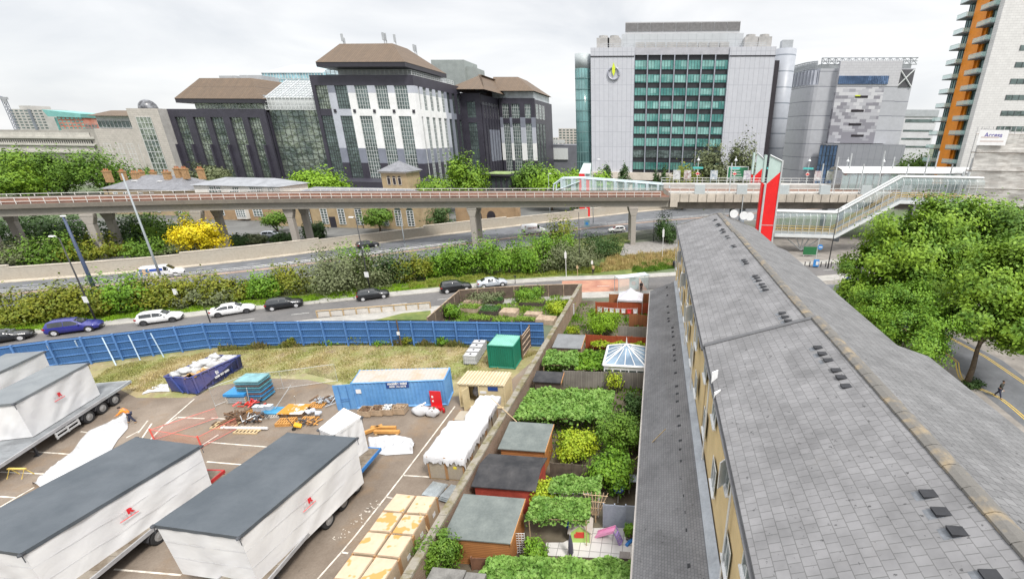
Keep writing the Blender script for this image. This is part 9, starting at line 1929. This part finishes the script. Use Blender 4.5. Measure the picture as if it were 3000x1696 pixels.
x,y = G(1510,832); bo = thing('road_post', 'short dark post on the kerb right of the silver saloon', 'post', (x,y,.1)); MB().cyl(0,0,0,1.2,.05,8).build('post', m_blackp, bo); MB().box(-.22,.22,-.05,.05,1.1,1.3).build('cap', m_blackp, bo)
x,y = G(1720,675); ts_ = thing('traffic_sign', 'small blue and white sign board on the central reservation', 'sign', (x,y,0)); MB().cyl(0,0,0,1.5,.05,8).build('post', m_greyp, ts_); MB().box(-.7,.7,-.08,-.05,1.0,2.6).build('board', mat('sign_pale',(.20,.30,.32),.5,.3,1.5), ts_); MB().box(-.35,.35,-.1,-.082,1.4,2.1).build('arrow', flat('sign_blue',(1,1,1)), ts_)
rf_ = thing('pedestrian_railing', 'dark pedestrian railing along the near edge of the carriageway', 'railing'); pts = [G(1835,712),G(1890,700),G(1950,690)]; mb = MB()
for p,q in zip(pts[:-1],pts[1:]):
 for z in (.15,1.05): mb.tube([(p[0],p[1],z),(q[0],q[1],z)],.03,4)
 for k in range(16): u = k/15; mb.tube([(p[0]+(q[0]-p[0])*u,p[1]+(q[1]-p[1])*u,.0),(p[0]+(q[0]-p[0])*u,p[1]+(q[1]-p[1])*u,1.05)],.02,4)
mb.build('rails', m_blackp, rf_)
bs_ = thing('bus_shelter', 'glass bus shelter with a pale roof on the near road before the grey tent', 'bus shelter'); a = Vector(G(1812,862)); b = Vector(G(1900,850)); dd = (b-a).normalized(); nn = Vector((-dd.y,dd.x))
q = [a,b,b+nn*1.5,a+nn*1.5]; MB().hexa([(p.x,p.y,2.35) for p in q],[(p.x,p.y,2.5) for p in q]).build('roof', mat('shelter_roof',(.50,.56,.58),.5,.1,1), bs_)
for p in q: MB().box(p.x-.05,p.x+.05,p.y-.05,p.y+.05,0,2.35).build('post', m_gal, bs_)
MB().quad((q[0].x,q[0].y,.2),(q[1].x,q[1].y,.2),(q[1].x,q[1].y,2.3),(q[0].x,q[0].y,2.3)).build('glass', m_cg, bs_)
p = a.lerp(b,.55)+nn*.4; e = MB(); e.box(p.x-.75,p.x+.75,p.y-.08,p.y+.08,.3,2.2); ep = e.build('poster_panel', mat('poster_grey',(.52,.53,.55),.5,.05,1), bs_); MB().tube([(p.x-.1,p.y-.1,1.3),(p.x-.1,p.y-.085,1.3)],.28,14).build('roundel', flat('roundel_red',(1,1,1)), ep); MB().tube([(p.x-.1,p.y-.12,1.3),(p.x-.1,p.y-.102,1.3)],.16,14).build('roundel_centre', m_wwin, ep)
# ================================================================== PEOPLE
SKIN = mat('skin', (.42,.25,.17), .6, .08, 6, fine=False)
def skin_obj(name, joints, edges, m, parent, sub=1):
 """joints: name -> (x,y,z,r)"""
 ks = list(joints); me = bpy.data.meshes.new(name); me.from_pydata([joints[k][:3] for k in ks],[(ks.index(a),ks.index(b)) for a,b in edges],[]); me.materials.append(m); o = bpy.data.objects.new(name, me); COL.objects.link(o); o.parent = parent
 md = o.modifiers.new('skin','SKIN'); md.use_smooth_shade = True; sv = me.skin_vertices[0].data
 for i,k in enumerate(ks): r = joints[k][3]; sv[i].radius = (r if isinstance(r,tuple) else (r,r)); sv[i].use_root = (i == 0)
 s = o.modifiers.new('sub','SUBSURF'); s.levels = sub; s.render_levels = sub; return o
def person(label, loc, rz, top, legs, hair, bend=0.0, arms=((-.1,.12),(.1,.12)), stride=.12, shoe=(.05,.04,.035), zoff=0, bag=None):
 """facing -y; bend = forward lean in radians; arms: (swing forward, out) per side; joints follow"""
 t_ = thing('person', label, 'person', (loc[0],loc[1],zoff), rz)
 J = {'pelvis':(0,0,.93,.13)}; sb, cb = sin(bend), cos(bend)
 def up(h, dx=0, f=0): return (dx, -sb*h-f*cb, .93+cb*h-f*sb)
 J['waist'] = (*up(.14),.115); J['chest'] = (*up(.36),(.15,.12)); J['neck'] = (*up(.55),.055); J['jaw'] = (*up(.63,0,.03),.07); J['head'] = (*up(.74,0,.01),(.083,.095)); J['crown'] = (*up(.82),.06)
 E = [('pelvis','waist'),('waist','chest'),('chest','neck'),('neck','jaw'),('jaw','head'),('head','crown')]
 A = {}; AE = []
 for s,(sw,out),nm in ((-1,arms[0],'l'),(1,arms[1],'r')):
  sh = up(.49,s*.19); el = (sh[0]+s*.28*sin(out), sh[1]-.28*sin(sw)*cos(out), sh[2]-.28*cos(sw)*cos(out)); wr = (el[0]+s*.06*sin(out)-s*.05, el[1]-.25*sin(sw+.35), el[2]-.25*cos(sw+.35))
  dv = (Vector(wr)-Vector(el)).normalized(); J['sh'+nm] = (*sh,.07); J['el'+nm] = (*el,.045); J['wr'+nm] = (*wr,.03); pm = Vector(wr)+dv*.07; J['palm'+nm] = (*pm,(.042,.025)); E += [('chest','sh'+nm),('sh'+nm,'el'+nm),('el'+nm,'wr'+nm),('wr'+nm,'palm'+nm)]
  for k in range(4): o_ = Vector((.0,.027*(k-1.5),0)); f1 = pm+dv*.05+o_; f2 = f1+dv*(.035+.008*(k in (1,2)))+Vector((-s*.015,0,0)); J['f%d%s'%(k,nm)] = (*f1,.011); J['g%d%s'%(k,nm)] = (*f2,.009); E += [('palm'+nm,'f%d%s'%(k,nm)),('f%d%s'%(k,nm),'g%d%s'%(k,nm))]
  th = pm+Vector((0,-.05,.0))-dv*.02; J['th'+nm] = (*th,.012); J['tt'+nm] = (*(th+dv*.035),.010); E += [('palm'+nm,'th'+nm),('th'+nm,'tt'+nm)]
 for s,f,nm in ((-1,stride,'l'),(1,-stride,'r')):
  J['hip'+nm] = (s*.1,0,.86,.095); J['kn'+nm] = (s*.11,-f*.7-.03,.48,.062); J['an'+nm] = (s*.12,-f*1.6,.09,.042); J['toe'+nm] = (s*.13,-f*1.6-.15,.04,.038); E += [('pelvis','hip'+nm),('hip'+nm,'kn'+nm),('kn'+nm,'an'+nm),('an'+nm,'toe'+nm)]
 skin_obj('body', J, E, SKIN, t_)
 g = lambda k, dr: tuple(J[k][:3])+(tuple(x+dr for x in J[k][3]) if isinstance(J[k][3],tuple) else J[k][3]+dr,)
 T = {k: g(k,.022) for k in ('pelvis','waist','chest')}; T['neck'] = (*up(.52),.075); TE = [('pelvis','waist'),('waist','chest'),('chest','neck')]
 for nm in 'lr':
  for k in ('sh','el','wr'): T[k+nm] = g(k+nm,.02)
  TE += [('chest','sh'+nm),('sh'+nm,'el'+nm),('el'+nm,'wr'+nm)]
 skin_obj('jacket', T, TE, top, t_)
 Lg = {'pelvis': g('pelvis',.012)}; LE = []
 for nm in 'lr':
  for k in ('hip','kn','an'): Lg[k+nm] = g(k+nm,.02)
  LE += [('pelvis','hip'+nm),('hip'+nm,'kn'+nm),('kn'+nm,'an'+nm)]
 skin_obj('trousers', Lg, LE, legs, t_)
 m_sh = flat('shoe_%d'%int(shoe[0]*1000), shoe)
 for nm in 'lr': an, to = J['an'+nm], J['toe'+nm]; skin_obj('shoe', {'a':(an[0],an[1]+.04,.06,.055),'b':(to[0],to[1],.045,.05)}, [('a','b')], m_sh, t_)
 hd = Vector(J['head'][:3]); MB().blob((hd.x,hd.y+.02*cb,hd.z+.035),.098,.108,.085,1,.03,12,8).build('hair', hair, t_, True)
 fc = MB(); fr_ = Vector((0,-cb,-sb)); upv = Vector((0,-sb,cb)); e0 = hd+fr_*.092
 fc.blob(tuple(e0-upv*.03+fr_*.008),.014,.02,.02,1,0,6,5); [fc.blob((sx*.033,e0.y+.004,e0.z+.004),.012,.008,.008,1,0,6,5) for sx in (-1,1)]; fc.build('face', SKIN, t_, True)
 if bag: p = J['wrr']; MB().blob((p[0]+.08,p[1],p[2]-.22),.10,.16,.2,2,.12).tube([(p[0]+.06,p[1],p[2]-.05),(p[0]+.03,p[1],p[2])],.012,4).build('bag', bag, t_, True)
 return t_
HAIR = flat('hair_dark', (.02,.015,.012), .8); m_hivis = mat('hi_vis_orange', (.80,.24,.02), .6, .1, 5, fine=False); m_navyc = flat('navy_cloth',(.025,.03,.06),.85); m_darkc = flat('dark_cloth',(.035,.037,.03),.85); m_blackc = flat('black_cloth',(.015,.015,.018),.85); m_bluec = flat('blue_cloth',(.03,.08,.28),.8)
x,y = G(390,1238); w_ = person('worker in orange jacket and navy trousers bending over the long white sheet', (x,y), -1.0, m_hivis, m_navyc, HAIR, .62, ((.5,.25),(.7,.2)), .16, (.30,.20,.10), .01)
MB().tube([(0,-.33,1.37),(0,-.5,1.10)],.03,6).build('scarf', flat('scarf_dark',(.10,.03,.025)), w_, True)
x,y = G(2922,1163); person('pedestrian in a dark olive coat carrying a white bag across the side street', (x,y), .5, m_darkc, m_navyc, HAIR, .08, ((.35,.1),(-.2,.12)), .2, zoff=.01, bag=flat('bag_white',(.62,.60,.58)))
x,y = G(2480,838); person('pedestrian in blue walking by the terrace corner near the plane trees', (x,y), 2.4, m_bluec, m_navyc, HAIR, .05, ((.3,.1),(-.3,.1)), .2, zoff=.01)
x,y = G(1878,858); person('person in black standing inside the bus shelter', (x,y), .2, m_blackc, m_blackc, HAIR, 0, ((.05,.1),(.1,.1)), .03, zoff=.1)
x,y = G(2470,770); person('person in dark clothes walking under the stair bridge', (x,y), 2.8, m_blackc, m_navyc, HAIR, .05, ((.3,.1),(-.3,.1)), .18)
x,y = G(1738,806); person('person in black trousers and a tan top waiting at the pavement edge', (x,y), -2.9, flat('tan_cloth',(.36,.26,.14),.85), m_blackc, HAIR, .03, ((.1,.1),(.1,.1)), .05, zoff=.11)
